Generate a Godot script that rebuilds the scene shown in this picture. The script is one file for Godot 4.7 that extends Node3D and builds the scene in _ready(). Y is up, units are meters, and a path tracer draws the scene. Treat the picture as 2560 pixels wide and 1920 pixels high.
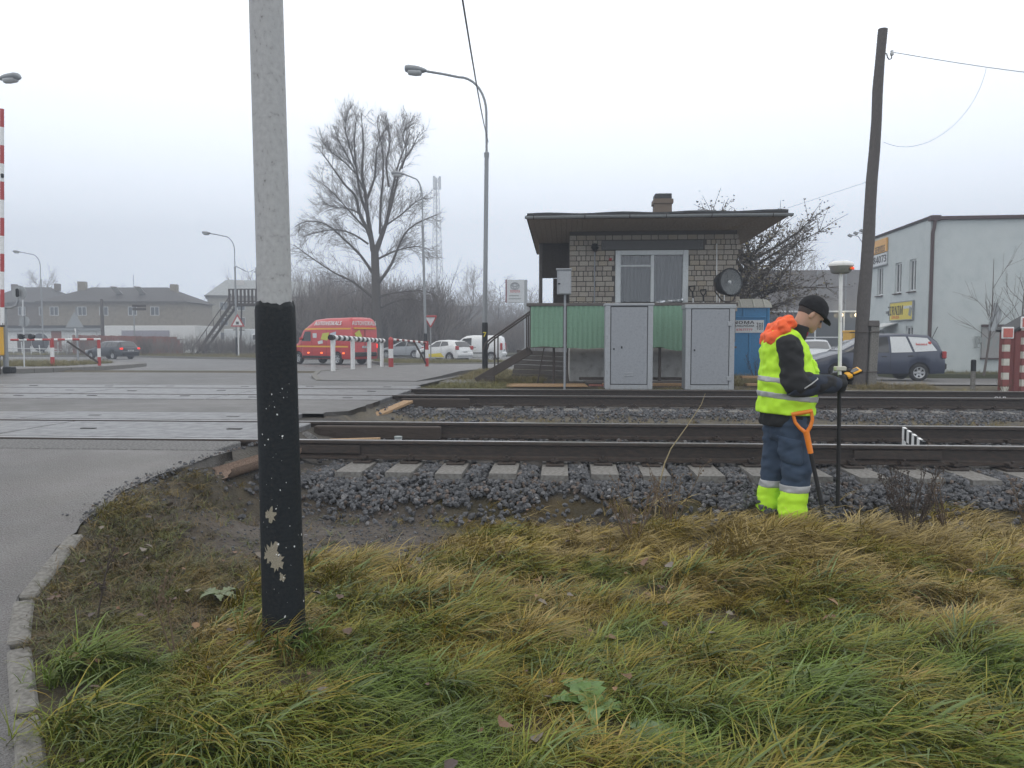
extends Node3D
# A surveyor by a level crossing on a hazy November day. World: x runs along the railway, -z looks over the tracks, y is up, metres.

var M := {}
var rng := RandomNumberGenerator.new()
var nz := FastNoiseLite.new()
var nf := FastNoiseLite.new()
var used := {}


func _ready() -> void:
	rng.seed = 20141
	nz.seed = 7
	nz.noise_type = FastNoiseLite.TYPE_SIMPLEX_SMOOTH
	nz.frequency = 0.35
	nz.fractal_octaves = 3
	nf.seed = 11
	nf.noise_type = FastNoiseLite.TYPE_SIMPLEX_SMOOTH
	nf.frequency = 2.2
	nf.fractal_octaves = 2
	make_camera()
	make_sky()
	make_materials()
	make_ground()
	make_roads()
	make_tracks()
	make_crossing_bits()
	make_booth()
	make_booth_things()
	make_right_side()
	make_left_side()
	make_far_left()
	make_lamps()
	make_vehicles()
	make_trees()
	make_person()
	make_grass()
	make_small_plants()


func make_camera() -> void:
	var c := Camera3D.new()
	c.name = "camera"
	c.position = Vector3(0, 1.55, 0)
	c.rotation_degrees = Vector3(-3.46, 4.0, 0)
	c.fov = 53.6
	c.near = 0.05
	c.far = 1500.0
	add_child(c)
	c.current = true


func make_sky() -> void:
	var e := Environment.new()
	e.background_mode = Environment.BG_SKY
	var s := ProceduralSkyMaterial.new()
	s.sky_top_color = Color(1.0, 1.0, 1.0)
	s.sky_horizon_color = Color(0.855, 0.9, 0.955)
	s.sky_curve = 0.3
	s.ground_horizon_color = Color(0.62, 0.64, 0.67)
	s.ground_bottom_color = Color(0.3, 0.3, 0.3)
	s.sun_angle_max = 1.0
	var sky := Sky.new()
	sky.sky_material = s
	e.sky = sky
	e.background_energy_multiplier = 1.78
	e.tonemap_mode = Environment.TONE_MAPPER_LINEAR
	e.tonemap_exposure = 1.0
	e.fog_enabled = true
	e.fog_density = 0.0034
	e.fog_light_color = Color(0.86, 0.89, 0.94)
	e.sdfgi_enabled = true
	e.ssao_enabled = true
	e.ssil_enabled = true
	var w := WorldEnvironment.new()
	w.name = "world_environment"
	w.environment = e
	add_child(w)
	var sun := DirectionalLight3D.new()
	sun.name = "sun"
	sun.light_energy = 0.3
	sun.light_angular_distance = 40.0
	sun.light_color = Color(1.0, 0.98, 0.95)
	sun.shadow_enabled = true
	sun.rotation_degrees = Vector3(-62, -25, 0)
	add_child(sun)


# ---------------------------------------------------------------- helpers
func numbered(n: String) -> String:
	var k: int = used.get(n, 0)
	used[n] = k + 1
	return n if k == 0 else "%s_%03d" % [n, k]


func tag(o: Node, label: String, category: String, group := "") -> Node:
	o.set_meta("label", label)
	o.set_meta("category", category)
	if group != "":
		o.set_meta("group", group)
	return o


func thing(called: String, label: String, category: String, at := Vector3.ZERO, turn := 0.0, group := "") -> Node3D:
	var o := Node3D.new()
	o.name = numbered(called)
	add_child(o)
	o.position = at
	o.rotation.y = turn
	tag(o, label, category, group)
	return o


func kind(o: Node, k: String) -> Node:
	o.set_meta("kind", k)
	return o


func dup(o: Node3D, base: String, at: Vector3, turn: float, label := "", group := "") -> Node3D:
	var c: Node3D = o.duplicate()
	c.name = numbered(base)
	add_child(c)
	c.position = at
	c.rotation.y = turn
	if label != "":
		c.set_meta("label", label)
	if group != "":
		c.set_meta("group", group)
	return c


func mk() -> SurfaceTool:
	var st := SurfaceTool.new()
	st.begin(Mesh.PRIMITIVE_TRIANGLES)
	st.set_smooth_group(-1)
	return st


func put(st: SurfaceTool, called: String, m: Material, parent: Node = null) -> MeshInstance3D:
	st.generate_normals()
	st.set_material(m)
	return inst(st.commit(), called, null, parent)


func inst(mesh: Mesh, called: String, m: Material = null, parent: Node = null) -> MeshInstance3D:
	var o := MeshInstance3D.new()
	o.mesh = mesh
	if m:
		o.material_override = m
	if parent == null:
		o.name = numbered(called)
		add_child(o)
	else:
		o.name = called
		parent.add_child(o, true)
	return o


func tri(st: SurfaceTool, a: Vector3, b: Vector3, c: Vector3, mid: Vector3) -> void:
	if (a - c).cross(a - b).dot((a + b + c) / 3.0 - mid) < 0.0:
		st.add_vertex(a)
		st.add_vertex(c)
		st.add_vertex(b)
	else:
		st.add_vertex(a)
		st.add_vertex(b)
		st.add_vertex(c)


func quad(st: SurfaceTool, a: Vector3, b: Vector3, c: Vector3, d: Vector3, mid: Vector3) -> void:
	tri(st, a, b, c, mid)
	tri(st, a, c, d, mid)


func box(st: SurfaceTool, c: Vector3, s: Vector3, bs := Basis.IDENTITY, bevel := 0.0) -> void:
	st.set_smooth_group(-1)
	var h := s * 0.5
	var bv := minf(bevel, minf(h.x, minf(h.y, h.z)) * 0.9)
	var p := func(sg: Vector3, ax: int) -> Vector3:
		var v := sg * h
		for i in 3:
			if i != ax:
				v[i] -= sg[i] * bv
		return c + bs * v
	for ax in 3:
		var b := (ax + 1) % 3
		var d := (ax + 2) % 3
		for g in [-1.0, 1.0]:
			var q := []
			for w in [[-1.0, -1.0], [1.0, -1.0], [1.0, 1.0], [-1.0, 1.0]]:
				var sg := Vector3.ZERO
				sg[ax] = g
				sg[b] = w[0]
				sg[d] = w[1]
				q.append(p.call(sg, ax))
			quad(st, q[0], q[1], q[2], q[3], c)
		if bv > 0.0:
			for g in [-1.0, 1.0]:
				for k in [-1.0, 1.0]:
					var s0 := Vector3.ZERO
					s0[ax] = -1.0
					s0[b] = g
					s0[d] = k
					var s1 := s0
					s1[ax] = 1.0
					quad(st, p.call(s0, b), p.call(s1, b), p.call(s1, d), p.call(s0, d), c)
	if bv > 0.0:
		for x in [-1.0, 1.0]:
			for y in [-1.0, 1.0]:
				for z in [-1.0, 1.0]:
					var sg := Vector3(x, y, z)
					tri(st, p.call(sg, 0), p.call(sg, 1), p.call(sg, 2), c)


func bx(called: String, c: Vector3, s: Vector3, m: Material, parent: Node = null, bevel := 0.0, bs := Basis.IDENTITY) -> MeshInstance3D:
	var st := mk()
	box(st, c, s, bs, bevel)
	return put(st, called, m, parent)


# a board from a to b, w wide and t thick
func bar(st: SurfaceTool, a: Vector3, b: Vector3, w: float, t: float, bevel := 0.0, up := Vector3.UP) -> void:
	var x := (b - a).normalized()
	var z := x.cross(up).normalized() if absf(x.dot(up)) < 0.99 else x.cross(Vector3.RIGHT).normalized()
	var y := z.cross(x).normalized()
	box(st, (a + b) * 0.5, Vector3(a.distance_to(b), t, w), Basis(x, y, z), bevel)


func brr(called: String, a: Vector3, b: Vector3, w: float, t: float, m: Material, parent: Node = null, bevel := 0.0) -> MeshInstance3D:
	var st := mk()
	bar(st, a, b, w, t, bevel)
	return put(st, called, m, parent)


func tube(st: SurfaceTool, pts: Array, rad: Variant, n := 8, cap := true) -> void:
	st.set_smooth_group(0)
	var rings := []
	var t: Vector3 = (pts[1] - pts[0]).normalized()
	var u := t.cross(Vector3.UP) if absf(t.y) < 0.9 else t.cross(Vector3.RIGHT)
	u = u.normalized()
	for i in pts.size():
		var d: Vector3 = pts[mini(i + 1, pts.size() - 1)] - pts[maxi(i - 1, 0)]
		d = d.normalized()
		u = (u - d * u.dot(d)).normalized()
		var v := d.cross(u)
		var r: float = rad[i] if rad is Array else rad
		var ring := []
		for k in n:
			var an := TAU * k / n
			ring.append(pts[i] + (u * cos(an) + v * sin(an)) * r)
		rings.append(ring)
	for i in rings.size() - 1:
		for k in n:
			var k2 := (k + 1) % n
			var a: Vector3 = rings[i][k]
			var b: Vector3 = rings[i][k2]
			var c: Vector3 = rings[i + 1][k2]
			var e: Vector3 = rings[i + 1][k]
			st.add_vertex(a)
			st.add_vertex(c)
			st.add_vertex(b)
			st.add_vertex(a)
			st.add_vertex(e)
			st.add_vertex(c)
	if cap:
		st.set_smooth_group(-1)
		for e in [0, rings.size() - 1]:
			var mid: Vector3 = pts[1] if e == 0 else pts[pts.size() - 2]
			for k in range(1, n - 1):
				tri(st, rings[e][0], rings[e][k], rings[e][k + 1], mid)


func tb(called: String, pts: Array, rad: Variant, m: Material, parent: Node = null, n := 8, cap := true) -> MeshInstance3D:
	var st := mk()
	tube(st, pts, rad, n, cap)
	return put(st, called, m, parent)


# profile of (radius, height) pairs turned about the y axis of xf
func lathe(st: SurfaceTool, prof: Array, n := 16, xf := Transform3D(), crease := true) -> void:
	for i in prof.size() - 1:
		st.set_smooth_group(i + 1 if crease else 0)
		var p: Array = prof[i]
		var q: Array = prof[i + 1]
		for k in n:
			var a0 := TAU * k / n
			var a1 := TAU * (k + 1) / n
			var a := xf * Vector3(p[0] * cos(a0), p[1], p[0] * sin(a0))
			var b := xf * Vector3(p[0] * cos(a1), p[1], p[0] * sin(a1))
			var c := xf * Vector3(q[0] * cos(a1), q[1], q[0] * sin(a1))
			var d := xf * Vector3(q[0] * cos(a0), q[1], q[0] * sin(a0))
			if p[0] > 0.0:
				st.add_vertex(a)
				st.add_vertex(b)
				st.add_vertex(c)
			if q[0] > 0.0:
				st.add_vertex(a)
				st.add_vertex(c)
				st.add_vertex(d)
	st.set_smooth_group(-1)


# polygon in the xy plane of xf, drawn out by depth along its -z
func prism(st: SurfaceTool, poly: PackedVector2Array, depth: float, xf := Transform3D()) -> void:
	st.set_smooth_group(-1)
	var idx := Geometry2D.triangulate_polygon(poly)
	var cw := Geometry2D.is_polygon_clockwise(poly)
	for k in range(0, idx.size(), 3):
		var q := []
		for j in 3:
			q.append(poly[idx[k + j]])
		var area: float = (q[1] - q[0]).cross(q[2] - q[0])
		if area > 0.0:
			q = [q[0], q[2], q[1]]
		for j in 3:
			st.add_vertex(xf * Vector3(q[j].x, q[j].y, 0))
		for j in [0, 2, 1]:
			st.add_vertex(xf * Vector3(q[j].x, q[j].y, -depth))
	var n := poly.size()
	for i in n:
		var a := poly[i]
		var b := poly[(i + 1) % n]
		if not cw:
			var sw := a
			a = b
			b = sw
		var p := [xf * Vector3(a.x, a.y, 0), xf * Vector3(b.x, b.y, 0), xf * Vector3(b.x, b.y, -depth), xf * Vector3(a.x, a.y, -depth)]
		for j in [0, 2, 1, 0, 3, 2]:
			st.add_vertex(p[j])


func flat_poly(st: SurfaceTool, poly: PackedVector2Array, y0: float, y1: float) -> void:
	# outline given as (x, z); a slab between the heights y0 and y1
	prism(st, poly, y1 - y0, Transform3D(Basis(Vector3(1, 0, 0), Vector3(0, 0, 1), Vector3(0, 1, 0)), Vector3(0, y1, 0)))


func text(parent: Node, called: String, words: String, height: float, at: Vector3, bs: Basis, m: Material, squeeze := 1.0, serif := false) -> MeshInstance3D:
	var t := TextMesh.new()
	var f := SystemFont.new()
	f.font_names = PackedStringArray(["Droid Serif" if serif else "Droid Sans"])
	f.font_weight = 700
	t.font = f
	t.text = words
	t.font_size = 32
	t.pixel_size = height / 23.0
	t.depth = 0.004
	t.curve_step = 2.0
	t.material = m
	var o := inst(t, called, null, parent)
	o.transform = Transform3D(bs * Basis.from_scale(Vector3(squeeze, 1, 1)), at)
	return o


func tab(t: Array, v: float) -> float:
	if v <= t[0][0]:
		return t[0][1]
	for i in range(1, t.size()):
		if v <= t[i][0]:
			return lerpf(t[i - 1][1], t[i][1], (v - t[i - 1][0]) / (t[i][0] - t[i - 1][0]))
	return t[-1][1]


func steps(marks: Array) -> Array:
	# [[start, step], [start, step] ..., [end, 0]]
	var out := []
	for i in marks.size() - 1:
		var a: float = marks[i][0]
		var b: float = marks[i + 1][0]
		var n := maxi(1, roundi((b - a) / float(marks[i][1])))
		for k in n:
			out.append(lerpf(a, b, float(k) / n))
	out.append(marks[-1][0])
	return out


# ---------------------------------------------------------------- materials
func noise_tex(sd: int, freq: float, colors: Array, octaves := 4, size := 512, type := FastNoiseLite.TYPE_SIMPLEX_SMOOTH, normal := 0.0) -> NoiseTexture2D:
	var n := FastNoiseLite.new()
	n.seed = sd
	n.frequency = freq
	n.noise_type = type
	n.fractal_octaves = octaves
	var t := NoiseTexture2D.new()
	t.width = size
	t.height = size
	t.seamless = true
	t.noise = n
	if normal > 0.0:
		t.as_normal_map = true
		t.bump_strength = normal
	else:
		var g := Gradient.new()
		var off := PackedFloat32Array()
		var col := PackedColorArray()
		for i in colors.size():
			off.append(colors[i][0])
			var c: Color = colors[i][1]
			col.append(c.linear_to_srgb())
		g.offsets = off
		g.colors = col
		t.color_ramp = g
	return t


func grey_tex(sd: int, freq: float, lo: float, hi: float, octaves := 4, size := 512) -> NoiseTexture2D:
	var n := FastNoiseLite.new()
	n.seed = sd
	n.frequency = freq
	n.fractal_octaves = octaves
	var t := NoiseTexture2D.new()
	t.width = size
	t.height = size
	t.seamless = true
	t.noise = n
	var g := Gradient.new()
	g.offsets = PackedFloat32Array([0.0, 1.0])
	g.colors = PackedColorArray([Color(lo, lo, lo), Color(hi, hi, hi)])
	t.color_ramp = g
	return t


func mat(called: String, c: Color, rough := 0.8, metal := 0.0) -> StandardMaterial3D:
	var m := StandardMaterial3D.new()
	m.resource_name = called
	m.albedo_color = c.linear_to_srgb()
	m.roughness = rough
	m.metallic = metal
	M[called] = m
	return m


# colour texture laid on by triplanar mapping; scale is repeats per metre
func tmat(called: String, tex: Texture2D, scale: Vector3, rough := 0.8, bump: Texture2D = null, amount := 1.0, tint := Color(1, 1, 1), metal := 0.0) -> StandardMaterial3D:
	var m := mat(called, tint, rough, metal)
	m.albedo_texture = tex
	m.uv1_triplanar = true
	m.uv1_world_triplanar = true
	m.uv1_scale = scale
	if bump:
		m.normal_enabled = true
		m.normal_texture = bump
		m.normal_scale = amount
	return m


func paint(called: String, c: Color, rough := 0.5, wear := 0.25) -> StandardMaterial3D:
	# paint with uneven tone and specks of dirt
	var m := tmat(called, M_tone, Vector3.ONE * 1.3, rough, M_fine_n, 0.15 + wear * 0.5, c)
	return m


var M_tone: Texture2D
var M_fine_n: Texture2D
var M_grit_n: Texture2D


func col(r: float, g: float, b: float) -> Color:
	return Color(r, g, b)


func make_materials() -> void:
	M_tone = noise_tex(3, 0.02, [[0.0, col(0.72, 0.7, 0.67)], [0.25, col(0.92, 0.92, 0.91)], [0.6, col(0.98, 0.98, 0.98)], [1.0, col(1, 1, 1)]], 5)
	M_fine_n = noise_tex(5, 0.06, [], 3, 512, FastNoiseLite.TYPE_SIMPLEX_SMOOTH, 3.0)
	M_grit_n = noise_tex(6, 0.25, [], 2, 512, FastNoiseLite.TYPE_SIMPLEX_SMOOTH, 5.0)
	var speck := noise_tex(8, 0.3, [[0.0, col(0.22, 0.22, 0.225)], [0.38, col(0.5, 0.495, 0.49)], [0.6, col(0.86, 0.85, 0.83)], [0.85, col(1.0, 0.98, 0.95)], [1.0, col(1, 1, 1)]], 3, 1024)
	# ground takes its region colours from vertices
	var g := tmat("ground", speck, Vector3.ONE * 0.45, 0.95, M_fine_n, 1.6, col(1, 1, 1))
	g.vertex_color_use_as_albedo = true
	var a := tmat("asphalt", speck, Vector3.ONE * 0.42, 0.5, M_grit_n, 0.5, col(1, 1, 1))
	a.vertex_color_use_as_albedo = true
	a.roughness_texture = grey_tex(21, 0.008, 0.82, 1.1, 3)
	a.roughness = 0.56
	var cp := tmat("crossing_concrete", noise_tex(31, 0.018, [[0.0, col(0.05, 0.049, 0.048)], [0.4, col(0.105, 0.105, 0.108)], [0.65, col(0.14, 0.14, 0.145)], [1.0, col(0.19, 0.19, 0.193)]], 6), Vector3.ONE * 0.7, 0.42, M_grit_n, 0.05)
	cp.roughness_texture = grey_tex(22, 0.01, 0.75, 1.1, 4)
	tmat("rough_concrete", noise_tex(32, 0.05, [[0.0, col(0.08, 0.08, 0.08)], [0.5, col(0.165, 0.165, 0.165)], [1.0, col(0.29, 0.285, 0.28)]], 5), Vector3.ONE * 1.2, 0.85, M_grit_n, 1.2)
	tmat("sleeper_concrete", noise_tex(33, 0.03, [[0.0, col(0.11, 0.1, 0.09)], [0.5, col(0.19, 0.185, 0.175)], [1.0, col(0.26, 0.255, 0.245)]], 5), Vector3.ONE * 1.5, 0.85, M_grit_n, 0.7)
	tmat("kerb_concrete", noise_tex(34, 0.04, [[0.0, col(0.09, 0.087, 0.075)], [0.5, col(0.185, 0.18, 0.168)], [1.0, col(0.27, 0.262, 0.245)]], 5), Vector3.ONE * 1.3, 0.85, M_grit_n, 0.6)
	tmat("plaster_grey", noise_tex(35, 0.015, [[0.0, col(0.38, 0.365, 0.34)], [0.4, col(0.56, 0.545, 0.52)], [1.0, col(0.64, 0.63, 0.605)]], 5), Vector3.ONE * 0.5, 0.9, M_grit_n, 0.5)
	tmat("rail_rust", noise_tex(36, 0.03, [[0.0, col(0.018, 0.014, 0.012)], [0.5, col(0.035, 0.027, 0.023)], [1.0, col(0.07, 0.045, 0.032)]], 5), Vector3(0.6, 2, 2), 0.62, M_grit_n, 0.5, col(1, 1, 1))
	tmat("rail_head", noise_tex(37, 0.03, [[0.0, col(0.3, 0.29, 0.28)], [1.0, col(0.5, 0.49, 0.48)]], 3), Vector3(0.4, 3, 3), 0.3, null, 1.0, col(1, 1, 1), 0.9)
	tmat("stone_dark", noise_tex(38, 0.05, [[0.0, col(0.035, 0.036, 0.04)], [0.5, col(0.085, 0.088, 0.095)], [0.8, col(0.14, 0.14, 0.145)], [1.0, col(0.2, 0.195, 0.19)]], 3), Vector3.ONE * 2.0, 0.7, M_grit_n, 0.6)
	M["stone_dark"].vertex_color_use_as_albedo = true
	# woods
	var grain := [[0.0, col(0.5, 0.48, 0.45)], [0.5, col(0.8, 0.79, 0.77)], [1.0, col(1, 1, 1)]]
	var gt := noise_tex(41, 0.03, grain, 5)
	tmat("old_wood", gt, Vector3(2.4, 0.25, 2.4), 0.85, M_fine_n, 0.5, col(0.16, 0.145, 0.125))
	tmat("dark_wood", gt, Vector3(0.3, 2.6, 2.6), 0.85, M_fine_n, 0.5, col(0.055, 0.042, 0.035))
	tmat("tan_wood", gt, Vector3(2.5, 2.5, 0.3), 0.8, M_fine_n, 0.4, col(0.4, 0.26, 0.14))
	tmat("grey_wood", gt, Vector3(0.3, 2.6, 2.6), 0.9, M_fine_n, 0.5, col(0.13, 0.12, 0.115))
	tmat("pole_wood", noise_tex(42, 0.06, [[0.0, col(0.05, 0.045, 0.042)], [0.5, col(0.1, 0.092, 0.088)], [1.0, col(0.16, 0.15, 0.145)]], 5), Vector3(3.5, 0.25, 3.5), 0.9, M_grit_n, 0.8)
	tmat("soffit_wood", gt, Vector3(2.8, 2.8, 0.25), 0.85, M_fine_n, 0.4, col(0.4, 0.325, 0.26))
	tmat("bark", noise_tex(43, 0.05, [[0.0, col(0.04, 0.035, 0.032)], [0.5, col(0.085, 0.075, 0.067)], [1.0, col(0.13, 0.12, 0.105)]], 4), Vector3(1.6, 0.5, 1.6), 0.95, M_grit_n, 0.8)
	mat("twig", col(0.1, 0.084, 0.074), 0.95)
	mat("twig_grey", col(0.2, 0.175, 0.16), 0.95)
	# metals and paints
	paint("grey_paint", col(0.27, 0.288, 0.315), 0.5, 0.3)
	paint("grey_paint_light", col(0.33, 0.35, 0.375), 0.5, 0.3)
	paint("galv", col(0.34, 0.36, 0.375), 0.45, 0.2)
	M["galv"].metallic = 0.35
	paint("lamp_grey", col(0.27, 0.29, 0.31), 0.5, 0.2)
	paint("black_paint", col(0.014, 0.016, 0.018), 0.5, 0.4)
	M["black_paint"].metallic_specular = 0.35
	paint("tar_black", col(0.012, 0.016, 0.019), 0.55, 0.9)
	mat("black_rubber", col(0.012, 0.012, 0.013), 0.75)
	mat("dark_gap", col(0.03, 0.028, 0.026), 0.95)
	paint("white_paint", col(0.76, 0.77, 0.77), 0.5, 0.2)
	paint("red_paint", col(0.42, 0.045, 0.045), 0.5, 0.2)
	paint("pale_red", col(0.5, 0.13, 0.1), 0.4, 0.2)
	paint("yellow_paint", col(0.75, 0.42, 0.03), 0.5, 0.2)
	paint("green_panel", col(0.175, 0.315, 0.225), 0.65, 0.4)
	paint("iron_brown", col(0.05, 0.038, 0.032), 0.7, 0.6)
	paint("blue_plastic", col(0.03, 0.2, 0.42), 0.45, 0.1)
	paint("cream_plastic", col(0.55, 0.54, 0.48), 0.5, 0.2)
	paint("window_white", col(0.66, 0.69, 0.7), 0.45, 0.15)
	paint("orange_sign", col(0.72, 0.4, 0.12), 0.5, 0.1)
	paint("yellow_sign", col(0.72, 0.6, 0.1), 0.5, 0.1)
	paint("sign_white", col(0.62, 0.65, 0.67), 0.5, 0.1)
	mat("print_dark", col(0.03, 0.03, 0.035), 0.6)
	mat("print_red", col(0.5, 0.05, 0.04), 0.6)
	mat("print_grey", col(0.25, 0.28, 0.28), 0.6)
	mat("print_yellow", col(0.75, 0.62, 0.05), 0.6)
	mat("print_white", col(0.72, 0.72, 0.72), 0.6)
	# buildings
	tmat("brick_a", noise_tex(51, 0.05, [[0.0, col(0.27, 0.24, 0.2)], [0.5, col(0.42, 0.38, 0.325)], [1.0, col(0.5, 0.455, 0.395)]], 4), Vector3.ONE * 1.7, 0.92, M_grit_n, 0.5)
	tmat("brick_b", M["brick_a"].albedo_texture, Vector3.ONE * 1.7, 0.92, M_grit_n, 0.5, col(0.86, 0.85, 0.85))
	tmat("brick_c", M["brick_a"].albedo_texture, Vector3.ONE * 1.7, 0.92, M_grit_n, 0.5, col(0.98, 0.94, 0.87))
	tmat("mortar", noise_tex(52, 0.1, [[0.0, col(0.085, 0.077, 0.07)], [1.0, col(0.14, 0.13, 0.12)]], 3), Vector3.ONE, 0.95)
	tmat("render_blue", noise_tex(53, 0.012, [[0.0, col(0.47, 0.525, 0.53)], [0.4, col(0.52, 0.57, 0.575)], [0.7, col(0.535, 0.583, 0.587)], [1.0, col(0.55, 0.595, 0.597)]], 6), Vector3.ONE * 0.22, 0.9, M_grit_n, 0.4)
	tmat("house_wall", noise_tex(54, 0.02, [[0.0, col(0.17, 0.145, 0.115)], [0.5, col(0.24, 0.21, 0.165)], [1.0, col(0.28, 0.25, 0.2)]], 5), Vector3.ONE * 0.15, 0.92)
	tmat("house_wall_dark", M["house_wall"].albedo_texture, Vector3.ONE * 0.15, 0.92, null, 1.0, col(0.55, 0.52, 0.52))
	tmat("block_wall", noise_tex(55, 0.02, [[0.0, col(0.25, 0.24, 0.2)], [0.5, col(0.33, 0.315, 0.265)], [1.0, col(0.37, 0.355, 0.3)]], 5), Vector3.ONE * 0.12, 0.92)
	tmat("roof_tile", noise_tex(56, 0.03, [[0.0, col(0.045, 0.043, 0.043)], [0.5, col(0.075, 0.072, 0.072)], [1.0, col(0.11, 0.105, 0.102)]], 5), Vector3.ONE * 0.4, 0.85, M_grit_n, 0.8)
	tmat("roof_pale", noise_tex(57, 0.02, [[0.0, col(0.22, 0.24, 0.24)], [1.0, col(0.36, 0.38, 0.38)]], 4), Vector3.ONE * 0.2, 0.75)
	tmat("bitumen", noise_tex(58, 0.03, [[0.0, col(0.035, 0.037, 0.04)], [1.0, col(0.085, 0.088, 0.092)]], 4), Vector3.ONE * 0.6, 0.8, M_grit_n, 0.6)
	tmat("warehouse", noise_tex(59, 0.01, [[0.0, col(0.17, 0.165, 0.165)], [1.0, col(0.23, 0.225, 0.225)]], 3), Vector3.ONE * 0.15, 0.6)
	tmat("brown_sheet", noise_tex(60, 0.03, [[0.0, col(0.15, 0.05, 0.04)], [0.5, col(0.24, 0.085, 0.065)], [1.0, col(0.3, 0.13, 0.1)]], 4), Vector3(1.5, 0.3, 1.5), 0.7)
	paint("brown_red", col(0.22, 0.06, 0.055), 0.65, 0.4)
	paint("pipe_brown", col(0.06, 0.035, 0.035), 0.6, 0.3)
	mat("pane", col(0.022, 0.025, 0.028), 0.06)
	M["pane"].metallic_specular = 0.6
	mat("far_pane", col(0.06, 0.068, 0.075), 0.12)
	var gl := mat("clear_glass", col(0.06, 0.07, 0.07), 0.03)
	gl.transparency = BaseMaterial3D.TRANSPARENCY_ALPHA
	gl.albedo_color.a = 0.12
	mat("curtain", col(0.055, 0.06, 0.065), 0.95)
	mat("glass_lamp", col(0.5, 0.52, 0.53), 0.15)
	# cars
	for c in [["car_white", col(0.72, 0.74, 0.75)], ["car_silver", col(0.42, 0.45, 0.48)], ["car_navy", col(0.02, 0.03, 0.062)], ["car_dark", col(0.016, 0.022, 0.03)], ["car_red", col(0.5, 0.042, 0.045)]]:
		var m := mat(c[0], c[1], 0.32)
		m.clearcoat_enabled = true
		m.clearcoat = 0.35
		m.clearcoat_roughness = 0.12
	mat("tyre", col(0.018, 0.018, 0.019), 0.85)
	mat("rim", col(0.42, 0.43, 0.44), 0.35, 0.7)
	mat("trim", col(0.02, 0.02, 0.022), 0.6)
	mat("tail_red", col(0.35, 0.02, 0.02), 0.2)
	for c in [["tail_lit", Color(1.0, 0.1, 0.07), 1.6], ["marker_lit", Color(1.0, 0.42, 0.12), 2.6], ["spot_lit", Color(1.0, 0.93, 0.75), 3.0], ["led_lit", Color(1.0, 0.15, 0.12), 2.2]]:
		var m := mat(c[0], col(0.4, 0.05, 0.03), 0.3)
		m.emission_enabled = true
		m.emission = c[1]
		m.emission_energy_multiplier = c[2]


# ---------------------------------------------------------------- ground, roads, tracks
const ROAD := [[-4, 0.0], [3, 0.04], [4, 0.14], [5, 0.31], [5.8, 0.45], [6.4, 0.532], [7, 0.541], [15.6, 0.54], [17, 0.52], [24, 0.38], [30, 0.25], [45, 0.03], [62, -0.15], [400, -0.3]]
const VERGE := [[-4, 0.0], [4, 0.0], [5.3, 0.02], [6.15, 0.05], [6.4, 0.17], [6.7, 0.28], [9.6, 0.31], [11, 0.27], [12, 0.3], [16.2, 0.31], [17, 0.38], [26, 0.44], [30, 0.1], [34, 0.0], [60, -0.14], [400, -0.3]]
const EDGE := [[-4, 0.3], [0, -0.3], [1.5, -1.15], [2.52, -1.95], [2.94, -2.29], [3.44, -2.69], [3.86, -2.97], [4.25, -3.1], [4.7, -3.24], [5.04, -3.3], [5.49, -3.34], [5.86, -3.26], [6.07, -3.12], [6.49, -3.01], [6.81, -2.93], [7.39, -2.92], [15.6, -2.95], [18, -3.2], [27, -3.4]]


const ORD := ["first", "second", "third", "fourth", "fifth", "sixth", "seventh", "eighth", "ninth", "tenth", "eleventh", "twelfth", "thirteenth", "fourteenth", "fifteenth", "sixteenth", "seventeenth", "eighteenth", "nineteenth", "twentieth", "twenty-first", "twenty-second", "twenty-third", "twenty-fourth", "twenty-fifth", "twenty-sixth"]
const PARK := [[17, 0.4], [19.6, 0.38], [21, 0.32], [23, 0.21], [26, 0.09], [29, -0.02], [31.2, -0.04], [48, -0.1]]


func bump(x: float, d: float) -> float:
	return nz.get_noise_2d(x * 2.0, d * 2.0) * 0.05 + nf.get_noise_2d(x, d) * 0.02


func ground_y(x: float, d: float) -> float:
	var g := tab(VERGE, d)
	var r := tab(ROAD, d) - 0.06
	var e := tab(EDGE, d)
	if d < 6.0:
		g += bump(x, d) * clampf((6.0 - d) * 2.0, 0.0, 1.0)
		g += 0.05 * smoothstep(1.5, 5.0, x) * smoothstep(6.0, 4.0, d)
	if x > 4.5 and d > 17.0 and d < 48.0:
		g = lerpf(g, tab(PARK, d) - 0.03, smoothstep(4.5, 6.5, x))
		return g
	if d > 30.0:
		return r - 0.02
	if d > 26.0:
		return lerpf(g, r, (d - 26.0) / 4.0) - 0.03
	if x < e:
		return r
	var rim := lerpf(0.052, -0.07, smoothstep(5.95, 6.45, d))
	return lerpf(r + rim, g, smoothstep(e, e + (1.4 if d < 5.6 else 0.6), x))


func mud(x: float, d: float) -> float:
	# how bare the earth is, 0 to 1
	var e := Vector2((x + 2.0) / 1.3, (d - 5.75) / 0.85).length()
	var f := nz.get_noise_2d(x * 3.0 + 40.0, d * 3.0) * 0.5
	return clampf(1.7 - e * 1.35 + f, 0.0, 1.0)


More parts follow.
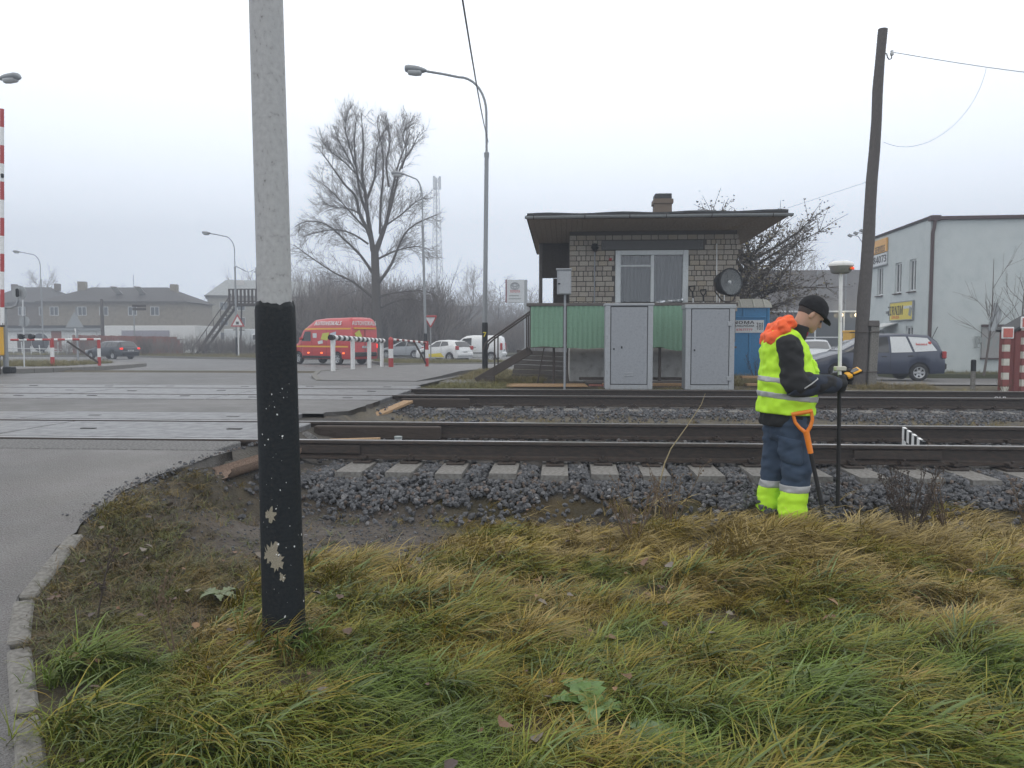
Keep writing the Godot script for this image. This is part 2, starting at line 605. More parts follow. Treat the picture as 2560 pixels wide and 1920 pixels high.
func make_ground() -> void:
	var xs := steps([[-330, 30], [-90, 6], [-20, 1], [-6, 0.12], [7.5, 0.6], [20, 4], [60, 20], [260, 0]])
	var zs := steps([[-330, 25], [-80, 4], [-30, 0.8], [-16, 0.12], [-0.5, 0.4], [6, 0]])
	var st := mk()
	st.set_smooth_group(0)
	for z in zs:
		for x in xs:
			var d: float = -z
			var n := nz.get_noise_2d(x * 1.7, d * 1.7)
			var n2 := nf.get_noise_2d(x * 1.3, d * 1.3)
			var c := Color(0.085, 0.08, 0.035).lerp(Color(0.12, 0.085, 0.035), clampf(n + 0.5, 0, 1))
			if d < 6.4:
				c = c.lerp(Color(0.035, 0.03, 0.018), clampf(0.4 + n2, 0.0, 0.8))
				c = c.lerp(Color(0.14, 0.122, 0.106).lerp(Color(0.085, 0.073, 0.063), clampf(n2 + 0.5, 0, 1)), mud(x, d))
			elif d < 16.4:
				c = Color(0.06, 0.056, 0.052).lerp(Color(0.13, 0.12, 0.105), clampf(n + 0.4, 0, 1))
				if d > 9.9 and d < 11.9:
					c = c.lerp(Color(0.17, 0.15, 0.11), clampf(n2 + 0.5, 0, 1))
			elif d < 27.0:
				c = Color(0.08, 0.075, 0.045).lerp(Color(0.14, 0.115, 0.07), clampf(n + 0.5, 0, 1))
			elif d < 66.0:
				c = Color(0.13, 0.128, 0.125)
			else:
				c = Color(0.07, 0.075, 0.04).lerp(Color(0.11, 0.1, 0.06), clampf(n + 0.5, 0, 1))
			st.set_color(c)
			st.add_vertex(Vector3(x, ground_y(x, d), z))
	var w := xs.size()
	for j in zs.size() - 1:
		for i in w - 1:
			var a := j * w + i
			for k in [a, a + 1, a + w + 1, a, a + w + 1, a + w]:
				st.add_index(k)
	kind(put(st, "ground", M.ground), "structure")


func road_sheet(called: String, ds: Array, left: float, right: Callable, lift: float, tone: Color, nx := 26, skirt := true) -> void:
	var st := mk()
	st.set_smooth_group(0)
	for d in ds:
		var r: float = right.call(d)
		for i in nx + 1:
			# closer together towards the right edge
			var t := float(i) / nx
			var x := lerpf(left, r, 1.0 - pow(1.0 - t, 2.2))
			var n := nz.get_noise_2d(x * 0.7 + 90, d * 0.7)
			var n2 := nz.get_noise_2d(x * 3.1, d * 2.3 + 33)
			var c := tone * (1.0 + n * 0.4 + n2 * 0.25)
			c.a = 1.0
			var wob := nf.get_noise_2d(x * 1.5, d * 1.5) * 0.035 if i == nx else 0.0
			st.set_color(c)
			st.add_vertex(Vector3(x + wob, tab(ROAD, d) + lift, -d))
	var w := nx + 1
	for j in ds.size() - 1:
		for i in nx:
			var a := j * w + i
			for k in [a, a + w, a + w + 1, a, a + w + 1, a + 1]:
				st.add_index(k)
	# the broken edge of the slab
	var n0 := ds.size() * w
	for j in ds.size():
		var d: float = ds[j]
		var r: float = right.call(d)
		var wob := nf.get_noise_2d(r * 1.5, d * 1.5) * 0.035
		for k in 2:
			st.set_color(Color(0.09, 0.083, 0.077) * (1.0 + nf.get_noise_2d(d * 9.0, k * 3.0) * 0.6))
			st.add_vertex(Vector3(r + wob + 0.02 * k, tab(ROAD, d) + lift - 0.2 * k, -d))
	for j in (ds.size() - 1 if skirt else 0):
		var a := n0 + j * 2
		for k in [a, a + 1, a + 3, a, a + 3, a + 2]:
			st.add_index(k)
	kind(put(st, called, M.asphalt), "structure")


func make_roads() -> void:
	var near_tone := Color(0.155, 0.15, 0.148)
	road_sheet("road_near", steps([[-6, 0.5], [2, 0.12], [6.55, 0.15], [6.6, 0]]), -40.0, func(d): return tab(EDGE, d), 0.0, near_tone, 40)
	road_sheet("road_between_tracks", steps([[9.95, 0.2], [12.15, 0]]), -40.0, func(d): return -3.25 if d < 10.3 else -3.0, -0.004, Color(0.15, 0.147, 0.146), 40)
	road_sheet("road_far", steps([[15.75, 0.5], [27.5, 1.0], [70, 0]]), -90.0, func(d): return -3.15 if d < 25.5 else (lerpf(-3.15, 5.0, smoothstep(25.5, 29.0, d)) if d < 44.0 else lerpf(5.0, 38.0, smoothstep(44.0, 48.0, d))), 0.0, Color(0.15, 0.15, 0.153), 60, false)
	# level crossing slabs: rows of concrete panels between and beside the rails
	var rows := [[-6.6, -7.2, "rough_concrete"], [-7.42, -8.82, "crossing_concrete"], [-9.05, -9.94, "crossing_concrete"], [-12.16, -13.1, "crossing_concrete"], [-13.32, -14.74, "crossing_concrete"], [-14.97, -15.74, "crossing_concrete"]]
	var k := 0
	for r in rows:
		var lc := Node3D.new()
		lc.name = numbered("crossing_slab_row")
		kind(lc, "structure")
		add_child(lc)
		var len := 2.95
		for i in 8:
			var x1 := -3.0 - i * len - (0.9 if k == 2 else 0.0) - (0.15 if k == 0 else 0.0)
			if k == 2 and i == 0:
				x1 = -3.5
			var x0 := -3.0 - (i + 1) * len - (0.9 if k == 2 else 0.0)
			var z: float = (r[0] + r[1]) * 0.5
			var dz: float = absf(r[1] - r[0])
			var tilt := Basis(Vector3.RIGHT, rng.randf_range(-0.004, 0.004))
			bx("panel", Vector3((x0 + x1) * 0.5, 0.445 + rng.randf_range(-0.003, 0.003), z), Vector3(absf(x1 - x0) - 0.025, 0.2, dz), M[r[2]], lc, 0.012, tilt)
			if r[2] == "crossing_concrete":
				for q in [0.22, 0.78]:
					bx("lifting_slot_shade", Vector3(lerpf(x0, x1, q), 0.546, z + rng.randf_range(-0.15, 0.15)), Vector3(0.16, 0.008, 0.055), M.dark_gap, lc)  # thin dark pad on the panel, painting the shade of a recess
		k += 1
	# kerb stones along the near edge of the road
	var kb := Node3D.new()
	kb.name = "kerb"
	kind(kb, "structure")
	add_child(kb)
	for s in [[4.72, 3.92], [3.86, 3.42], [3.36, 2.86], [2.8, 2.2], [2.14, 1.4]]:
		var a := Vector3(tab(EDGE, s[0]) + 0.05, tab(ROAD, s[0]) - 0.055, -s[0])
		var b := Vector3(tab(EDGE, s[1]) + 0.05, tab(ROAD, s[1]) - 0.055, -s[1])
		brr("kerb_stone", a - Vector3(0.01, 0.028, 0), b - Vector3(0.01, 0.028, 0), 0.1, 0.18, M.kerb_concrete, kb, 0.012)
	# raised footway with the striped railings
	var st := mk()
	var outline := PackedVector2Array([Vector2(-6.1, -18.5), Vector2(-6.9, -20.5), Vector2(-7.65, -23.2), Vector2(-7.85, -26), Vector2(-7.9, -29), Vector2(-7.6, -32.5), Vector2(-6.6, -36), Vector2(-4.2, -37.5), Vector2(-2.6, -37.5), Vector2(-2.9, -28), Vector2(-3.3, -24), Vector2(-3.4, -20), Vector2(-3.6, -18.2)])
	slab_on_road(st, outline, 0.13)
	kind(put(st, "footway", M.asphalt), "structure")
	var fk := Node3D.new()
	fk.name = "footway_kerb"
	kind(fk, "structure")
	add_child(fk)
	for i in 7:
		kerb_run(fk, outline[i], outline[i + 1], 0.135)
	# island on the left
	st = mk()
	var isl := PackedVector2Array([Vector2(-18.0, -22.6), Vector2(-17.95, -26.4), Vector2(-18.6, -29.5), Vector2(-19.4, -32.5), Vector2(-20.6, -36), Vector2(-23, -39.2), Vector2(-27, -40), Vector2(-40, -37), Vector2(-44, -30), Vector2(-40, -22.6)])
	slab_on_road(st, isl, 0.15)
	kind(put(st, "island_pavement", M.asphalt), "structure")
	var ik := Node3D.new()
	ik.name = "island_kerb"
	kind(ik, "structure")
	add_child(ik)
	for i in 7:
		kerb_run(ik, isl[i], isl[i + 1], 0.155)
	kerb_run(ik, isl[9], isl[0], 0.155)
	# verge beyond the junction, with its kerb
	var fk2 := Node3D.new()
	fk2.name = "far_kerb"
	kind(fk2, "structure")
	add_child(fk2)
	var fe := [Vector2(-75, -68.5), Vector2(-52, -66), Vector2(-38, -65), Vector2(-29, -59.5), Vector2(-21.5, -54.5), Vector2(-18, -56), Vector2(-14, -62), Vector2(-6, -68)]
	for i in fe.size() - 1:
		kerb_run(fk2, fe[i], fe[i + 1], 0.14)
	st = mk()
	var vp := PackedVector2Array(fe)
	vp.append_array(PackedVector2Array([Vector2(-2, -100), Vector2(-90, -100)]))
	slab_on_road(st, vp, 0.12, Color(0.085, 0.085, 0.04))
	kind(put(st, "far_verge", M.ground), "structure")
	# green strip before the parked cars
	st = mk()
	var gs := PackedVector2Array([Vector2(-13.2, -50.6), Vector2(-11.5, -45), Vector2(-9.7, -40), Vector2(-8.6, -38.4), Vector2(-6.5, -39.2), Vector2(-3.5, -42), Vector2(-1.5, -44.5), Vector2(-4, -47.2), Vector2(-8, -48.6)])
	slab_on_road(st, gs, 0.12, Color(0.09, 0.1, 0.04))
	kind(put(st, "green_strip", M.ground), "structure")
	var gk := Node3D.new()
	gk.name = "green_strip_kerb"
	kind(gk, "structure")
	add_child(gk)
	for i in gs.size():
		kerb_run(gk, gs[i], gs[(i + 1) % gs.size()], 0.13)
	# car park before the pale building, and the pavement strip beside the wall
	st = mk()
	var pd := steps([[20.3, 0.6], [31.2, 0]])
	st.set_smooth_group(0)
	for d in pd:
		for x in [lerpf(8.0, 5.6, smoothstep(20.3, 24.0, d)), 12.0, 20.0, 34.0]:
			st.add_vertex(Vector3(x, tab(PARK, d), -d))
	for j in pd.size() - 1:
		for i in 3:
			for vi in [j * 4 + i, j * 4 + i + 4, j * 4 + i + 5, j * 4 + i, j * 4 + i + 5, j * 4 + i + 1]:
				st.add_index(vi)
	var o := put(st, "car_park", M.asphalt)
	o.material_override = tmat("car_park", M.asphalt.albedo_texture, Vector3.ONE * 0.9, 0.6, M_grit_n, 0.4, col(0.2, 0.195, 0.195))
	kind(o, "structure")
	st = mk()
	st.set_color(Color(0.09, 0.1, 0.045))
	flat_poly(st, PackedVector2Array([Vector2(13.3, -31.2), Vector2(34, -31.0), Vector2(34, -33.4), Vector2(13.3, -33.4)]), -0.2, 0.12)
	o = put(st, "wall_verge", M.ground)
	kind(o, "structure")


func slab_on_road(st: SurfaceTool, poly: PackedVector2Array, lift: float, tone := Color(0.19, 0.187, 0.185)) -> void:
	# a raised surface that follows the fall of the road, and the step at its rim
	var idx := Geometry2D.triangulate_polygon(poly)
	var top := []
	for p in poly:
		top.append(Vector3(p.x, tab(ROAD, -p.y) + ramp(p, lift), p.y))
	for k in range(0, idx.size(), 3):
		st.set_color(tone)
		tri(st, top[idx[k]], top[idx[k + 1]], top[idx[k + 2]], Vector3(0, -1000, 0))
	for i in top.size():
		var a: Vector3 = top[i]
		var b: Vector3 = top[(i + 1) % top.size()]
		quad(st, a, b, b - Vector3(0, 0.3, 0), a - Vector3(0, 0.3, 0), (top[0] + top[top.size() / 2]) * 0.5)


func ramp(p: Vector2, lift: float) -> float:
	# the footway dips to the level of the crossing at its near end
	if p.x < -9.0 or p.x > -2.0:
		return lift
	return lift * lerpf(0.12, 1.0, smoothstep(18.0, 22.5, -p.y))


func kerb_run(parent: Node, p: Vector2, q: Vector2, lift: float) -> void:
	var n := maxi(1, roundi(p.distance_to(q) / 1.0))
	for i in n:
		var u := p.lerp(q, (i + 0.012) / n)
		var v := p.lerp(q, (i + 0.988) / n)
		brr("kerb_stone", Vector3(u.x, tab(ROAD, -u.y) + ramp(u, lift) - 0.14, u.y), Vector3(v.x, tab(ROAD, -v.y) + ramp(v, lift) - 0.14, v.y), 0.15, 0.3, M.kerb_concrete, parent, 0.015)


# ---------------------------------------------------------------- railway
func make_tracks() -> void:
	var head := PackedVector2Array([Vector2(-0.036, 0.149), Vector2(-0.036, 0.17), Vector2(-0.03, 0.178), Vector2(0.03, 0.178), Vector2(0.036, 0.17), Vector2(0.036, 0.149), Vector2(0.009, 0.138), Vector2(0.008, 0.04), Vector2(0.02, 0.027), Vector2(0.068, 0.012), Vector2(0.068, 0.0), Vector2(-0.068, 0.0), Vector2(-0.068, 0.012), Vector2(-0.02, 0.027), Vector2(-0.008, 0.04), Vector2(-0.009, 0.138)])
	var labels := ["nearest rail of the four, dark web with bright head, in front of the surveyor", "second rail from the camera, behind the striped marker board end", "third rail from the camera, beyond the gravel strip between the tracks", "farthest rail, running in front of the two grey cabinets"]
	var i := 0
	for z in [-7.3, -8.92, -13.2, -14.85]:
		var t := thing("rail", labels[i], "rail", Vector3(0, 0.37, z), 0.0, "rails of the two tracks")
		var st := mk()
		prism(st, head, 90.0, Transform3D(Basis(Vector3(0, 0, 1), Vector3(0, 1, 0), Vector3(-1, 0, 0)), Vector3(-45, 0, 0)))
		put(st, "rail_body", M.rail_rust, t)
		bx("running_surface", Vector3(0, 0.1795, 0), Vector3(89.9, 0.003, 0.058), M.rail_head, t)
		if i == 3:
			text(t, "mark", "OLR", 0.06, Vector3(8.15, 0.05, 0.0145), Basis.IDENTITY, M.print_white, 1.4)
			bx("mark", Vector3(8.85, 0.09, 0.012), Vector3(0.02, 0.09, 0.006), M.print_white, t)
		if i == 0:
			for x in [-2.4, 3.1]:
				bx("fishplate", Vector3(x, 0.088, 0.021), Vector3(0.8, 0.085, 0.022), M.rail_rust, t, 0.006)
		i += 1
	var sl := thing("sleeper", "first concrete sleeper of the near track counted from the painted post", "sleeper", Vector3(-1.95, 0, -8.11), 0, "concrete sleepers of the near track")
	var st := mk()
	var prof := PackedVector2Array([Vector2(-0.135, 0.14), Vector2(-0.12, 0.345), Vector2(0.12, 0.345), Vector2(0.135, 0.14)])
	prism(st, prof, 2.86, Transform3D(Basis.IDENTITY, Vector3(0, 0, 1.43)))
	put(st, "concrete_body", M.sleeper_concrete, sl)
	for s in [-0.81, 0.81]:
		bx("base_plate", Vector3(0, 0.356, s), Vector3(0.17, 0.02, 0.34), M.rail_rust, sl, 0.004)
		for q in [-0.115, 0.115]:
			st = mk()
			tube(st, [Vector3(0, 0.35, s + q), Vector3(0, 0.43, s + q)], 0.014, 6)
			box(st, Vector3(0, 0.395, s + q * 0.8), Vector3(0.07, 0.025, 0.09))
			put(st, "bolt", M.rail_rust, sl)
	for k in range(1, 20):
		dup(sl, "sleeper", Vector3(-1.95 + 0.462 * k + rng.randf_range(-0.02, 0.02), rng.randf_range(-0.008, 0.008), -8.11 + rng.randf_range(-0.03, 0.03)), rng.randf_range(-0.012, 0.012), "%s concrete sleeper of the near track counted from the painted post" % ORD[k])
	for k in 26:
		dup(sl, "sleeper", Vector3(-2.6 + 0.54 * k, 0.0, -14.02 + rng.randf_range(-0.04, 0.04)), 0.0, "%s concrete sleeper of the far track counted from the crossing" % ORD[k], "concrete sleepers of the far track")
	# ballast
	var stones := []
	for v in 4:
		stones.append(stone_mesh(v))
	var spots := [[], [], [], []]
	var add := func(x: float, d: float, y: float, s: float) -> void:
		spots[rng.randi() % 4].append([Vector3(x, y, -d), s])
	# shoulder of the near track and its foot, thinning out into the grass
	for k in 24000:
		var x := rng.randf_range(-3.0, 7.2)
		var d := rng.randf_range(5.9, 7.25)
		var foot := 6.3 + nz.get_noise_2d(x * 4.0, 5.0) * 0.25 - (0.0 if x > -1.2 else 0.05)
		if d < foot and rng.randf() > 0.1:
			continue
		if x < -2.2 and d < 6.5 and rng.randf() > 0.15:
			continue
		var rest := fposmod(x + 1.95 + 0.231, 0.462) - 0.231
		var crest := 0.33 if absf(rest) > 0.15 else 0.28
		var y := minf(ground_y(x, d) + 0.02 + rng.randf() * 0.04, crest)
		add.call(x, d, y, rng.randf_range(0.015, 0.033))
	# crumbled edge of the asphalt
	for k in 1500:
		var d := rng.randf_range(4.9, 7.1)
		var x := tab(EDGE, d) + rng.randfn(0.03, 0.07)
		var y := maxf(ground_y(x, d), tab(ROAD, d) if x < tab(EDGE, d) else -1.0)
		add.call(x, d, y + 0.002, 0.003 + 0.014 * pow(rng.randf(), 4.0))
	# grit and crumbs trodden into the mud
	for k in 5000:
		var x := rng.randf_range(-3.2, -0.6)
		var d := rng.randf_range(4.6, 6.6)
		if x > tab(EDGE, d) + 0.05 and rng.randf() < mud(x, d):
			add.call(x, d, ground_y(x, d) + 0.002, 0.003 + 0.014 * pow(rng.randf(), 3.0))
	for k in 5000:
		add.call(rng.randf_range(-2.9, 7.6), rng.randf_range(7.4, 9.0), 0.3 + rng.randf() * 0.06, rng.randf_range(0.016, 0.034))
	for k in 18000:
		var x := rng.randf_range(-2.9, 11.0)
		var d := rng.randf_range(9.0, 13.2)
		var p := smoothstep(9.6, 9.1, d) + smoothstep(11.4, 12.4, d) + 0.12 + nz.get_noise_2d(x * 2.0, d * 2.0) * 0.5
		if rng.randf() < p:
			add.call(x, d, ground_y(x, d) + 0.02 + rng.randf() * 0.02, rng.randf_range(0.015, 0.034))
	for k in 1500:
		add.call(rng.randf_range(-2.9, 12.0), rng.randf_range(15.0, 16.4), 0.33 + rng.randf() * 0.02, rng.randf_range(0.025, 0.045))
	for v in 4:
		var mm := MultiMesh.new()
		mm.transform_format = MultiMesh.TRANSFORM_3D
		mm.use_colors = true
		mm.mesh = stones[v]
		mm.instance_count = spots[v].size()
		for i2 in spots[v].size():
			var p: Array = spots[v][i2]
			var b := Basis.from_euler(Vector3(rng.randf() * TAU, rng.randf() * TAU, rng.randf() * TAU)).scaled(Vector3.ONE * p[1])
			mm.set_instance_transform(i2, Transform3D(b, p[0]))
			var t := rng.randf()
			var c := Color(0.95, 0.97, 1.0) * rng.randf_range(0.6, 1.25)
			if t > 0.9:
				c = Color(1.25, 0.95, 0.75) * rng.randf_range(0.7, 1.2)
			elif t > 0.86:
				c = Color(1.9, 1.85, 1.8)
			c.a = 1.0
			mm.set_instance_color(i2, c)
		var o := MultiMeshInstance3D.new()
		o.multimesh = mm
		o.name = numbered("ballast_stones")
		add_child(o)
		tag(o, "dark grey crushed stone ballast heaped along the rails", "ballast", "ballast")
		kind(o, "stuff")


func stone_mesh(sd: int) -> ArrayMesh:
	var r := RandomNumberGenerator.new()
	r.seed = 900 + sd
	var pts := []
	for i in 11:
		var y := 1.0 - 2.0 * (i + 0.5) / 11.0
		var a := i * 2.39996
		var q := sqrt(1.0 - y * y)
		pts.append(Vector3(cos(a) * q * 1.15, y * 0.72, sin(a) * q * 0.85) * r.randf_range(0.65, 1.25))
	var st := mk()
	# convex hull by trying every face
	for i in 11:
		for j in range(i + 1, 11):
			for k in range(j + 1, 11):
				var n: Vector3 = (pts[j] - pts[i]).cross(pts[k] - pts[i])
				var pos := false
				var neg := false
				for l in 11:
					if l != i and l != j and l != k:
						var e: float = n.dot(pts[l] - pts[i])
						pos = pos or e > 0.0
						neg = neg or e < 0.0
				if not (pos and neg):
					st.set_color(Color(1, 1, 1))
					tri(st, pts[i], pts[j], pts[k], Vector3.ZERO)
	st.generate_normals()
	st.set_material(M.stone_dark)
	return st.commit()


func make_crossing_bits() -> void:
	# half-round channel lying from the slab to the mud
	var t := thing("drain_channel", "broken half-round brown channel lying beside the crossing slab", "channel", Vector3(-2.9, 0.0, -6.22), 0.0)
	var st := mk()
	st.set_smooth_group(0)
	var a := Vector3(0, ground_y(-2.9, 6.22) - 0.01, 0)
	var b := Vector3(0.29, maxf(0.4, ground_y(-2.6, 7.1) + 0.04), -0.9)
	var ax := (b - a).normalized()
	var sd := ax.cross(Vector3.UP).normalized()
	var up := sd.cross(ax)
	for shell in 2:
		var rr := 0.1 if shell == 0 else 0.09
		for i in 6:
			for k in 10:
				var q := []
				for w in [[0, 0], [1, 0], [1, 1], [0, 1]]:
					var an: float = PI * (k + w[1]) / 10.0
					var jag := 0.02 * sin((k + w[1]) * 2.3) if i + w[0] == 0 else 0.0
					q.append(a.lerp(b, (i + w[0]) / 6.0 + jag) + sd * cos(an) * rr + up * (0.1 - sin(an) * rr))
				for j in ([0, 1, 2, 0, 2, 3] if shell == 0 else [0, 2, 1, 0, 3, 2]):
					st.add_vertex(q[j])
	tmat("clay", noise_tex(71, 0.05, [[0.0, col(0.09, 0.06, 0.045)], [0.5, col(0.18, 0.125, 0.092)], [1.0, col(0.34, 0.26, 0.21)]], 4), Vector3.ONE * 2.0, 0.8, M_grit_n, 0.4)
	put(st, "channel_shell", M.clay, t)
	# timbers and rubble at the broken end of the slabs
	tag(brr("wooden_plank", Vector3(-2.9, 0.36, -11.0), Vector3(-2.66, 0.47, -12.75), 0.17, 0.045, M.tan_wood, null, 0.006), "light tan plank lying between the tracks at the slab end", "plank")
	tag(bx("timber_baulk", Vector3(-2.2, 0.44, -8.78), Vector3(1.5, 0.15, 0.13), M.dark_wood, null, 0.012), "dark timber baulk packed against the second rail", "timber")
	tag(bx("timber_baulk", Vector3(-2.25, 0.42, -13.05), Vector3(1.2, 0.16, 0.12), M.dark_wood, null, 0.012), "dark timber baulk packed against the third rail", "timber")
	tag(bx("timber_baulk", Vector3(-2.2, 0.44, -14.98), Vector3(1.3, 0.17, 0.1), M.dark_wood, null, 0.012), "dark timber baulk packed behind the farthest rail", "timber")
	tag(brr("wood_splinter", Vector3(-2.6, 0.42, -8.2), Vector3(-2.05, 0.43, -8.28), 0.09, 0.025, M.tan_wood), "short pale splinter of wood between the near rails", "splinter")
	var n := 0
	for r in [[Vector3(-2.93, 0.36, -9.35), Vector3(0.35, 0.3, 0.5)], [Vector3(-3.1, 0.34, -10.0), Vector3(0.4, 0.26, 0.35)], [Vector3(-2.75, 0.33, -10.4), Vector3(0.3, 0.18, 0.3)], [Vector3(-2.82, 0.38, -7.05), Vector3(0.5, 0.16, 0.25)], [Vector3(-2.93, 0.4, -8.45), Vector3(0.28, 0.2, 0.24)], [Vector3(-3.05, 0.3, -6.5), Vector3(0.34, 0.16, 0.26)]]:
		var o := inst(stone_mesh(20 + n), "concrete_lump", M.rough_concrete)
		o.transform = Transform3D(Basis.from_euler(Vector3(0.2 * n, 0.9 * n, 0.1)).scaled(r[1] * 0.55), r[0])
		tag(o, ["grey broken concrete lump behind the second rail at the slab end", "darker concrete lump where the middle slab has broken off", "smallest concrete lump, lying in the strip between the tracks", "flat concrete lump wedged beside the nearest rail", "pale rounded concrete lump between the near rails", "low concrete lump at the mud below the near slab edge"][n], "rubble", "broken concrete at the crossing")
		n += 1
	# plastic cup between the near rails
	t = thing("plastic_cup", "small white plastic tub standing between the near rails", "cup", Vector3(-1.72, 0.37, -7.72))
	st = mk()
	lathe(st, [[0.0, 0.0], [0.034, 0.0], [0.038, 0.15], [0.036, 0.15], [0.032, 0.006], [0.0, 0.006]], 18)
	put(st, "tub", M.print_white, t)
	st = mk()
	lathe(st, [[0.041, 0.14], [0.041, 0.165], [0.0, 0.168]], 18)
	put(st, "rim", M.print_grey, t)
	# striped marker board between the near rails
	t = thing("marker_board", "low black and white striped marker board across the near track", "marker board", Vector3(3.55, 0.36, -8.1), 0.0)
	var p0 := Vector3(0.22, 0.0, -0.62)
	var p1 := Vector3(-0.12, 0.0, 0.62)
	for i in 8:
		var u := p0.lerp(p1, i / 8.0) + Vector3(0, 0.135, 0)
		var v := p0.lerp(p1, (i + 1) / 8.0) + Vector3(0, 0.135, 0)
		brr("stripe", u, v, 0.03, 0.13, M.white_paint if i % 2 == 0 else M.black_paint, t)
	for p in [0.04, 0.96]:
		brr("leg", p0.lerp(p1, p), p0.lerp(p1, p) + Vector3(0, 0.1, 0), 0.03, 0.03, M.white_paint, t)


# ---------------------------------------------------------------- crossing keeper's booth
func make_booth() -> void:
	var t := thing("keeper_booth", "small tan brick crossing keeper's booth on stilts with green panelled balcony", "booth", Vector3(0, 0, 0))
	# front wall: mortar core with the bricks laid before it, round the window
	var wall := Node3D.new()
	wall.name = "brick_wall"
	t.add_child(wall)
	var st := mk()
	box(st, Vector3(0.735, 2.9, -20.32), Vector3(1.27, 2.9, 0.22))
	box(st, Vector3(3.765, 2.9, -20.32), Vector3(1.31, 2.9, 0.22))
	box(st, Vector3(2.24, 4.05, -20.32), Vector3(1.735, 0.6, 0.22))
	box(st, Vector3(2.24, 1.9, -20.32), Vector3(1.735, 1.08, 0.22))
	box(st, Vector3(4.31, 2.9, -22.4), Vector3(0.22, 2.9, 3.9))
	box(st, Vector3(0.21, 2.9, -22.4), Vector3(0.22, 2.9, 3.9))
	box(st, Vector3(2.26, 2.9, -24.4), Vector3(4.3, 2.9, 0.2))
	put(st, "mortar_core", M.mortar, wall)
	var meshes := {}
	for len in [0.25, 0.122, 0.185]:
		st = mk()
		box(st, Vector3.ZERO, Vector3(len - 0.019, 0.114, 0.05), Basis.IDENTITY, 0.006)
		st.generate_normals()
		meshes[len] = st.commit()
	var kinds := [M.brick_a, M.brick_a, M.brick_b, M.brick_c]
	var row := 0
	var y := 2.3
	while y < 4.3:
		var x := 0.1
		var c := 0
		while x < 4.4:
			var len: float = 0.122 if row % 3 == 1 else (0.25 if (row * 7 + c * 3) % 5 > 0 else 0.185)
			if c == 0 and row % 2 == 0:
				len = 0.185
			if x + len > 4.43:
				len = 0.122
			var mx := x + len * 0.5
			var in_window := mx > 1.30 and mx < 3.19 and y > 2.3 and y < 3.87
			var in_lintel := mx > 0.9 and mx < 3.58 and y > 3.84 and y < 4.09
			if not (in_window or in_lintel):
				var b := inst(meshes[len], "brick", kinds[rng.randi() % 4], wall)
				b.position = Vector3(mx, y, -20.206 + rng.randf_range(-0.004, 0.004))
				b.rotation.z = rng.randf_range(-0.006, 0.006)
			x += len
			c += 1
		y += 0.1335
		row += 1
	bx("lintel", Vector3(2.24, 3.965, -20.19), Vector3(2.62, 0.235, 0.06), M.rough_concrete, t, 0.01)
	# plinth under the floor
	bx("plinth", Vector3(2.26, 0.82, -22.3), Vector3(4.3, 1.1, 4.1), M.plaster_grey, t, 0.01)
	# window
	var w := Node3D.new()
	w.name = "window"
	t.add_child(w)
	var fx0 := 1.37
	var fx1 := 3.11
	var fy0 := 2.44
	var fy1 := 3.77
	for q in [[Vector3(fx0, (fy0 + fy1) / 2, -20.2), Vector3(0.14, fy1 - fy0 + 0.12, 0.12)], [Vector3(fx1, (fy0 + fy1) / 2, -20.2), Vector3(0.14, fy1 - fy0 + 0.12, 0.12)], [Vector3(2.24, fy1, -20.2), Vector3(1.6, 0.12, 0.115)], [Vector3(2.24, fy0 - 0.02, -20.2), Vector3(1.6, 0.1, 0.115)], [Vector3(2.26, 3.1, -20.2), Vector3(0.085, 1.22, 0.1)], [Vector3(1.83, 3.43, -20.2), Vector3(0.78, 0.05, 0.09)]]:
		bx("frame", q[0], q[1], M.window_white, w, 0.01)
	for q in [[1.83, 3.575, 0.78, 0.25], [1.83, 2.95, 0.78, 0.92], [2.67, 3.1, 0.74, 1.22]]:
		bx("pane", Vector3(q[0], q[1], -20.215), Vector3(q[2], q[3], 0.006), M.clear_glass, w)
	for q in [[1.45, 2.2, 21], [2.31, 3.03, 19]]:
		st = mk()
		st.set_smooth_group(0)
		for i in 40:
			var p := []
			for e in [i, i + 1]:
				var x: float = lerpf(q[0], q[1], e / 40.0)
				p.append(Vector3(x, 0, -20.33 + 0.018 * sin(e * 1.25 + q[2]) + 0.008 * sin(e * 2.9)))
			var a: Vector3 = p[0] + Vector3(0, 3.72, 0)
			var b: Vector3 = p[1] + Vector3(0, 3.72, 0)
			var c: Vector3 = p[1] + Vector3(0, 2.46, 0)
			var d: Vector3 = p[0] + Vector3(0, 2.46, 0)
			for v in [a, b, c, a, c, d]:
				st.add_vertex(v)
		put(st, "curtain", M.curtain, w)
	# foil on the sill
	st = mk()
	for i in 26:
		box(st, Vector3(2.36 + i * 0.027 + rng.randf_range(-0.01, 0.01), 2.47 + i * 0.0022 + rng.randf_range(0, 0.02), -20.12 + rng.randf_range(-0.02, 0.02)), Vector3(0.05, 0.05, 0.04), Basis.from_euler(Vector3(rng.randf() * 3, rng.randf() * 3, rng.randf() * 3)))
	mat("foil", col(0.75, 0.77, 0.79), 0.25, 0.7)
	tag(put(st, "crumpled_foil", M.foil), "crumpled silver foil lying on the booth window sill", "foil")
	st = mk()
	for i in 22:
		box(st, Vector3(1.5 + i * 0.03, 2.465 + rng.randf_range(0, 0.012), -20.12), Vector3(0.045, 0.03, 0.05), Basis.from_euler(Vector3(rng.randf() * 3, rng.randf() * 3, rng.randf() * 3)))
	tag(put(st, "rag", M.curtain), "pale crumpled rag along the left half of the window sill", "rag")
	# roof: slab, fascia, boarded soffit, gutter
	var roof := Node3D.new()
	roof.name = "roof"
	t.add_child(roof)
	var f0 := Vector3(-0.92, 4.43, -18.32)
	var f1 := Vector3(5.16, 4.43, -18.32)
	st = mk()
	st.set_smooth_group(-1)
	var b0 := Vector3(-0.92, 4.3, -24.9)
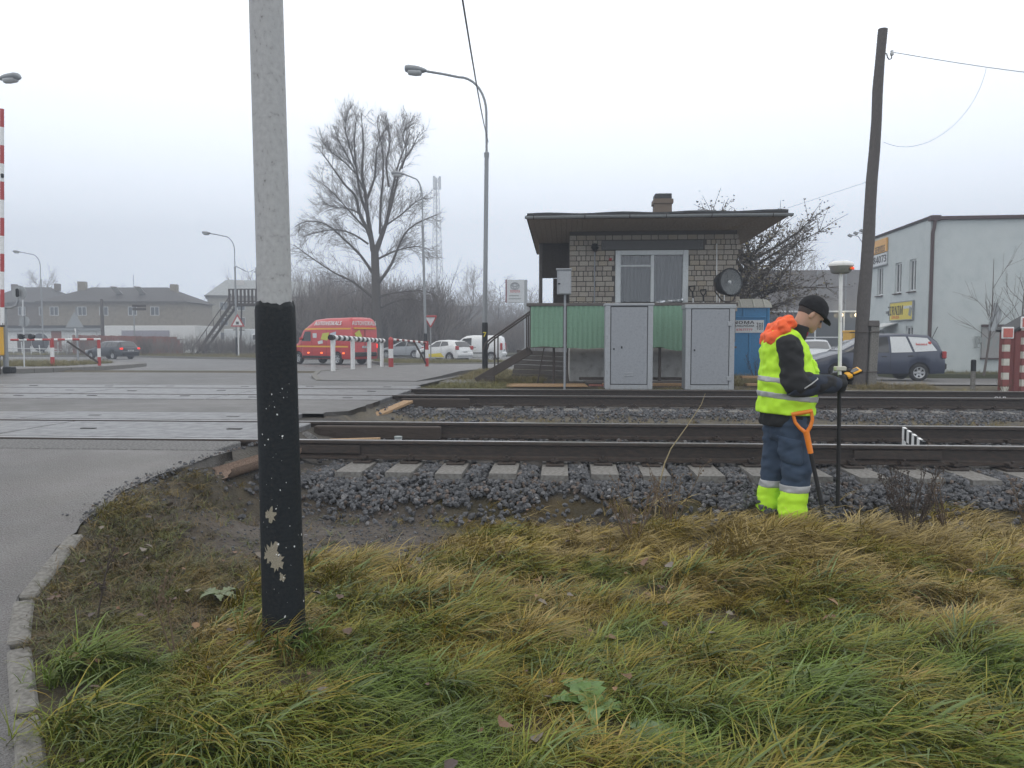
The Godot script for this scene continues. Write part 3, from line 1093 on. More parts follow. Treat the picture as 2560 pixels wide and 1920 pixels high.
	var b1 := Vector3(5.16, 4.3, -24.9)
	var th := Vector3(0, 0.05, 0)
	var mid := (f0 + b1) * 0.5
	# roofing sheet with an uneven, lapped front edge
	var n := 24
	for i in n:
		var u := f0.lerp(f1, float(i) / n)
		var v := f0.lerp(f1, float(i + 1) / n)
		var ru := u + Vector3(0, 0.08 + 0.05 * sin(i * 0.9) * 0.3 + 0.02 * i / n, 0.05)
		var rv := v + Vector3(0, 0.08 + 0.05 * sin((i + 1) * 0.9) * 0.3 + 0.02 * (i + 1) / n, 0.05)
		var bu := b0.lerp(b1, float(i) / n) + Vector3(0, 0.1, 0)
		var bv := b0.lerp(b1, float(i + 1) / n) + Vector3(0, 0.1, 0)
		quad(st, ru, rv, bv, bu, mid - Vector3(0, 9, 0))
		quad(st, ru - th, rv - th, bv - th, bu - th, mid + Vector3(0, 9, 0))
		quad(st, ru, rv, rv - th, ru - th, mid)
	quad(st, f0 + Vector3(0, 0.08, 0.05), b0 + Vector3(0, 0.1, 0), b0 + Vector3(0, 0.05, 0), f0 + Vector3(0, 0.03, 0.05), mid)
	quad(st, f1 + Vector3(0, 0.1, 0.05), b1 + Vector3(0, 0.1, 0), b1 + Vector3(0, 0.05, 0), f1 + Vector3(0, 0.05, 0.05), mid)
	put(st, "roofing_sheet", M.bitumen, roof)
	brr("fascia", f0 + Vector3(0, 0.02, 0), f1 + Vector3(0, 0.02, 0), 0.03, 0.09, M.grey_wood, roof)
	brr("fascia", f0 + Vector3(0, 0.0, 0), b0, 0.03, 0.09, M.grey_wood, roof)
	brr("fascia", f1 + Vector3(0, 0.0, 0), b1, 0.03, 0.09, M.grey_wood, roof)
	var nb := 46
	for i in nb:
		var x := lerpf(-0.9, 5.14, (i + 0.5) / nb)
		brr("soffit_board", Vector3(x, 4.375 + rng.randf_range(-0.003, 0.003), -18.36), Vector3(x, 4.255, -24.8), 6.04 / nb - 0.006, 0.018, M.soffit_wood, roof)
	var g := Node3D.new()
	g.name = "gutter"
	t.add_child(g)
	st = mk()
	st.set_smooth_group(0)
	for i in 20:
		for k in 8:
			var q := []
			for e in [[0, 0], [1, 0], [1, 1], [0, 1]]:
				var an: float = PI + PI * (k + e[1]) / 8.0
				var x: float = lerpf(-0.97, 5.26, (i + e[0]) / 20.0)
				q.append(Vector3(x, 4.44 + 0.065 * sin(an) + 0.004 * sin(x * 2.0), -18.245 + 0.06 * cos(an)))
			for v in [q[0], q[1], q[2], q[0], q[2], q[3]]:
				st.add_vertex(v)
	put(st, "trough", M.galv, g)
	for x in [-0.76, 0.45, 1.5, 2.35, 3.4, 4.8]:
		st = mk()
		tube(st, [Vector3(x, 4.47, -18.3), Vector3(x, 4.38, -18.28), Vector3(x, 4.368, -18.245), Vector3(x, 4.39, -18.19), Vector3(x, 4.45, -18.178)], 0.009, 5)
		put(st, "bracket", M.iron_brown, g)
	# chimney
	tmat("old_brick", M.brick_a.albedo_texture, Vector3.ONE * 1.7, 0.92, M_grit_n, 0.6, col(0.42, 0.37, 0.34))
	var ch := Node3D.new()
	ch.name = "chimney"
	t.add_child(ch)
	bx("stack", Vector3(2.67, 4.85, -21.6), Vector3(0.47, 0.95, 0.5), M.old_brick, ch, 0.012)
	bx("collar", Vector3(2.67, 5.3, -21.6), Vector3(0.54, 0.13, 0.56), M.old_brick, ch, 0.012)
	bx("cap", Vector3(2.67, 5.44, -21.6), Vector3(0.46, 0.15, 0.48), M.bitumen, ch, 0.02)
	# porch at the left: posts and dark boarding with an opening through to the sky
	var po := Node3D.new()
	po.name = "porch"
	t.add_child(po)
	for q in [[Vector3(-0.72, 2.83, -22.3), Vector3(0.1, 2.95, 0.1)], [Vector3(-0.4, 2.1, -22.3), Vector3(0.09, 0.9, 0.07)]]:
		bx("post", q[0], q[1], M.grey_wood, po, 0.008)
	for i in 8:
		bx("board", Vector3(-0.63 + i * 0.101, 3.8, -22.3), Vector3(0.096, 1.02, 0.03), M.dark_wood, po, 0.004)
	for i in 5:
		bx("board", Vector3(-0.31 + i * 0.101, 2.78, -22.302), Vector3(0.096, 1.0, 0.03), M.dark_wood, po, 0.004)
	for i in 8:
		bx("board", Vector3(-0.63 + i * 0.101, 1.85, -22.3), Vector3(0.096, 0.98, 0.03), M.grey_wood, po, 0.004)
	bx("backing", Vector3(-0.27, 3.8, -22.33), Vector3(0.82, 1.02, 0.02), M.dark_wood, po)
	bx("backing", Vector3(-0.1, 2.78, -22.33), Vector3(0.52, 1.0, 0.02), M.dark_wood, po)
	# balcony: deck, rail, green sheets, props
	var bl := Node3D.new()
	bl.name = "balcony"
	t.add_child(bl)
	for i in 12:
		bx("deck_board", Vector3(1.6, 1.33, -18.63 - i * 0.131), Vector3(5.0, 0.045, 0.124), M.grey_wood, bl, 0.004)
	bx("rail_cap", Vector3(1.58, 2.36, -18.58), Vector3(5.05, 0.075, 0.11), M.grey_wood, bl, 0.008)
	bx("rail_cap", Vector3(-0.87, 2.36, -19.35), Vector3(0.09, 0.07, 1.44), M.grey_wood, bl, 0.008)
	for x in [-0.84, 0.0, 1.2, 2.4, 3.95]:
		bx("rail_post", Vector3(x, 1.84, -18.64), Vector3(0.06, 1.0, 0.06), M.grey_wood, bl, 0.005)
	for q in [[-0.84, -0.05, 1.335, 0.0], [0.04, 1.08, 1.3, 0.012], [1.02, 2.06, 1.29, 0.0], [2.0, 2.42, 1.27, 0.012], [2.38, 3.05, 1.25, 0.024], [3.0, 3.98, 1.3, 0.0]]:
		green_sheet(bl, q[0], q[1], q[2], 2.325, -18.555 + q[3])
	# the short end
	st = mk()
	box(st, Vector3(-0.86, 1.83, -19.3), Vector3(0.012, 0.98, 1.36))
	put(st, "end_sheet", M.green_panel, bl)
	for q in [[-0.28, -18.8, 0.03], [0.06, -18.75, 0.02], [1.0, -18.75, 0.035], [2.3, -18.75, 0.035], [3.9, -18.75, 0.035]]:
		tb("prop", [Vector3(q[0], 0.35, q[1]), Vector3(q[0], 1.31, q[1])], q[2], M.iron_brown, bl, 8)
	tb("brace", [Vector3(-0.68, 0.43, -18.7), Vector3(-0.52, 1.31, -18.7)], 0.018, M.iron_brown, bl, 6)
	bx("brace_foot", Vector3(-0.69, 0.425, -18.7), Vector3(0.18, 0.03, 0.12), M.iron_brown, bl)
	# wall fittings
	st = mk()
	tube(st, [Vector3(0.76, 2.3, -20.14), Vector3(0.76, 3.9, -20.14)], 0.018, 6)
	put(st, "conduit", M.grey_paint, t)
	st = mk()
	lathe(st, [[0.0, 0.14], [0.07, 0.12], [0.1, 0.02], [0.085, 0.0], [0.05, -0.07], [0.0, -0.09]], 14, Transform3D(Basis.IDENTITY, Vector3(0.76, 3.88, -20.08)))
	put(st, "wall_lamp", M.black_paint, t)
	bx("alarm_box", Vector3(1.17, 3.6, -20.16), Vector3(0.07, 0.07, 0.05), M.red_paint, t, 0.01)
	# stair down to the left
	var s := Node3D.new()
	s.name = "stair"
	t.add_child(s)
	for z in [-18.75, -19.65]:
		brr("stringer", Vector3(-0.88, 1.24, z), Vector3(-2.2, 0.47, z), 0.05, 0.2, M.iron_brown, s, 0.008)
	for i in 5:
		bx("tread", Vector3(-1.05 - i * 0.25, 1.16 - i * 0.148, -19.2), Vector3(0.26, 0.035, 0.88), M.iron_brown, s, 0.004)
	for z in [-18.72, -19.68]:
		var hr := [Vector3(-0.86, 2.2, z), Vector3(-1.85, 1.52, z), Vector3(-1.98, 1.4, z), Vector3(-2.02, 1.26, z)]
		tb("handrail", hr, 0.025, M.iron_brown, s, 6)
		tb("baluster", [Vector3(-1.74, 0.72, z), Vector3(-1.74, 1.58, z)], 0.02, M.iron_brown, s, 6)
		tb("baluster", [Vector3(-0.95, 1.2, z), Vector3(-0.95, 2.12, z)], 0.018, M.iron_brown, s, 6)
	bx("foot_block", Vector3(-1.85, 0.46, -18.75), Vector3(0.22, 0.3, 0.14), M.iron_brown, s, 0.01)
	tag(bx("concrete_pad", Vector3(-2.45, 0.37, -19.1), Vector3(1.3, 0.2, 1.3), M.rough_concrete, null, 0.03), "weathered concrete pad at the foot of the booth stair", "pad")


func green_sheet(parent: Node, x0: float, x1: float, y0: float, y1: float, z: float) -> void:
	var st := mk()
	st.set_smooth_group(0)
	var n := maxi(8, roundi((x1 - x0) / 0.016))
	for face in 2:
		for i in n:
			var p := []
			for e in [i, i + 1]:
				var x := lerpf(x0, x1, float(e) / n)
				var ragged: float = y0 + 0.012 * sin(x * 9.0) + (0.05 * maxf(0.0, sin(x * 3.1 + 1.0)) if x > 0.6 else 0.0)
				var dz := 0.014 * sin(x * TAU / 0.118) - 0.004 * face
				p.append([x, ragged, z + dz])
			var a := Vector3(p[0][0], y1, p[0][2])
			var b := Vector3(p[1][0], y1, p[1][2])
			var c := Vector3(p[1][0], p[1][1], p[1][2])
			var d := Vector3(p[0][0], p[0][1], p[0][2])
			for v in ([a, b, c, a, c, d] if face == 0 else [a, c, b, a, d, c]):
				st.add_vertex(v)
	put(st, "corrugated_sheet", M.green_panel, parent)


func cabinet(label: String, x0: float, x1: float, y0: float, y1: float, dark_top: bool) -> void:
	var t := thing("switch_cabinet", label, "cabinet", Vector3((x0 + x1) * 0.5, y0, -17.15), 0.0, "trackside cabinets")
	var w := x1 - x0
	var h := y1 - y0
	bx("carcass", Vector3(0, h * 0.5, 0), Vector3(w, h, 0.5), M.grey_paint, t, 0.012)
	bx("top_cap", Vector3(0, h + 0.015, 0), Vector3(w + 0.05, 0.05 if not dark_top else 0.09, 0.56), M.grey_paint_light if not dark_top else M.galv, t, 0.01)
	# frame strips stand proud; the door sits between them with a dark joint
	for s in [-1.0, 1.0]:
		bx("frame_strip", Vector3(s * (w * 0.5 - 0.055), h * 0.5, 0.258), Vector3(0.11, h - 0.01, 0.02), M.grey_paint_light, t, 0.004)
	bx("frame_strip", Vector3(0, 0.05, 0.258), Vector3(w - 0.23, 0.1, 0.018), M.grey_paint_light, t, 0.004)
	bx("door_joint_shade", Vector3(0, h * 0.5 + 0.04, 0.252), Vector3(w - 0.225, h - 0.12, 0.006), M.black_rubber, t)  # black sheet put in for the shade of the door joint
	var door := bx("door", Vector3(0.0, h * 0.5 + 0.035, 0.266), Vector3(w - 0.252, h - 0.16, 0.022), M.grey_paint, t, 0.006)
	bx("keyhole", Vector3(-w * 0.5 + 0.19, h * 0.48, 0.281), Vector3(0.03, 0.04, 0.012), M.black_paint, door)
	if dark_top:
		for y in [0.25, h - 0.36]:
			bx("hinge", Vector3(w * 0.5 - 0.11, y, 0.282), Vector3(0.09, 0.1, 0.03), M.grey_paint_light, t, 0.006)
	else:
		for i in 3:
			bx("vent_slat", Vector3(0.0, 0.3 + i * 0.035, 0.281), Vector3(0.2, 0.02, 0.012), M.grey_paint_light, door, 0.004)
		bx("keyhole", Vector3(-0.16, h * 0.5, 0.281), Vector3(0.03, 0.05, 0.012), M.black_paint, door)


func d_shovel(called: String, label: String, at: Vector3, lean: Vector3, hgt: float, shaft_m: Material, grip_m: Material, blade := true) -> Node3D:
	# a D-grip shovel standing on its blade; the grip at the top lies in the plane across the lean
	var t := thing(called, label, "shovel", at)
	var top := lean.normalized() * hgt
	var dir := lean.normalized()
	var side := Vector3(0.97, 0, 0.24)
	side = (side - dir * side.dot(dir)).normalized()
	var k := hgt - 0.2
	tb("shaft", [dir * 0.28, dir * (k - 0.1)], [0.017, 0.016], shaft_m, t, 10)
	var st := mk()
	tube(st, [dir * (k - 0.16), dir * (k - 0.02), dir * (k + 0.02)], [0.021, 0.023, 0.024], 10)
	for s in [-1.0, 1.0]:
		tube(st, [dir * (k + 0.01) + side * s * 0.008, dir * (k + 0.05) + side * s * 0.04, dir * (k + 0.1) + side * s * 0.064, dir * (k + 0.165) + side * s * 0.068], [0.016, 0.0145, 0.013, 0.013], 8)
	tube(st, [dir * (k + 0.165) - side * 0.078, dir * (k + 0.165) + side * 0.078], 0.0165, 10)
	put(st, "d_grip", grip_m, t)
	if blade:
		st = mk()
		st.set_smooth_group(0)
		var nrm := side.cross(dir)
		for i in 6:
			for j in 8:
				var q := []
				for e in [[0, 0], [1, 0], [1, 1], [0, 1]]:
					var u: float = (i + e[0]) / 6.0 * 2.0 - 1.0
					var v: float = (j + e[1]) / 8.0
					var hw := 0.1 * (1.0 - 0.75 * pow(1.0 - v, 3.0))
					q.append(dir * (0.3 * v) + side * u * hw + nrm * 0.02 * u * u)
				for v in [q[0], q[1], q[2], q[0], q[2], q[3]]:
					st.add_vertex(v)
		put(st, "blade", M.galv, t)
	return t


func make_booth_things() -> void:
	cabinet("plain grey trackside cabinet with small vent slats, nearer the stair", 0.88, 1.92, 0.42, 2.27, false)
	cabinet("grey trackside cabinet with hinges on its right edge and dark top", 2.63, 3.68, 0.42, 2.22, true)
	# meter box on its post
	var t := thing("meter_box", "small grey metal meter box on a thin post before the balcony", "meter box", Vector3(-0.03, 0.38, -17.2))
	bx("case", Vector3(0, 2.42, 0), Vector3(0.32, 0.55, 0.16), M.grey_paint, t, 0.01)
	bx("hood", Vector3(-0.005, 2.705, 0.01), Vector3(0.35, 0.03, 0.2), M.grey_paint_light, t, 0.004)
	bx("door", Vector3(0.01, 2.41, 0.085), Vector3(0.27, 0.5, 0.014), M.grey_paint_light, t, 0.004)
	bx("latch", Vector3(-0.11, 2.38, 0.1), Vector3(0.05, 0.03, 0.02), M.black_paint, t, 0.004)
	tb("post", [Vector3(0.02, 0, 0), Vector3(0.02, 2.16, 0)], 0.027, M.grey_paint, t, 10)
	# searchlight on the rail
	t = thing("searchlight", "large round dark searchlight mounted on the balcony corner", "searchlight", Vector3(3.86, 2.4, -18.55), 0.45)
	var st := mk()
	var xf := Transform3D(Basis(Vector3.RIGHT, PI / 2 - 0.06), Vector3(0, 0.47, 0))
	lathe(st, [[0.0, -0.34], [0.16, -0.33], [0.26, -0.2], [0.31, 0.0], [0.335, 0.1], [0.335, 0.13], [0.3, 0.135], [0.27, 0.06]], 28, xf, false)
	put(st, "drum", M.black_paint, t)
	st = mk()
	lathe(st, [[0.298, 0.11], [0.2, 0.06], [0.1, 0.02], [0.0, 0.0]], 24, xf, false)
	mat("reflector", col(0.05, 0.056, 0.055), 0.35, 0.5)
	put(st, "reflector", M.reflector, t)
	st = mk()
	lathe(st, [[0.3, 0.128], [0.15, 0.14], [0.0, 0.144]], 24, xf, false)
	put(st, "lens", M.clear_glass, t)
	st = mk()
	lathe(st, [[0.04, 0.05], [0.05, 0.08], [0.0, 0.11]], 12, xf, false)
	put(st, "bulb", M.glass_lamp, t)
	for s in [-1.0, 1.0]:
		tb("yoke", [Vector3(s * 0.34, 0.47, -0.05), Vector3(s * 0.32, 0.25, -0.05), Vector3(s * 0.16, 0.04, 0), Vector3(0, -0.0, 0)], 0.018, M.iron_brown, t, 6)
	# tools on the balcony
	d_shovel("stored_shovel", "taller of two black-gripped shovels leaning on the brick wall", Vector3(3.3, 1.37, -19.6), Vector3(-0.02, 1, -0.3), 1.62, M.white_paint, M.black_rubber)
	d_shovel("stored_shovel", "shorter of two black-gripped shovels, nearer the searchlight", Vector3(3.52, 1.37, -19.6), Vector3(0.02, 1, -0.3), 1.52, M.white_paint, M.black_rubber)
	tag(tb("measuring_rod", [Vector3(3.87, 1.37, -19.8), Vector3(3.89, 3.98, -20.12)], 0.014, M.white_paint, null, 6), "long thin white rod leaning on the brick wall by the searchlight", "rod")
	tag(tb("flag_stick", [Vector3(3.86, 1.37, -19.6), Vector3(3.98, 2.75, -20.1)], 0.014, M.white_paint, null, 6), "short pale stick just left of the searchlight", "stick")
	tag(tb("flag_stick", [Vector3(3.96, 1.37, -19.6), Vector3(4.1, 2.7, -20.1)], 0.014, M.white_paint, null, 6), "short pale stick behind the searchlight edge", "stick")
	# timber and boards under the balcony
	var n := 0
	var woods := [M.dark_wood, M.grey_wood, M.tan_wood, M.dark_wood]
	for q in [[0.35, 0.52, -18.9, 3.0, "dark board lying highest under the balcony"], [0.5, 0.45, -18.7, 3.3, "grey board under the balcony, second from the top"], [0.9, 0.4, -18.45, 2.8, "tan board lying on the ground under the balcony"], [0.6, 0.34, -18.2, 3.4, "dark board lying lowest and nearest under the balcony"]]:
		tag(brr("stacked_board", Vector3(q[0], q[1] + 0.03, q[2]), Vector3(q[0] + q[3], q[1] + 0.03, q[2] - 0.05), 0.22, 0.06, woods[n], null, 0.006), q[4], "board", "boards under the balcony")
		n += 1
	tag(brr("broken_board", Vector3(0.55, 0.46, -17.75), Vector3(1.3, 0.44, -17.7), 0.12, 0.04, M.brown_sheet), "reddish broken board beside the left cabinet", "board")
	for i in 6:
		tag(brr("weathered_plank", Vector3(-1.5 + i * 0.03, 0.48 + i * 0.135, -21.3), Vector3(0.05, 0.44 + i * 0.13, -21.2), 0.03, 0.125, M.grey_wood, null, 0.004), "%s grey weathered plank from the ground in the boarding behind the stair" % ORD[i], "plank", "boarding behind the stair")
	tag(bx("wooden_sheet", Vector3(-0.45, 0.43, -18.05), Vector3(1.9, 0.03, 0.95), M.tan_wood, null, 0.004, Basis(Vector3.UP, 0.06)), "flat tan wooden sheet on the ground below the balcony corner", "sheet")
	for q in [[Vector3(4.2, 0.62, -18.5), 1.15, "upper tan plank beside the right cabinet"], [Vector3(4.25, 0.46, -18.2), 1.5, "lower tan plank beside the right cabinet"]]:
		tag(brr("tan_plank", q[0], q[0] + Vector3(q[1], 0, -0.1), 0.2, 0.05, M.tan_wood), q[2], "plank")
	# portable toilet
	t = thing("portable_toilet", "blue portable toilet with pale domed roof and white sign", "toilet", Vector3(5.46, 0.36, -23.4), -0.06)
	bx("cabin", Vector3(0, 1.08, 0), Vector3(1.08, 2.05, 1.08), M.blue_plastic, t, 0.03)
	for s in [-1.0, 1.0]:
		bx("corner_post", Vector3(s * 0.5, 1.08, 0.535), Vector3(0.09, 2.03, 0.05), M.blue_plastic, t, 0.02)
	bx("door_rib", Vector3(-0.2, 1.95, 0.546), Vector3(0.07, 0.26, 0.03), M.blue_plastic, t, 0.01)
	bx("door_rib", Vector3(0.0, 1.8, 0.546), Vector3(0.88, 0.05, 0.03), M.blue_plastic, t, 0.01)
	bx("door_rib", Vector3(-0.02, 0.8, 0.546), Vector3(0.05, 1.2, 0.03), M.blue_plastic, t, 0.01)
	st = mk()
	st.set_smooth_group(0)
	var prof := [[-0.6, 2.08], [-0.57, 2.2], [-0.47, 2.3], [-0.25, 2.335], [0.25, 2.335], [0.47, 2.3], [0.57, 2.2], [0.6, 2.08]]
	for i in prof.size() - 1:
		var a := Vector3(prof[i][0], prof[i][1], 0.6)
		var b := Vector3(prof[i + 1][0], prof[i + 1][1], 0.6)
		var c := Vector3(prof[i + 1][0], prof[i + 1][1] , -0.6)
		var d := Vector3(prof[i][0], prof[i][1], -0.6)
		var a2 := Vector3(prof[i][0], maxf(2.08, prof[i][1] - 0.02), 0.52) if i > 0 else a
		quad(st, a, b, c, d, Vector3(0, 1, 0))
	var fr := PackedVector2Array()
	for p in prof:
		fr.append(Vector2(p[0], p[1]))
	prism(st, fr, 0.02, Transform3D(Basis.IDENTITY, Vector3(0, 0, 0.6)))
	put(st, "roof_dome", M.cream_plastic, t)
	for x in [-0.3, 0.06, 0.36]:
		bx("roof_rib", Vector3(x, 2.22, 0.605), Vector3(0.04, 0.24, 0.03), M.cream_plastic, t, 0.01, Basis(Vector3.BACK, 0.25))
	var sg := bx("sign_plate", Vector3(-0.05, 1.53, 0.565), Vector3(0.86, 0.37, 0.01), M.sign_white, t)
	text(sg, "lettering", "NOMA", 0.085, Vector3(-0.2, 1.645, 0.571), Basis.IDENTITY, M.print_dark, 1.7)
	text(sg, "lettering", "APKALPOŠANA", 0.06, Vector3(-0.17, 1.545, 0.571), Basis.IDENTITY, M.print_dark, 0.95)
	text(sg, "lettering", "67677777", 0.06, Vector3(-0.17, 1.435, 0.571), Basis.IDENTITY, M.print_red, 1.25)
	text(sg, "lettering", "TOI", 0.1, Vector3(0.26, 1.585, 0.571), Basis.IDENTITY, M.print_dark, 0.8)
	text(sg, "lettering", "TOI", 0.1, Vector3(0.26, 1.48, 0.571), Basis.IDENTITY, M.print_dark, 0.8)


# ---------------------------------------------------------------- right-hand side
func far_window(parent: Node, at: Vector3, w: float, h: float, turn := 0.0, mull := 1, frame_m: Material = null, deep := 0.0) -> void:
	# frame with a pane; at is the middle of the opening on the wall face, facing +z before the turn
	var o := Node3D.new()
	o.name = "window"
	parent.add_child(o, true)
	o.position = at
	o.rotation.y = turn
	var fm: Material = frame_m if frame_m else M.window_white
	var st := mk()
	var f := 0.07
	box(st, Vector3(0, h / 2 - f / 2, 0.02 - deep), Vector3(w, f, 0.08))
	box(st, Vector3(0, -h / 2 + f / 2, 0.02 - deep), Vector3(w, f, 0.08))
	for i in mull + 2:
		box(st, Vector3(-w / 2 + f / 2 + (w - f) * i / (mull + 1), 0, 0.021 - deep), Vector3(f, h - 0.004, 0.082))
	put(st, "frame", fm, o)
	bx("pane", Vector3(0, 0, 0.01 - deep), Vector3(w - 0.1, h - 0.1, 0.02), M.far_pane, o)


func make_right_side() -> void:
	# wooden pole on a concrete stub
	var t := thing("utility_pole", "dark leaning wooden utility pole strapped to a concrete stub", "utility pole", Vector3(7.12, 0.4, -19))
	var lean := Vector3(0.32, 8.43, 0)
	var pts := []
	var rr := []
	for i in 13:
		var s := i / 12.0
		pts.append(lean * s + Vector3(0.012 * sin(i * 1.7), 0, 0.01 * cos(i * 2.1)))
		rr.append(lerpf(0.165, 0.105, s) + 0.004 * sin(i * 2.7))
	tb("pole", pts, rr, M.pole_wood, t, 14)
	bx("concrete_stub", Vector3(0.3, 0.72, 0.02), Vector3(0.2, 1.62, 0.2), M.kerb_concrete, t, 0.02, Basis(Vector3.BACK, -0.03))
	bx("stub_cap", Vector3(0.27, 1.5, 0.02), Vector3(0.26, 0.14, 0.25), M.grey_wood, t, 0.01)
	for y in [0.32, 1.28]:
		var st := mk()
		for q in [[Vector3(-0.18, 0, 0.18), Vector3(0.4, 0.02, 0.15)], [Vector3(-0.18, 0, -0.18), Vector3(0.4, 0.02, -0.14)], [Vector3(-0.18, 0, -0.18), Vector3(-0.18, 0, 0.18)], [Vector3(0.4, 0.02, -0.14), Vector3(0.4, 0.02, 0.15)]]:
			tube(st, [q[0] + Vector3(0.01, y, 0), q[1] + Vector3(0.01, y, 0)], 0.012, 5)
		put(st, "wire_strap", M.iron_brown, t)
	var st := mk()
	tube(st, [Vector3(0.4, 7.88, 0), Vector3(0.44, 7.86, 0), Vector3(0.46, 7.78, 0), Vector3(0.5, 7.73, 0), Vector3(0.55, 7.75, 0), Vector3(0.56, 7.84, 0)], 0.013, 6)
	put(st, "hook", M.iron_brown, t)
	st = mk()
	lathe(st, [[0.0, -0.02], [0.04, -0.02], [0.045, 0.03], [0.03, 0.05], [0.036, 0.08], [0.0, 0.1]], 12, Transform3D(Basis.IDENTITY, Vector3(0.56, 7.85, 0)))
	put(st, "insulator", M.sign_white, t)
	# wires
	var w := mat("wire", col(0.16, 0.17, 0.19), 0.6)
	var a := Vector3(7.68, 8.3, -19)
	var b := Vector3(16, 7.2, -18.4)
	var arr := []
	for i in 13:
		var s := i / 12.0
		arr.append(a.lerp(b, s) - Vector3(0, 0.25 * sin(PI * s), 0))
	tag(tb("overhead_wire", arr, 0.008, w, null, 5), "pale overhead wire running right from the pole insulator", "wire")
	var slack := Curve3D.new()
	slack.add_point(arr[3], Vector3.ZERO, Vector3(-0.15, -1.1, 0))
	slack.add_point(Vector3(7.52, 6.2, -18.95), Vector3(1.0, -0.5, 0), Vector3.ZERO)
	var sag := []
	for i in 19:
		sag.append(slack.sample_baked(slack.get_baked_length() * i / 18.0))
	tag(tb("dangling_wire", sag, 0.004, w, null, 4), "thin slack wire looping back to the wooden pole", "wire")
	tag(tb("overhead_wire", [Vector3(7.25, 5.3, -19), Vector3(2.0, 5.9, -50), Vector3(-1, 6.2, -75)], 0.004, w, null, 4), "faint wire from the wooden pole behind the booth trees", "wire")
	# pale blue-grey building
	t = thing("service_building", "pale blue-grey two-storey service building with brown downpipe", "building", Vector3(15.1, 0, -33), deg_to_rad(-2.5))
	st = mk()
	# side wall with its window openings, front and far walls
	var opens := [[-5.96, -5.2, 3.62, 5.0], [-3.69, -2.93, 3.61, 5.0], [-2.07, -1.33, 3.6, 5.0], [-2.25, -1.46, 0.9, 2.07]]
	var zs := [-8.1, -5.96, -5.2, -3.69, -2.93, -2.25, -2.07, -1.46, -1.33, 0.0]
	var ys := [-0.3, 0.9, 2.07, 3.61, 5.0, 6.5]
	for i in zs.size() - 1:
		for j in ys.size() - 1:
			var mz: float = (zs[i] + zs[i + 1]) / 2
			var my: float = (ys[j] + ys[j + 1]) / 2
			var hole := false
			for o in opens:
				hole = hole or (mz > o[0] and mz < o[1] and my > o[2] - 0.02 and my < o[3])
			if not hole:
				quad(st, Vector3(0, ys[j], zs[i]), Vector3(0, ys[j], zs[i + 1]), Vector3(0, ys[j + 1], zs[i + 1]), Vector3(0, ys[j + 1], zs[i]), Vector3(5, 3, -4))
	for o in opens:
		var r := 0.14
		for q in [[Vector3(0, o[2], o[0]), Vector3(0, o[2], o[1])], [Vector3(0, o[3], o[0]), Vector3(0, o[3], o[1])], [Vector3(0, o[2], o[0]), Vector3(0, o[3], o[0])], [Vector3(0, o[2], o[1]), Vector3(0, o[3], o[1])]]:
			quad(st, q[0], q[1], q[1] + Vector3(r, 0, 0), q[0] + Vector3(r, 0, 0), Vector3(0.05, (o[2] + o[3]) / 2, (o[0] + o[1]) / 2) + (q[0] + q[1]) * 0.0)
	quad(st, Vector3(0, -0.3, 0), Vector3(20, -0.3, 0), Vector3(20, 6.5, 0), Vector3(0, 6.5, 0), Vector3(5, 3, -4))
	quad(st, Vector3(0, -0.3, -8.1), Vector3(20, -0.3, -8.1), Vector3(20, 6.5, -8.1), Vector3(0, 6.5, -8.1), Vector3(5, 3, -4))
	quad(st, Vector3(20, -0.3, -8.1), Vector3(20, -0.3, 0), Vector3(20, 6.5, 0), Vector3(20, 6.5, -8.1), Vector3(5, 3, -4))
	put(st, "wall", M.render_blue, t)
	var rf := Node3D.new()
	rf.name = "roof"
	t.add_child(rf)
	bx("roof_slab", Vector3(10, 6.53, -4.05), Vector3(20.1, 0.1, 8.2), M.bitumen, rf)
	bx("eaves_trim", Vector3(10.15, 6.5, 0.06), Vector3(19.9, 0.14, 0.18), M.pipe_brown, rf, 0.01)
	bx("verge_trim", Vector3(-0.02, 6.57, -4.05), Vector3(0.1, 0.05, 8.2), M.pipe_brown, rf)
	bx("corner_post", Vector3(0.14, 6.5, 0.02), Vector3(0.4, 0.22, 0.3), M.pipe_brown, rf, 0.01)
	st = mk()
	tube(st, [Vector3(0.12, 6.4, 0.12), Vector3(0.1, 6.1, 0.1), Vector3(0.06, 5.9, 0.09), Vector3(0.06, 0.6, 0.09), Vector3(0.03, 0.4, 0.12), Vector3(-0.1, 0.12, 0.2)], 0.07, 10)
	put(st, "downpipe", M.pipe_brown, t)
	for o in opens:
		far_window(t, Vector3(0.12, (o[2] + o[3]) / 2, (o[0] + o[1]) / 2), o[1] - o[0], o[3] - o[2], -PI / 2, 1)
		bx("sill", Vector3(-0.03, o[2] - 0.03, (o[0] + o[1]) / 2), Vector3(0.12, 0.04, o[1] - o[0] + 0.14), M.pipe_brown, t)
	var sb := Basis(Vector3.UP, -PI / 2)
	var s1 := bx("orange_board", Vector3(-0.06, 6.0, -6.35), Vector3(0.08, 0.66, 3.45), M.orange_sign, t, 0.01)
	text(s1, "lettering", "AUTO", 0.3, Vector3(-0.103, 5.85, -7.4), sb, M.print_dark, 1.0)
	text(s1, "lettering", "SERVISS", 0.3, Vector3(-0.103, 5.85, -5.45), sb, M.print_dark, 0.85)
	var s2 := bx("number_board", Vector3(-0.05, 5.36, -6.3), Vector3(0.06, 0.56, 3.36), M.sign_white, t, 0.01)
	text(s2, "lettering", "29184073", 0.34, Vector3(-0.083, 5.36, -6.0), sb, M.print_dark, 1.35)
	bx("board_edge", Vector3(-0.06, 5.06, -6.3), Vector3(0.09, 0.05, 3.4), M.lamp_grey, t)
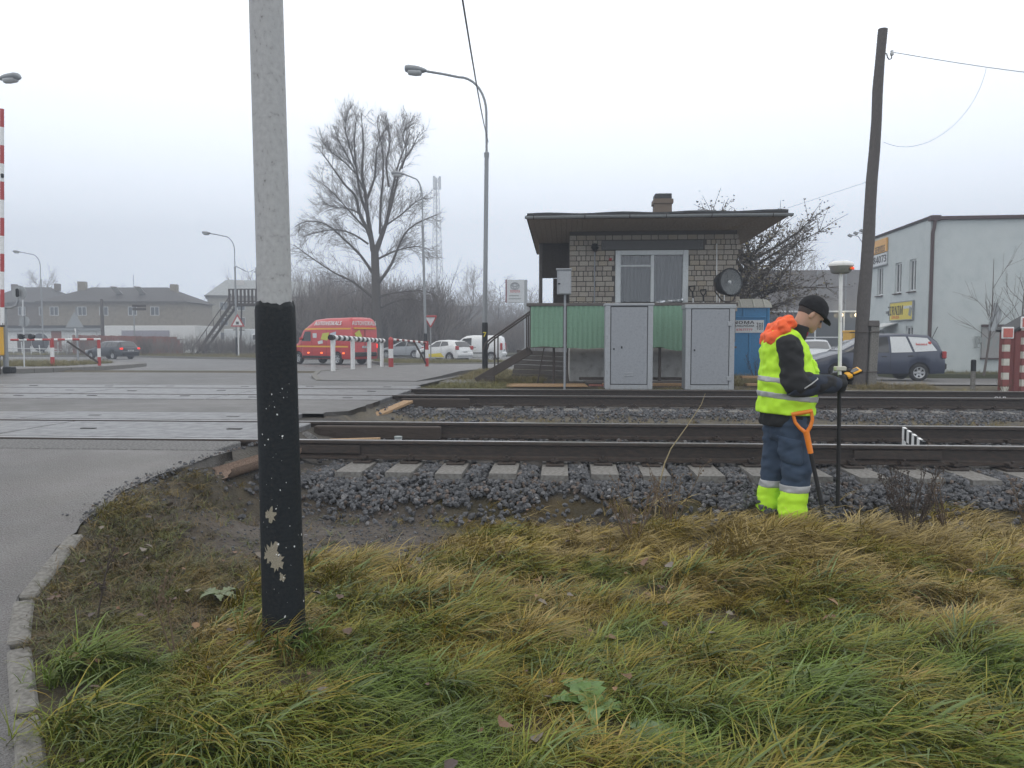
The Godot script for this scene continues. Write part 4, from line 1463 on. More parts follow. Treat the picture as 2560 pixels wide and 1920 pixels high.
	var s3 := bx("yellow_board", Vector3(-0.05, 2.77, -2.68), Vector3(0.06, 0.8, 2.6), M.yellow_sign, t, 0.01)
	text(s3, "lettering", "ZIRNIM", 0.42, Vector3(-0.083, 2.8, -3.3), sb, M.print_dark, 0.85)
	text(s3, "lettering", "ČEHU IELĀ", 0.13, Vector3(-0.083, 2.5, -3.3), sb, M.print_red, 1.0)
	bx("print_band", Vector3(-0.083, 2.92, -1.9), Vector3(0.006, 0.12, 0.9), M.sign_white, s3)
	bx("print_figure", Vector3(-0.083, 2.72, -1.62), Vector3(0.006, 0.4, 0.28), M.print_grey, s3, 0.0, Basis(Vector3.RIGHT, 0.3))
	st = mk()
	for z in [-3.98, -1.38]:
		box(st, Vector3(-0.055, 2.77, z), Vector3(0.08, 0.86, 0.04))
	for y in [2.36, 3.18]:
		box(st, Vector3(-0.056, y, -2.68), Vector3(0.082, 0.04, 2.6))
	put(st, "board_frame", M.lamp_grey, s3)
	bx("camera_box", Vector3(-0.1, 2.75, -4.2), Vector3(0.14, 0.12, 0.12), M.lamp_grey, t, 0.01)
	var can := Node3D.new()
	can.name = "door_canopy"
	t.add_child(can)
	brr("canopy_sheet", Vector3(-0.02, 2.25, -4.1), Vector3(-0.9, 1.98, -4.1), 1.8, 0.05, M.sign_white, can)
	bx("canopy_wall", Vector3(-0.38, 1.2, -4.95), Vector3(0.72, 1.5, 0.08), M.sign_white, can)
	for i in 3:
		var z := -8.3 + i * 0.9
		st = mk()
		tube(st, [Vector3(0.0, 6.55, z), Vector3(-0.2, 6.85, z), Vector3(-0.55, 6.95, z)], 0.02, 5)
		box(st, Vector3(-0.62, 6.9, z), Vector3(0.2, 0.1, 0.22), Basis(Vector3.BACK, -0.5))
		put(st, "sign_lamp", M.lamp_grey, t)
	# notice panel with scrawled letters on the front wall
	var pn := bx("wall_panel", Vector3(2.9, 1.38, 0.05), Vector3(1.55, 1.34, 0.06), paint("panel_grey", col(0.3, 0.3, 0.3), 0.8, 0.3), t, 0.01)
	bx("panel_trim", Vector3(2.9, 2.06, 0.09), Vector3(1.6, 0.1, 0.1), M.pipe_brown, pn)
	bx("panel_trim", Vector3(2.9, 0.7, 0.09), Vector3(1.6, 0.06, 0.1), M.pipe_brown, pn)
	text(pn, "scrawl", "POZAN", 0.46, Vector3(2.8, 1.36, 0.083), Basis.IDENTITY, M.print_grey, 0.85, true)
	# warehouse behind
	t = thing("warehouse", "long dim grey warehouse with dark glazed ground floor behind the minivan", "warehouse", Vector3(20, 0, -70))
	bx("upper_wall", Vector3(8, 5.75, -5), Vector3(22, 3.7, 10), M.warehouse, t)
	for i in 8:
		bx("cladding_seam", Vector3(-2.6 + i * 2.5, 5.75, 0.02), Vector3(0.1, 3.68, 0.06), M.lamp_grey, t)
	bx("base_wall", Vector3(8, 1.95, -5.1), Vector3(21.6, 3.9, 9.6), M.far_pane, t)
	bx("band", Vector3(8, 3.92, 0.05), Vector3(22, 0.14, 0.2), M.sign_white, t)
	for i in 9:
		bx("mullion", Vector3(-2.6 + i * 2.5, 1.95, -0.25), Vector3(0.12, 3.9, 0.14), M.sign_white, t)
	for x in [4.5, 5.9]:
		var lb := inst(SphereMesh.new(), "wall_lamp", M.spot_lit, t)
		lb.mesh.radius = 0.2
		lb.mesh.height = 0.4
		lb.mesh.radial_segments = 12
		lb.mesh.rings = 6
		lb.position = Vector3(x, 3.6, 0.1)
		var om := OmniLight3D.new()
		om.name = "wall_lamp_glow"
		om.position = Vector3(x, 3.6, 0.4)
		om.light_energy = 0.3
		om.light_size = 0.2
		om.omni_range = 12.0
		om.light_color = Color(1.0, 0.93, 0.75)
		om.shadow_enabled = true
		t.add_child(om)
	t = thing("guard_rail", "thin pale guard rail before the warehouse", "rail", Vector3(18, 0, -60))
	tb("rail", [Vector3(-3, 1.6, 0), Vector3(6, 1.6, 0)], 0.05, M.sign_white, t, 6)
	for i in 4:
		tb("post", [Vector3(-3 + i * 3, -0.1, 0), Vector3(-3 + i * 3, 1.6, 0)], 0.05, M.sign_white, t, 6)
	t = thing("yellow_container", "bright yellow skip behind the minivan roof", "skip", Vector3(16.55, -0.05, -45))
	bx("body", Vector3(0.1, 1.0, 0), Vector3(1.0, 1.9, 1.4), M.yellow_paint, t, 0.04)
	bx("lid", Vector3(0.1, 1.98, 0), Vector3(1.08, 0.1, 1.5), M.yellow_paint, t, 0.02)
	bx("mark", Vector3(0.05, 1.45, 0.705), Vector3(0.06, 0.3, 0.01), M.print_dark, t)
	# bollard
	t = thing("bollard", "slim concrete bollard with dark band at its top", "bollard", Vector3(9.02, 0.36, -17.5))
	tb("shaft", [Vector3(0, 0, 0), Vector3(0, 0.46, 0)], 0.05, M.kerb_concrete, t, 12)
	st = mk()
	lathe(st, [[0.052, 0.46], [0.053, 0.68], [0.045, 0.71], [0.0, 0.72]], 12)
	put(st, "dark_band", M.black_paint, t)
	# red and white buffer posts at the far right
	var bn := 0
	for q in [[Vector3(9.42, 0.36, -17.0), 1.4, "red and white striped reflector post, the left one by the red boarding"], [Vector3(9.86, 0.36, -17.1), 1.62, "taller red and white striped reflector post against the red boarding"]]:
		t = thing("reflector_post", q[0 + 2], "post", q[0], 0.0, "striped reflector posts")
		var y := 0.0
		var k := bn
		while y < q[1] - 0.22:
			bx("stripe", Vector3(0, y + 0.075, 0), Vector3(0.12 + (0.02 if k % 2 == 1 else 0.0), 0.15, 0.1), M.cream_plastic if k % 2 == 0 else M.brown_red, t, 0.006)
			y += 0.15
			k += 1
		bx("reflector_frame", Vector3(0, q[1] - 0.1, 0.04), Vector3(0.25, 0.25, 0.03), M.white_paint, t, 0.01)
		bx("reflector", Vector3(0, q[1] - 0.1, 0.06), Vector3(0.19, 0.19, 0.012), M.pale_red, t)
		bn += 1
	t = thing("red_shed", "dark red boarded trackside shed cut by the right picture edge", "shed", Vector3(9.86, 0.3, -17.75))
	for i in 9:
		var bh := 1.4 + i * 0.155 * 0.58
		bx("board", Vector3(0.07 + i * 0.155, bh * 0.5, 0.3), Vector3(0.148, bh, 0.03), M.brown_red, t, 0.005)
		bx("board", Vector3(0.07 + i * 0.155, bh * 0.5, -0.3), Vector3(0.148, bh, 0.03), M.brown_red, t, 0.005)
	bx("side", Vector3(0.0, 0.69, 0.0), Vector3(0.03, 1.38, 0.56), M.brown_red, t)
	bx("side", Vector3(1.4, 1.05, 0.0), Vector3(0.03, 2.1, 0.56), M.brown_red, t)
	brr("roof", Vector3(-0.06, 1.41, 0), Vector3(1.5, 2.315, 0), 0.72, 0.06, M.bitumen, t)


# ---------------------------------------------------------------- left-hand side
func striped_tube(parent: Node, called: String, a: Vector3, b: Vector3, r: float, m0: Material, m1: Material, n: int) -> void:
	for i in n:
		tb(called, [a.lerp(b, float(i) / n), a.lerp(b, float(i + 1) / n)], r, m0 if i % 2 == 0 else m1, parent, 12, i == 0 or i == n - 1)


func make_left_side() -> void:
	# white posts with a black and white top bar
	var t := thing("pedestrian_railing", "white posted railing with black and white striped top bar", "railing", Vector3(-7.45, 0.49, -24.0))
	var ends := [[0.0, 0.0], [0.08, -2.0], [0.14, -4.0], [0.08, -6.2]]
	for e in ends:
		var y: float = tab(ROAD, 24.0 - e[1]) + 0.13 - 0.49
		tb("post", [Vector3(e[0], y - 0.02, e[1]), Vector3(e[0], 1.06 + y, e[1])], 0.075, M.white_paint, t, 14)
	var y0: float = tab(ROAD, 24.0) + 0.13 - 0.49
	var y1: float = tab(ROAD, 30.4) + 0.13 - 0.49
	striped_tube(t, "stripe", Vector3(0.0, 1.06 + y0, 0.25), Vector3(0.1, 1.06 + y1, -6.4), 0.09, M.black_paint, M.white_paint, 24)
	# red and white railing across the footway
	t = thing("red_white_railing", "red and white gate-like railing beside the striped black and white one", "railing", Vector3(-7.0, tab(ROAD, 30.0) + 0.12, -30.2))
	for e in [[Vector3(0, 0, 0), 1.12, 0.1], [Vector3(1.3, 0.0, -0.9), 1.05, 0.07]]:
		for k in 3:
			tb("post_band", [e[0] + Vector3(0, e[1] * k / 3.0, 0), e[0] + Vector3(0, e[1] * (k + 1) / 3.0, 0)], e[2], M.white_paint if k == 1 else M.red_paint, t, 12)
	var st := mk()
	lathe(st, [[0.1, 1.12], [0.06, 1.2], [0.0, 1.23]], 12)
	put(st, "finial", M.red_paint, t)
	striped_tube(t, "stripe", Vector3(0.1, 1.12, -0.05), Vector3(1.35, 0.98, -0.92), 0.045, M.white_paint, M.brown_red, 13)
	brr("stay", Vector3(0.85, 1.0, -0.6), Vector3(1.3, 0.05, -0.88), 0.06, 0.06, M.iron_brown, t)
	# left railing on the island
	t = thing("red_white_railing", "red and white railing on the grassy island at the left", "railing", Vector3(-20.56, tab(ROAD, 29.2) + 0.15, -29.2))
	for e in [[Vector3(0, 0, 0), 1.12, 0.075], [Vector3(1.1, -0.02, -1.35), 1.08, 0.065]]:
		for k in 3:
			tb("post_band", [e[0] + Vector3(0, e[1] * k / 3.0, 0), e[0] + Vector3(0, e[1] * (k + 1) / 3.0, 0)], e[2], M.white_paint if k == 1 else M.red_paint, t, 12)
	striped_tube(t, "stripe", Vector3(-0.9, 1.06, 1.1), Vector3(1.15, 1.08, -1.4), 0.042, M.red_paint, M.white_paint, 12)
	brr("stay", Vector3(0.35, 1.0, -0.43), Vector3(1.1, 0.08, -1.33), 0.06, 0.06, M.iron_brown, t)
	# barrier drive with raised boom at the left picture edge
	t = thing("crossing_barrier", "raised red and white barrier boom over its yellow drive box at the left edge", "barrier", Vector3(-17.55, 0.44, -22.0))
	bx("drive_box", Vector3(-0.05, 1.05, 0), Vector3(0.75, 0.95, 0.6), M.yellow_paint, t, 0.03)
	bx("drive_hood", Vector3(-0.1, 1.62, 0), Vector3(0.5, 0.22, 0.5), M.yellow_paint, t, 0.05)
	bx("pedestal", Vector3(-0.05, 0.28, 0), Vector3(0.55, 0.58, 0.5), M.iron_brown, t, 0.02)
	striped_tube(t, "boom_stripe", Vector3(0.7, 1.5, 0.25), Vector3(0.96, 7.85, 0.25), 0.055, M.white_paint, M.red_paint, 12)
	brr("boom_arm", Vector3(0.1, 1.5, 0.25), Vector3(0.75, 1.5, 0.25), 0.08, 0.12, M.iron_brown, t)
	tb("lamp_cable", [Vector3(0.85, 6.75, 0.25), Vector3(0.9, 6.3, 0.28), Vector3(0.91, 5.95, 0.28)], 0.012, M.black_paint, t, 5)
	st = mk()
	lathe(st, [[0.0, -0.06], [0.04, -0.05], [0.045, 0.05], [0.0, 0.08]], 10, Transform3D(Basis.IDENTITY, Vector3(0.91, 5.9, 0.28)))
	put(st, "hanging_lamp", M.black_paint, t)
	# crossing signal seen from behind
	t = thing("crossing_signal", "grey crossing signal mast with round backplates seen from behind", "signal", Vector3(-17.36, 0.44, -22.5))
	tb("mast", [Vector3(0, 0, 0), Vector3(0, 2.2, 0)], 0.075, M.lamp_grey, t, 12)
	bx("base_shoe", Vector3(0.14, 0.12, 0.05), Vector3(0.3, 0.2, 0.26), M.black_paint, t, 0.03)
	tb("arm", [Vector3(-0.5, 2.05, 0), Vector3(0.25, 2.05, 0), Vector3(0.42, 2.12, 0), Vector3(0.5, 2.35, 0)], 0.035, M.lamp_grey, t, 8)
	for q in [[Vector3(0.53, 2.5, 0), 0.23], [Vector3(-0.5, 2.4, 0), 0.2]]:
		st = mk()
		lathe(st, [[0.0, 0.0], [q[1], 0.0], [q[1], 0.02], [0.0, 0.02]], 24, Transform3D(Basis(Vector3.RIGHT, PI / 2), q[0]))
		put(st, "backplate", M.galv, t)
		bx("lamp_housing", q[0] + Vector3(0.0, 0, 0.1), Vector3(0.07, 0.26, 0.12), M.black_paint, t, 0.03)
	# second mast, further off, with two discs
	t = thing("signal_post", "thin signal post with grey disc and two dark lamps", "signal", Vector3(-19.75, 0.4, -26.5))
	tb("mast", [Vector3(0, 0, 0), Vector3(0.04, 2.6, 0)], 0.022, M.sign_white, t, 8)
	st = mk()
	lathe(st, [[0.0, 0.0], [0.2, 0.0], [0.2, 0.02], [0.0, 0.02]], 20, Transform3D(Basis(Vector3.RIGHT, PI / 2), Vector3(0.1, 1.75, 0.03)))
	put(st, "disc", M.galv, t)
	bx("disc_bar", Vector3(0.1, 1.75, 0.07), Vector3(0.05, 0.42, 0.03), M.lamp_grey, t)
	for x in [-0.02, 0.36]:
		st = mk()
		lathe(st, [[0.0, -0.1], [0.09, -0.08], [0.1, 0.06], [0.0, 0.1]], 12, Transform3D(Basis(Vector3.RIGHT, PI / 2), Vector3(x, 1.2, 0.05)))
		put(st, "lamp_head", M.black_paint, t)
	brr("lamp_bar", Vector3(-0.05, 1.2, 0), Vector3(0.4, 1.2, 0), 0.04, 0.04, M.lamp_grey, t)
	# sign poles and further bits by the island
	t = thing("give_way_sign", "back of a pale triangular sign on a dark post at the left", "sign", Vector3(-34.7, -0.0, -52))
	tb("post", [Vector3(0, 0, 0), Vector3(0, 3.75, 0)], 0.07, M.lamp_grey, t, 8)
	st = mk()
	prism(st, PackedVector2Array([Vector2(-0.75, 2.3), Vector2(-0.05, 3.4), Vector2(0.6, 2.3)]), 0.03, Transform3D(Basis.IDENTITY, Vector3(-0.05, 0, 0.09)))
	put(st, "plate", M.galv, t)


# ---------------------------------------------------------------- far left: houses, garages, fence, stair tower
func hip_house(called: String, label: String, at: Vector3, turn: float, w: float, dp: float, eaves: float, ridge: float, inset: float, wall_m: Material, roof_m: Material, rows: Array, cols: Array, wsize: Vector2, chim: Array, group := "houses beyond the road") -> Node3D:
	var t := thing(called, label, "house", at, turn, group)
	bx("wall", Vector3(0, eaves / 2, -dp / 2), Vector3(w, eaves, dp), wall_m, t)
	var st := mk()
	var o := 0.5
	var a := Vector3(-w / 2 - o, eaves, o)
	var b := Vector3(w / 2 + o, eaves, o)
	var c := Vector3(w / 2 + o, eaves, -dp - o)
	var d := Vector3(-w / 2 - o, eaves, -dp - o)
	var r0 := Vector3(-w / 2 + inset, ridge, -dp / 2)
	var r1 := Vector3(w / 2 - inset, ridge, -dp / 2)
	var mid := Vector3(0, eaves, -dp / 2)
	quad(st, a, b, r1, r0, mid)
	quad(st, c, d, r0, r1, mid)
	tri(st, b, c, r1, mid)
	tri(st, d, a, r0, mid)
	quad(st, a, b, c, d, mid + Vector3(0, 9, 0))
	var rf := put(st, "roof", roof_m, t)
	brr("eaves_board", a + Vector3(0, 0.02, 0.02), b + Vector3(0, 0.02, 0.02), 0.06, 0.2, M.grey_wood, rf)
	for q in chim:
		bx("chimney", Vector3(q[0], q[1], -dp / 2 + q[2]), Vector3(q[3], q[4], 0.8), q[5], rf, 0.03)
	for y in rows:
		for x in cols:
			far_window(t, Vector3(x, y, 0.0), wsize.x, wsize.y, 0.0, 1)
	return t


func make_far_left() -> void:
	var t := hip_house("brown_house", "long two-storey brown rendered house with grey hipped roof", Vector3(-64.6, -0.2, -105), 0.07, 20.6, 10.0, 6.9, 9.3, 4.6, M.house_wall, M.roof_tile, [5.6, 2.8], [-8.4, -4.4, -1.3, 2.8, 6.0], Vector2(1.25, 1.25), [[-6.6, 8.9, 0.8, 1.1, 2.4, M.house_wall], [7.0, 8.6, 0.8, 1.0, 2.2, M.house_wall]])
	for x in [-0.2, 3.2]:
		bx("roof_patch", Vector3(x, 8.15, -2.4), Vector3(0.9, 0.06, 4.6), M.plaster_grey, t, 0.0, Basis(Vector3.RIGHT, -0.44 + PI) * Basis(Vector3.UP, -0.08))
	tb("aerial", [Vector3(0.6, 9.3, -5), Vector3(0.6, 11.2, -5)], 0.04, M.lamp_grey, t, 5)
	hip_house("dark_house", "dark two-storey house behind the crossing signal at the left edge", Vector3(-90.0, -0.2, -120), 0.05, 13.0, 9.0, 7.6, 10.4, 4.0, M.house_wall_dark, M.roof_tile, [6.2, 3.2], [-4.0, 0.5, 4.0], Vector2(1.2, 1.4), [[-3.6, 10.2, 0.0, 0.8, 1.4, M.house_wall_dark], [3.8, 10.4, 0.0, 0.8, 1.2, M.house_wall_dark]])
	t = hip_house("apartment_block", "tall pale apartment block with light roof behind the stair tower", Vector3(-51.6, -0.2, -130), 0.42, 20.0, 11.0, 8.9, 12.1, 3.0, M.block_wall, M.roof_pale, [7.2, 4.6, 2.1], [-7.4, -4.6, -1.8, 1.0, 3.8, 6.6], Vector2(1.3, 1.4), [[-4.6, 11.0, 1.6, 1.4, 1.8, M.plaster_grey], [-0.4, 12.6, 0.2, 1.6, 1.2, M.brown_sheet], [3.0, 12.6, 0.0, 2.2, 1.8, M.brown_sheet]])
	tb("downpipe", [Vector3(-9.9, 8.7, 0.12), Vector3(-9.9, 0, 0.12)], 0.09, M.lamp_grey, t, 6)
	hip_house("gabled_house", "low dark-roofed house in the haze right of the big bare tree", Vector3(-17.5, -0.3, -125), 0.1, 16.0, 10.0, 3.2, 7.4, 4.5, M.house_wall_dark, M.roof_tile, [2.0], [-4.0, 3.0], Vector2(1.3, 1.2), [])
	t = thing("hazy_block", "flat grey block far behind the stair handrail", "building", Vector3(6.0, -0.3, -170), 0.0)
	bx("wall", Vector3(0, 4.6, -6), Vector3(30, 9.2, 12), M.house_wall_dark, t)
	bx("roof_edge", Vector3(0, 9.3, -6), Vector3(30.4, 0.3, 12.4), M.roof_tile, t)
	for i in 5:
		far_window(t, Vector3(-10 + i * 4.5, 6.5, 0.0), 1.5, 1.5)
	# garages
	t = thing("garage_row", "low white garage row with dark flat roof and a round black window", "garage", Vector3(-60, 0, -85))
	bx("wall", Vector3(-2.0, 1.2, -3), Vector3(17, 2.9, 6), M.white_paint, t)
	bx("roof", Vector3(-2.0, 2.85, -2.9), Vector3(17.4, 0.34, 6.6), M.bitumen, t)
	bx("roof_edge", Vector3(-2.0, 2.55, 0.34), Vector3(17.4, 0.3, 0.12), M.lamp_grey, t)
	bx("door", Vector3(-3.2, 1.0, 0.03), Vector3(1.7, 2.1, 0.06), M.grey_wood, t)
	bx("door", Vector3(0.75, 1.2, 0.03), Vector3(1.2, 2.3, 0.06), M.brown_sheet, t)
	var st := mk()
	lathe(st, [[0.0, 0.0], [1.05, 0.0], [1.05, 0.05], [0.0, 0.05]], 24, Transform3D(Basis(Vector3.RIGHT, PI / 2), Vector3(-1.2, 1.05, 0.05)))
	put(st, "round_window", M.pane, t)
	# white container building with a lilac panel
	t = thing("white_store", "white windowless store with a lilac-grey panel behind the red fence", "store", Vector3(-45.2, 0, -80))
	bx("wall", Vector3(0, 1.4, -3), Vector3(10.4, 3.0, 6), M.white_paint, t, 0.03)
	bx("panel", Vector3(-0.4, 2.0, 0.02), Vector3(5.4, 0.75, 0.06), paint("lilac", col(0.33, 0.32, 0.38), 0.6, 0.2), t)
	# corrugated red-brown fence
	t = thing("red_fence", "red-brown upright sheet fence behind the dark estate car", "fence", Vector3(-43, -0.1, -72))
	for i in 38:
		var x := -5.4 + i * 0.296
		var h := 1.95 - 0.005 * i + rng.randf_range(-0.03, 0.03)
		if i > 35:
			h -= (i - 35) * 0.3
		bx("fence_board", Vector3(x, h / 2, 0.02 * (i % 2)), Vector3(0.28, h, 0.05), M.brown_sheet, t)
	for y in [0.5, 1.5]:
		bx("fence_rail", Vector3(0, y, -0.06), Vector3(11.2, 0.1, 0.06), M.grey_wood, t)
	# poles by the fence
	t = thing("timber_pole", "short dark timber pole rising in front of the white store", "pole", Vector3(-47, -0.1, -74.5))
	tb("pole", [Vector3(0, 0, 0), Vector3(0.0, 5.6, 0)], [0.2, 0.15], M.pole_wood, t, 8)
	t = thing("name_board", "small dark two-slat name board on a post before the house", "sign", Vector3(-45.3, -0.1, -78))
	tb("post", [Vector3(-0.4, 0, 0), Vector3(-0.4, 5.2, 0)], 0.06, M.lamp_grey, t, 6)
	for y in [4.7, 5.05]:
		bx("slat", Vector3(0.25, y, 0.08), Vector3(1.5, 0.26, 0.06), M.dark_wood, t)
	# steel stair tower
	t = thing("stair_tower", "dark steel stair rising to a railed platform on trestle legs", "stair tower", Vector3(-29.3, -0.1, -69))
	bx("platform", Vector3(0.6, 4.72, 0), Vector3(4.2, 0.2, 2.0), M.iron_brown, t)
	for i in 12:
		bx("baluster_board", Vector3(-1.4 + i * 0.36, 5.45, 1.0), Vector3(0.2, 1.35, 0.04), M.iron_brown, t)
	for y in [5.0, 6.1]:
		bx("guard_rail", Vector3(0.6, y, 1.03), Vector3(4.2, 0.1, 0.05), M.iron_brown, t)
	for x in [-1.0, 2.0]:
		for s in [-0.35, 0.35]:
			tb("trestle_leg", [Vector3(x, 4.7, s * 2.0), Vector3(x + s * 1.2, 0, s * 3.2)], 0.07, M.iron_brown, t, 6)
		tb("trestle_tie", [Vector3(x - 0.2, 2.4, 0.8), Vector3(x + 0.2, 2.4, -0.8)], 0.05, M.iron_brown, t, 6)
	for z in [-0.6, 0.6]:
		brr("stringer", Vector3(-1.4, 4.7, z), Vector3(-4.9, 0.1, z), 0.08, 0.22, M.iron_brown, t)
		tb("stair_rail", [Vector3(-1.4, 5.7, z), Vector3(-4.9, 1.1, z)], 0.04, M.iron_brown, t, 5)
		for i in 5:
			var s := (i + 0.5) / 5.0
			var p := Vector3(-1.4, 4.7, z).lerp(Vector3(-4.9, 0.1, z), s)
			tb("stair_post", [p, p + Vector3(0, 1.0, 0)], 0.03, M.iron_brown, t, 5)
	for i in 16:
		var p := Vector3(-1.5, 4.65, 0).lerp(Vector3(-4.85, 0.2, 0), i / 15.0)
		bx("tread", p, Vector3(0.26, 0.04, 1.15), M.iron_brown, t)
	# railing of white sticks before the garages
	t = thing("picket_rail", "low white broken picket rail before the garages", "railing", Vector3(-48, -0.1, -70))
	for i in 9:
		tb("picket", [Vector3(-7 + i * 0.9, 0, 0), Vector3(-7 + i * 0.9 + rng.randf_range(-0.1, 0.1), 1.0 + rng.randf_range(-0.2, 0.3), 0)], 0.05, M.sign_white, t, 5)
	tb("cross_rail", [Vector3(-7, 0.7, 0.06), Vector3(0.2, 0.55, 0.06)], 0.04, M.sign_white, t, 5)
	t = thing("leaning_post", "tall slanting white post at the end of the red fence", "post", Vector3(-47.5, -0.1, -71))
	tb("post", [Vector3(0.3, 0, 0), Vector3(-0.1, 2.6, 0)], 0.07, M.white_paint, t, 6)
	# parked white truck in the haze
	t = thing("box_truck", "whitish box truck in the haze beside the stair tower foot", "truck", Vector3(-41.5, -0.1, -95), 0.0)
	bx("box_body", Vector3(0, 1.75, 0), Vector3(3.4, 2.1, 2.2), M.sign_white, t, 0.05)
	bx("cab", Vector3(2.5, 1.3, 0), Vector3(1.5, 1.7, 2.1), M.sign_white, t, 0.15)
	bx("windscreen", Vector3(2.5, 1.75, 1.06), Vector3(0.9, 0.6, 0.03), M.pane, t)
	for x in [-1.0, 2.3]:
		st = mk()
		lathe(st, [[0.0, -0.15], [0.42, -0.15], [0.45, 0.0], [0.42, 0.15], [0.0, 0.15]], 16, Transform3D(Basis(Vector3.RIGHT, PI / 2), Vector3(x, 0.45, 0.95)))
		put(st, "wheel", M.tyre, t)
	# lattice mast
	t = thing("lattice_mast", "faint tall lattice radio mast in the haze right of the tree", "mast", Vector3(-40.6, -0.3, -240))
	var hgt := 52.0
	for k in 3:
		var an := TAU * k / 3.0 + 0.3
		tb("mast_leg", [Vector3(cos(an) * 3.0, 0, sin(an) * 3.0), Vector3(cos(an) * 0.7, hgt, sin(an) * 0.7)], 0.12, M.sign_white, t, 5)
	st = mk()
	for i in 26:
		var y := i * 2.0
		for k in 3:
			var an := TAU * k / 3.0 + 0.3
			var an2 := TAU * (k + 1) / 3.0 + 0.3
			var r := lerpf(3.0, 0.7, y / hgt)
			var r2 := lerpf(3.0, 0.7, (y + 2.0) / hgt)
			tube(st, [Vector3(cos(an) * r, y, sin(an) * r), Vector3(cos(an2) * r2, y + 2.0, sin(an2) * r2)], 0.06, 3, false)
			tube(st, [Vector3(cos(an2) * r, y, sin(an2) * r), Vector3(cos(an) * r2, y + 2.0, sin(an) * r2)], 0.06, 3, false)
	put(st, "bracing", M.sign_white, t)
	tb("cable_ladder", [Vector3(0, 0, 0), Vector3(0, hgt, 0)], 0.25, M.sign_white, t, 6)
	for i in 3:
		var an := TAU * i / 3.0
		bx("antenna_panel", Vector3(cos(an) * 1.1, hgt - 1.5, sin(an) * 1.1), Vector3(0.7, 4.0, 0.7), M.sign_white, t)
	# dealer pylon sign
	t = thing("pylon_sign", "white pylon sign with grey oval emblem and red lettering", "sign", Vector3(-4.8, -0.2, -75), 0.03)
	bx("board", Vector3(-0.1, 6.35, 0), Vector3(1.75, 2.25, 0.3), M.sign_white, t, 0.03)
	bx("red_edge", Vector3(-1.02, 6.35, 0.01), Vector3(0.13, 2.25, 0.32), paint("edge_red", col(0.2, 0.03, 0.035), 0.5, 0.1), t)
	bx("column", Vector3(0.92, 3.7, -0.05), Vector3(0.3, 7.5, 0.35), M.galv, t, 0.02)
	for q in [[0.42, 0.33, 0.0], [0.2, 0.31, 0.03], [0.38, 0.14, 0.1]]:
		st = mk()
		var ring := []
		for k in 25:
			ring.append(Vector3(-0.15 + cos(TAU * k / 24) * q[0], 6.85 + q[2] + sin(TAU * k / 24) * q[1], 0.17))
		tube(st, ring, 0.035, 5, false)
		put(st, "emblem_ring", M.lamp_grey, t)
	text(t, "lettering", "TOYOTA", 0.26, Vector3(-0.15, 6.32, 0.155), Basis.IDENTITY, M.print_red, 0.72)
	bx("text_line", Vector3(-0.25, 5.9, 0.152), Vector3(0.95, 0.1, 0.01), M.print_grey, t)
	bx("text_line", Vector3(-0.15, 5.6, 0.152), Vector3(1.2, 0.1, 0.01), M.print_grey, t)
	# road signs
	t = thing("warning_sign", "red-rimmed triangular warning sign in front of the stair tower", "sign", Vector3(-27.3, -0.05, -62))
	tb("post", [Vector3(0, 0, 0), Vector3(0, 2.6, 0)], 0.06, M.white_paint, t, 8)
	st = mk()
	prism(st, PackedVector2Array([Vector2(-0.62, 2.55), Vector2(0, 3.62), Vector2(0.62, 2.55)]), 0.03, Transform3D(Basis.IDENTITY, Vector3(0, 0, 0.1)))
	put(st, "rim", M.red_paint, t)
	st = mk()
	prism(st, PackedVector2Array([Vector2(-0.43, 2.66), Vector2(0, 3.4), Vector2(0.43, 2.66)]), 0.01, Transform3D(Basis.IDENTITY, Vector3(0, 0, 0.112)))
	put(st, "face", M.white_paint, t)
	bx("symbol", Vector3(0, 2.85, 0.116), Vector3(0.24, 0.24, 0.006), M.print_dark, t)
	t = thing("yield_sign", "thin inverted triangle sign on a bent post by the far lamp", "sign", Vector3(-8.1, 0.1, -45.5))
	tb("post", [Vector3(0, 0, 0), Vector3(0, 2.2, 0)], 0.035, M.lamp_grey, t, 8)
	st = mk()
	for q in [[Vector3(-0.38, 2.75, 0), Vector3(0.38, 2.75, 0), 0.06], [Vector3(-0.36, 2.72, 0), Vector3(0.02, 2.1, 0), 0.04], [Vector3(0.36, 2.72, 0), Vector3(0.02, 2.1, 0), 0.04]]:
		tube(st, [q[0] + Vector3(0, 0, 0.08), q[1] + Vector3(0, 0, 0.08)], q[2], 6)
	put(st, "red_rim", M.red_paint, t)
	st = mk()
	prism(st, PackedVector2Array([Vector2(-0.33, 2.72), Vector2(0.33, 2.72), Vector2(0.02, 2.16)]), 0.015, Transform3D(Basis.IDENTITY, Vector3(0, 0, 0.08)))
	put(st, "face", M.sign_white, t)


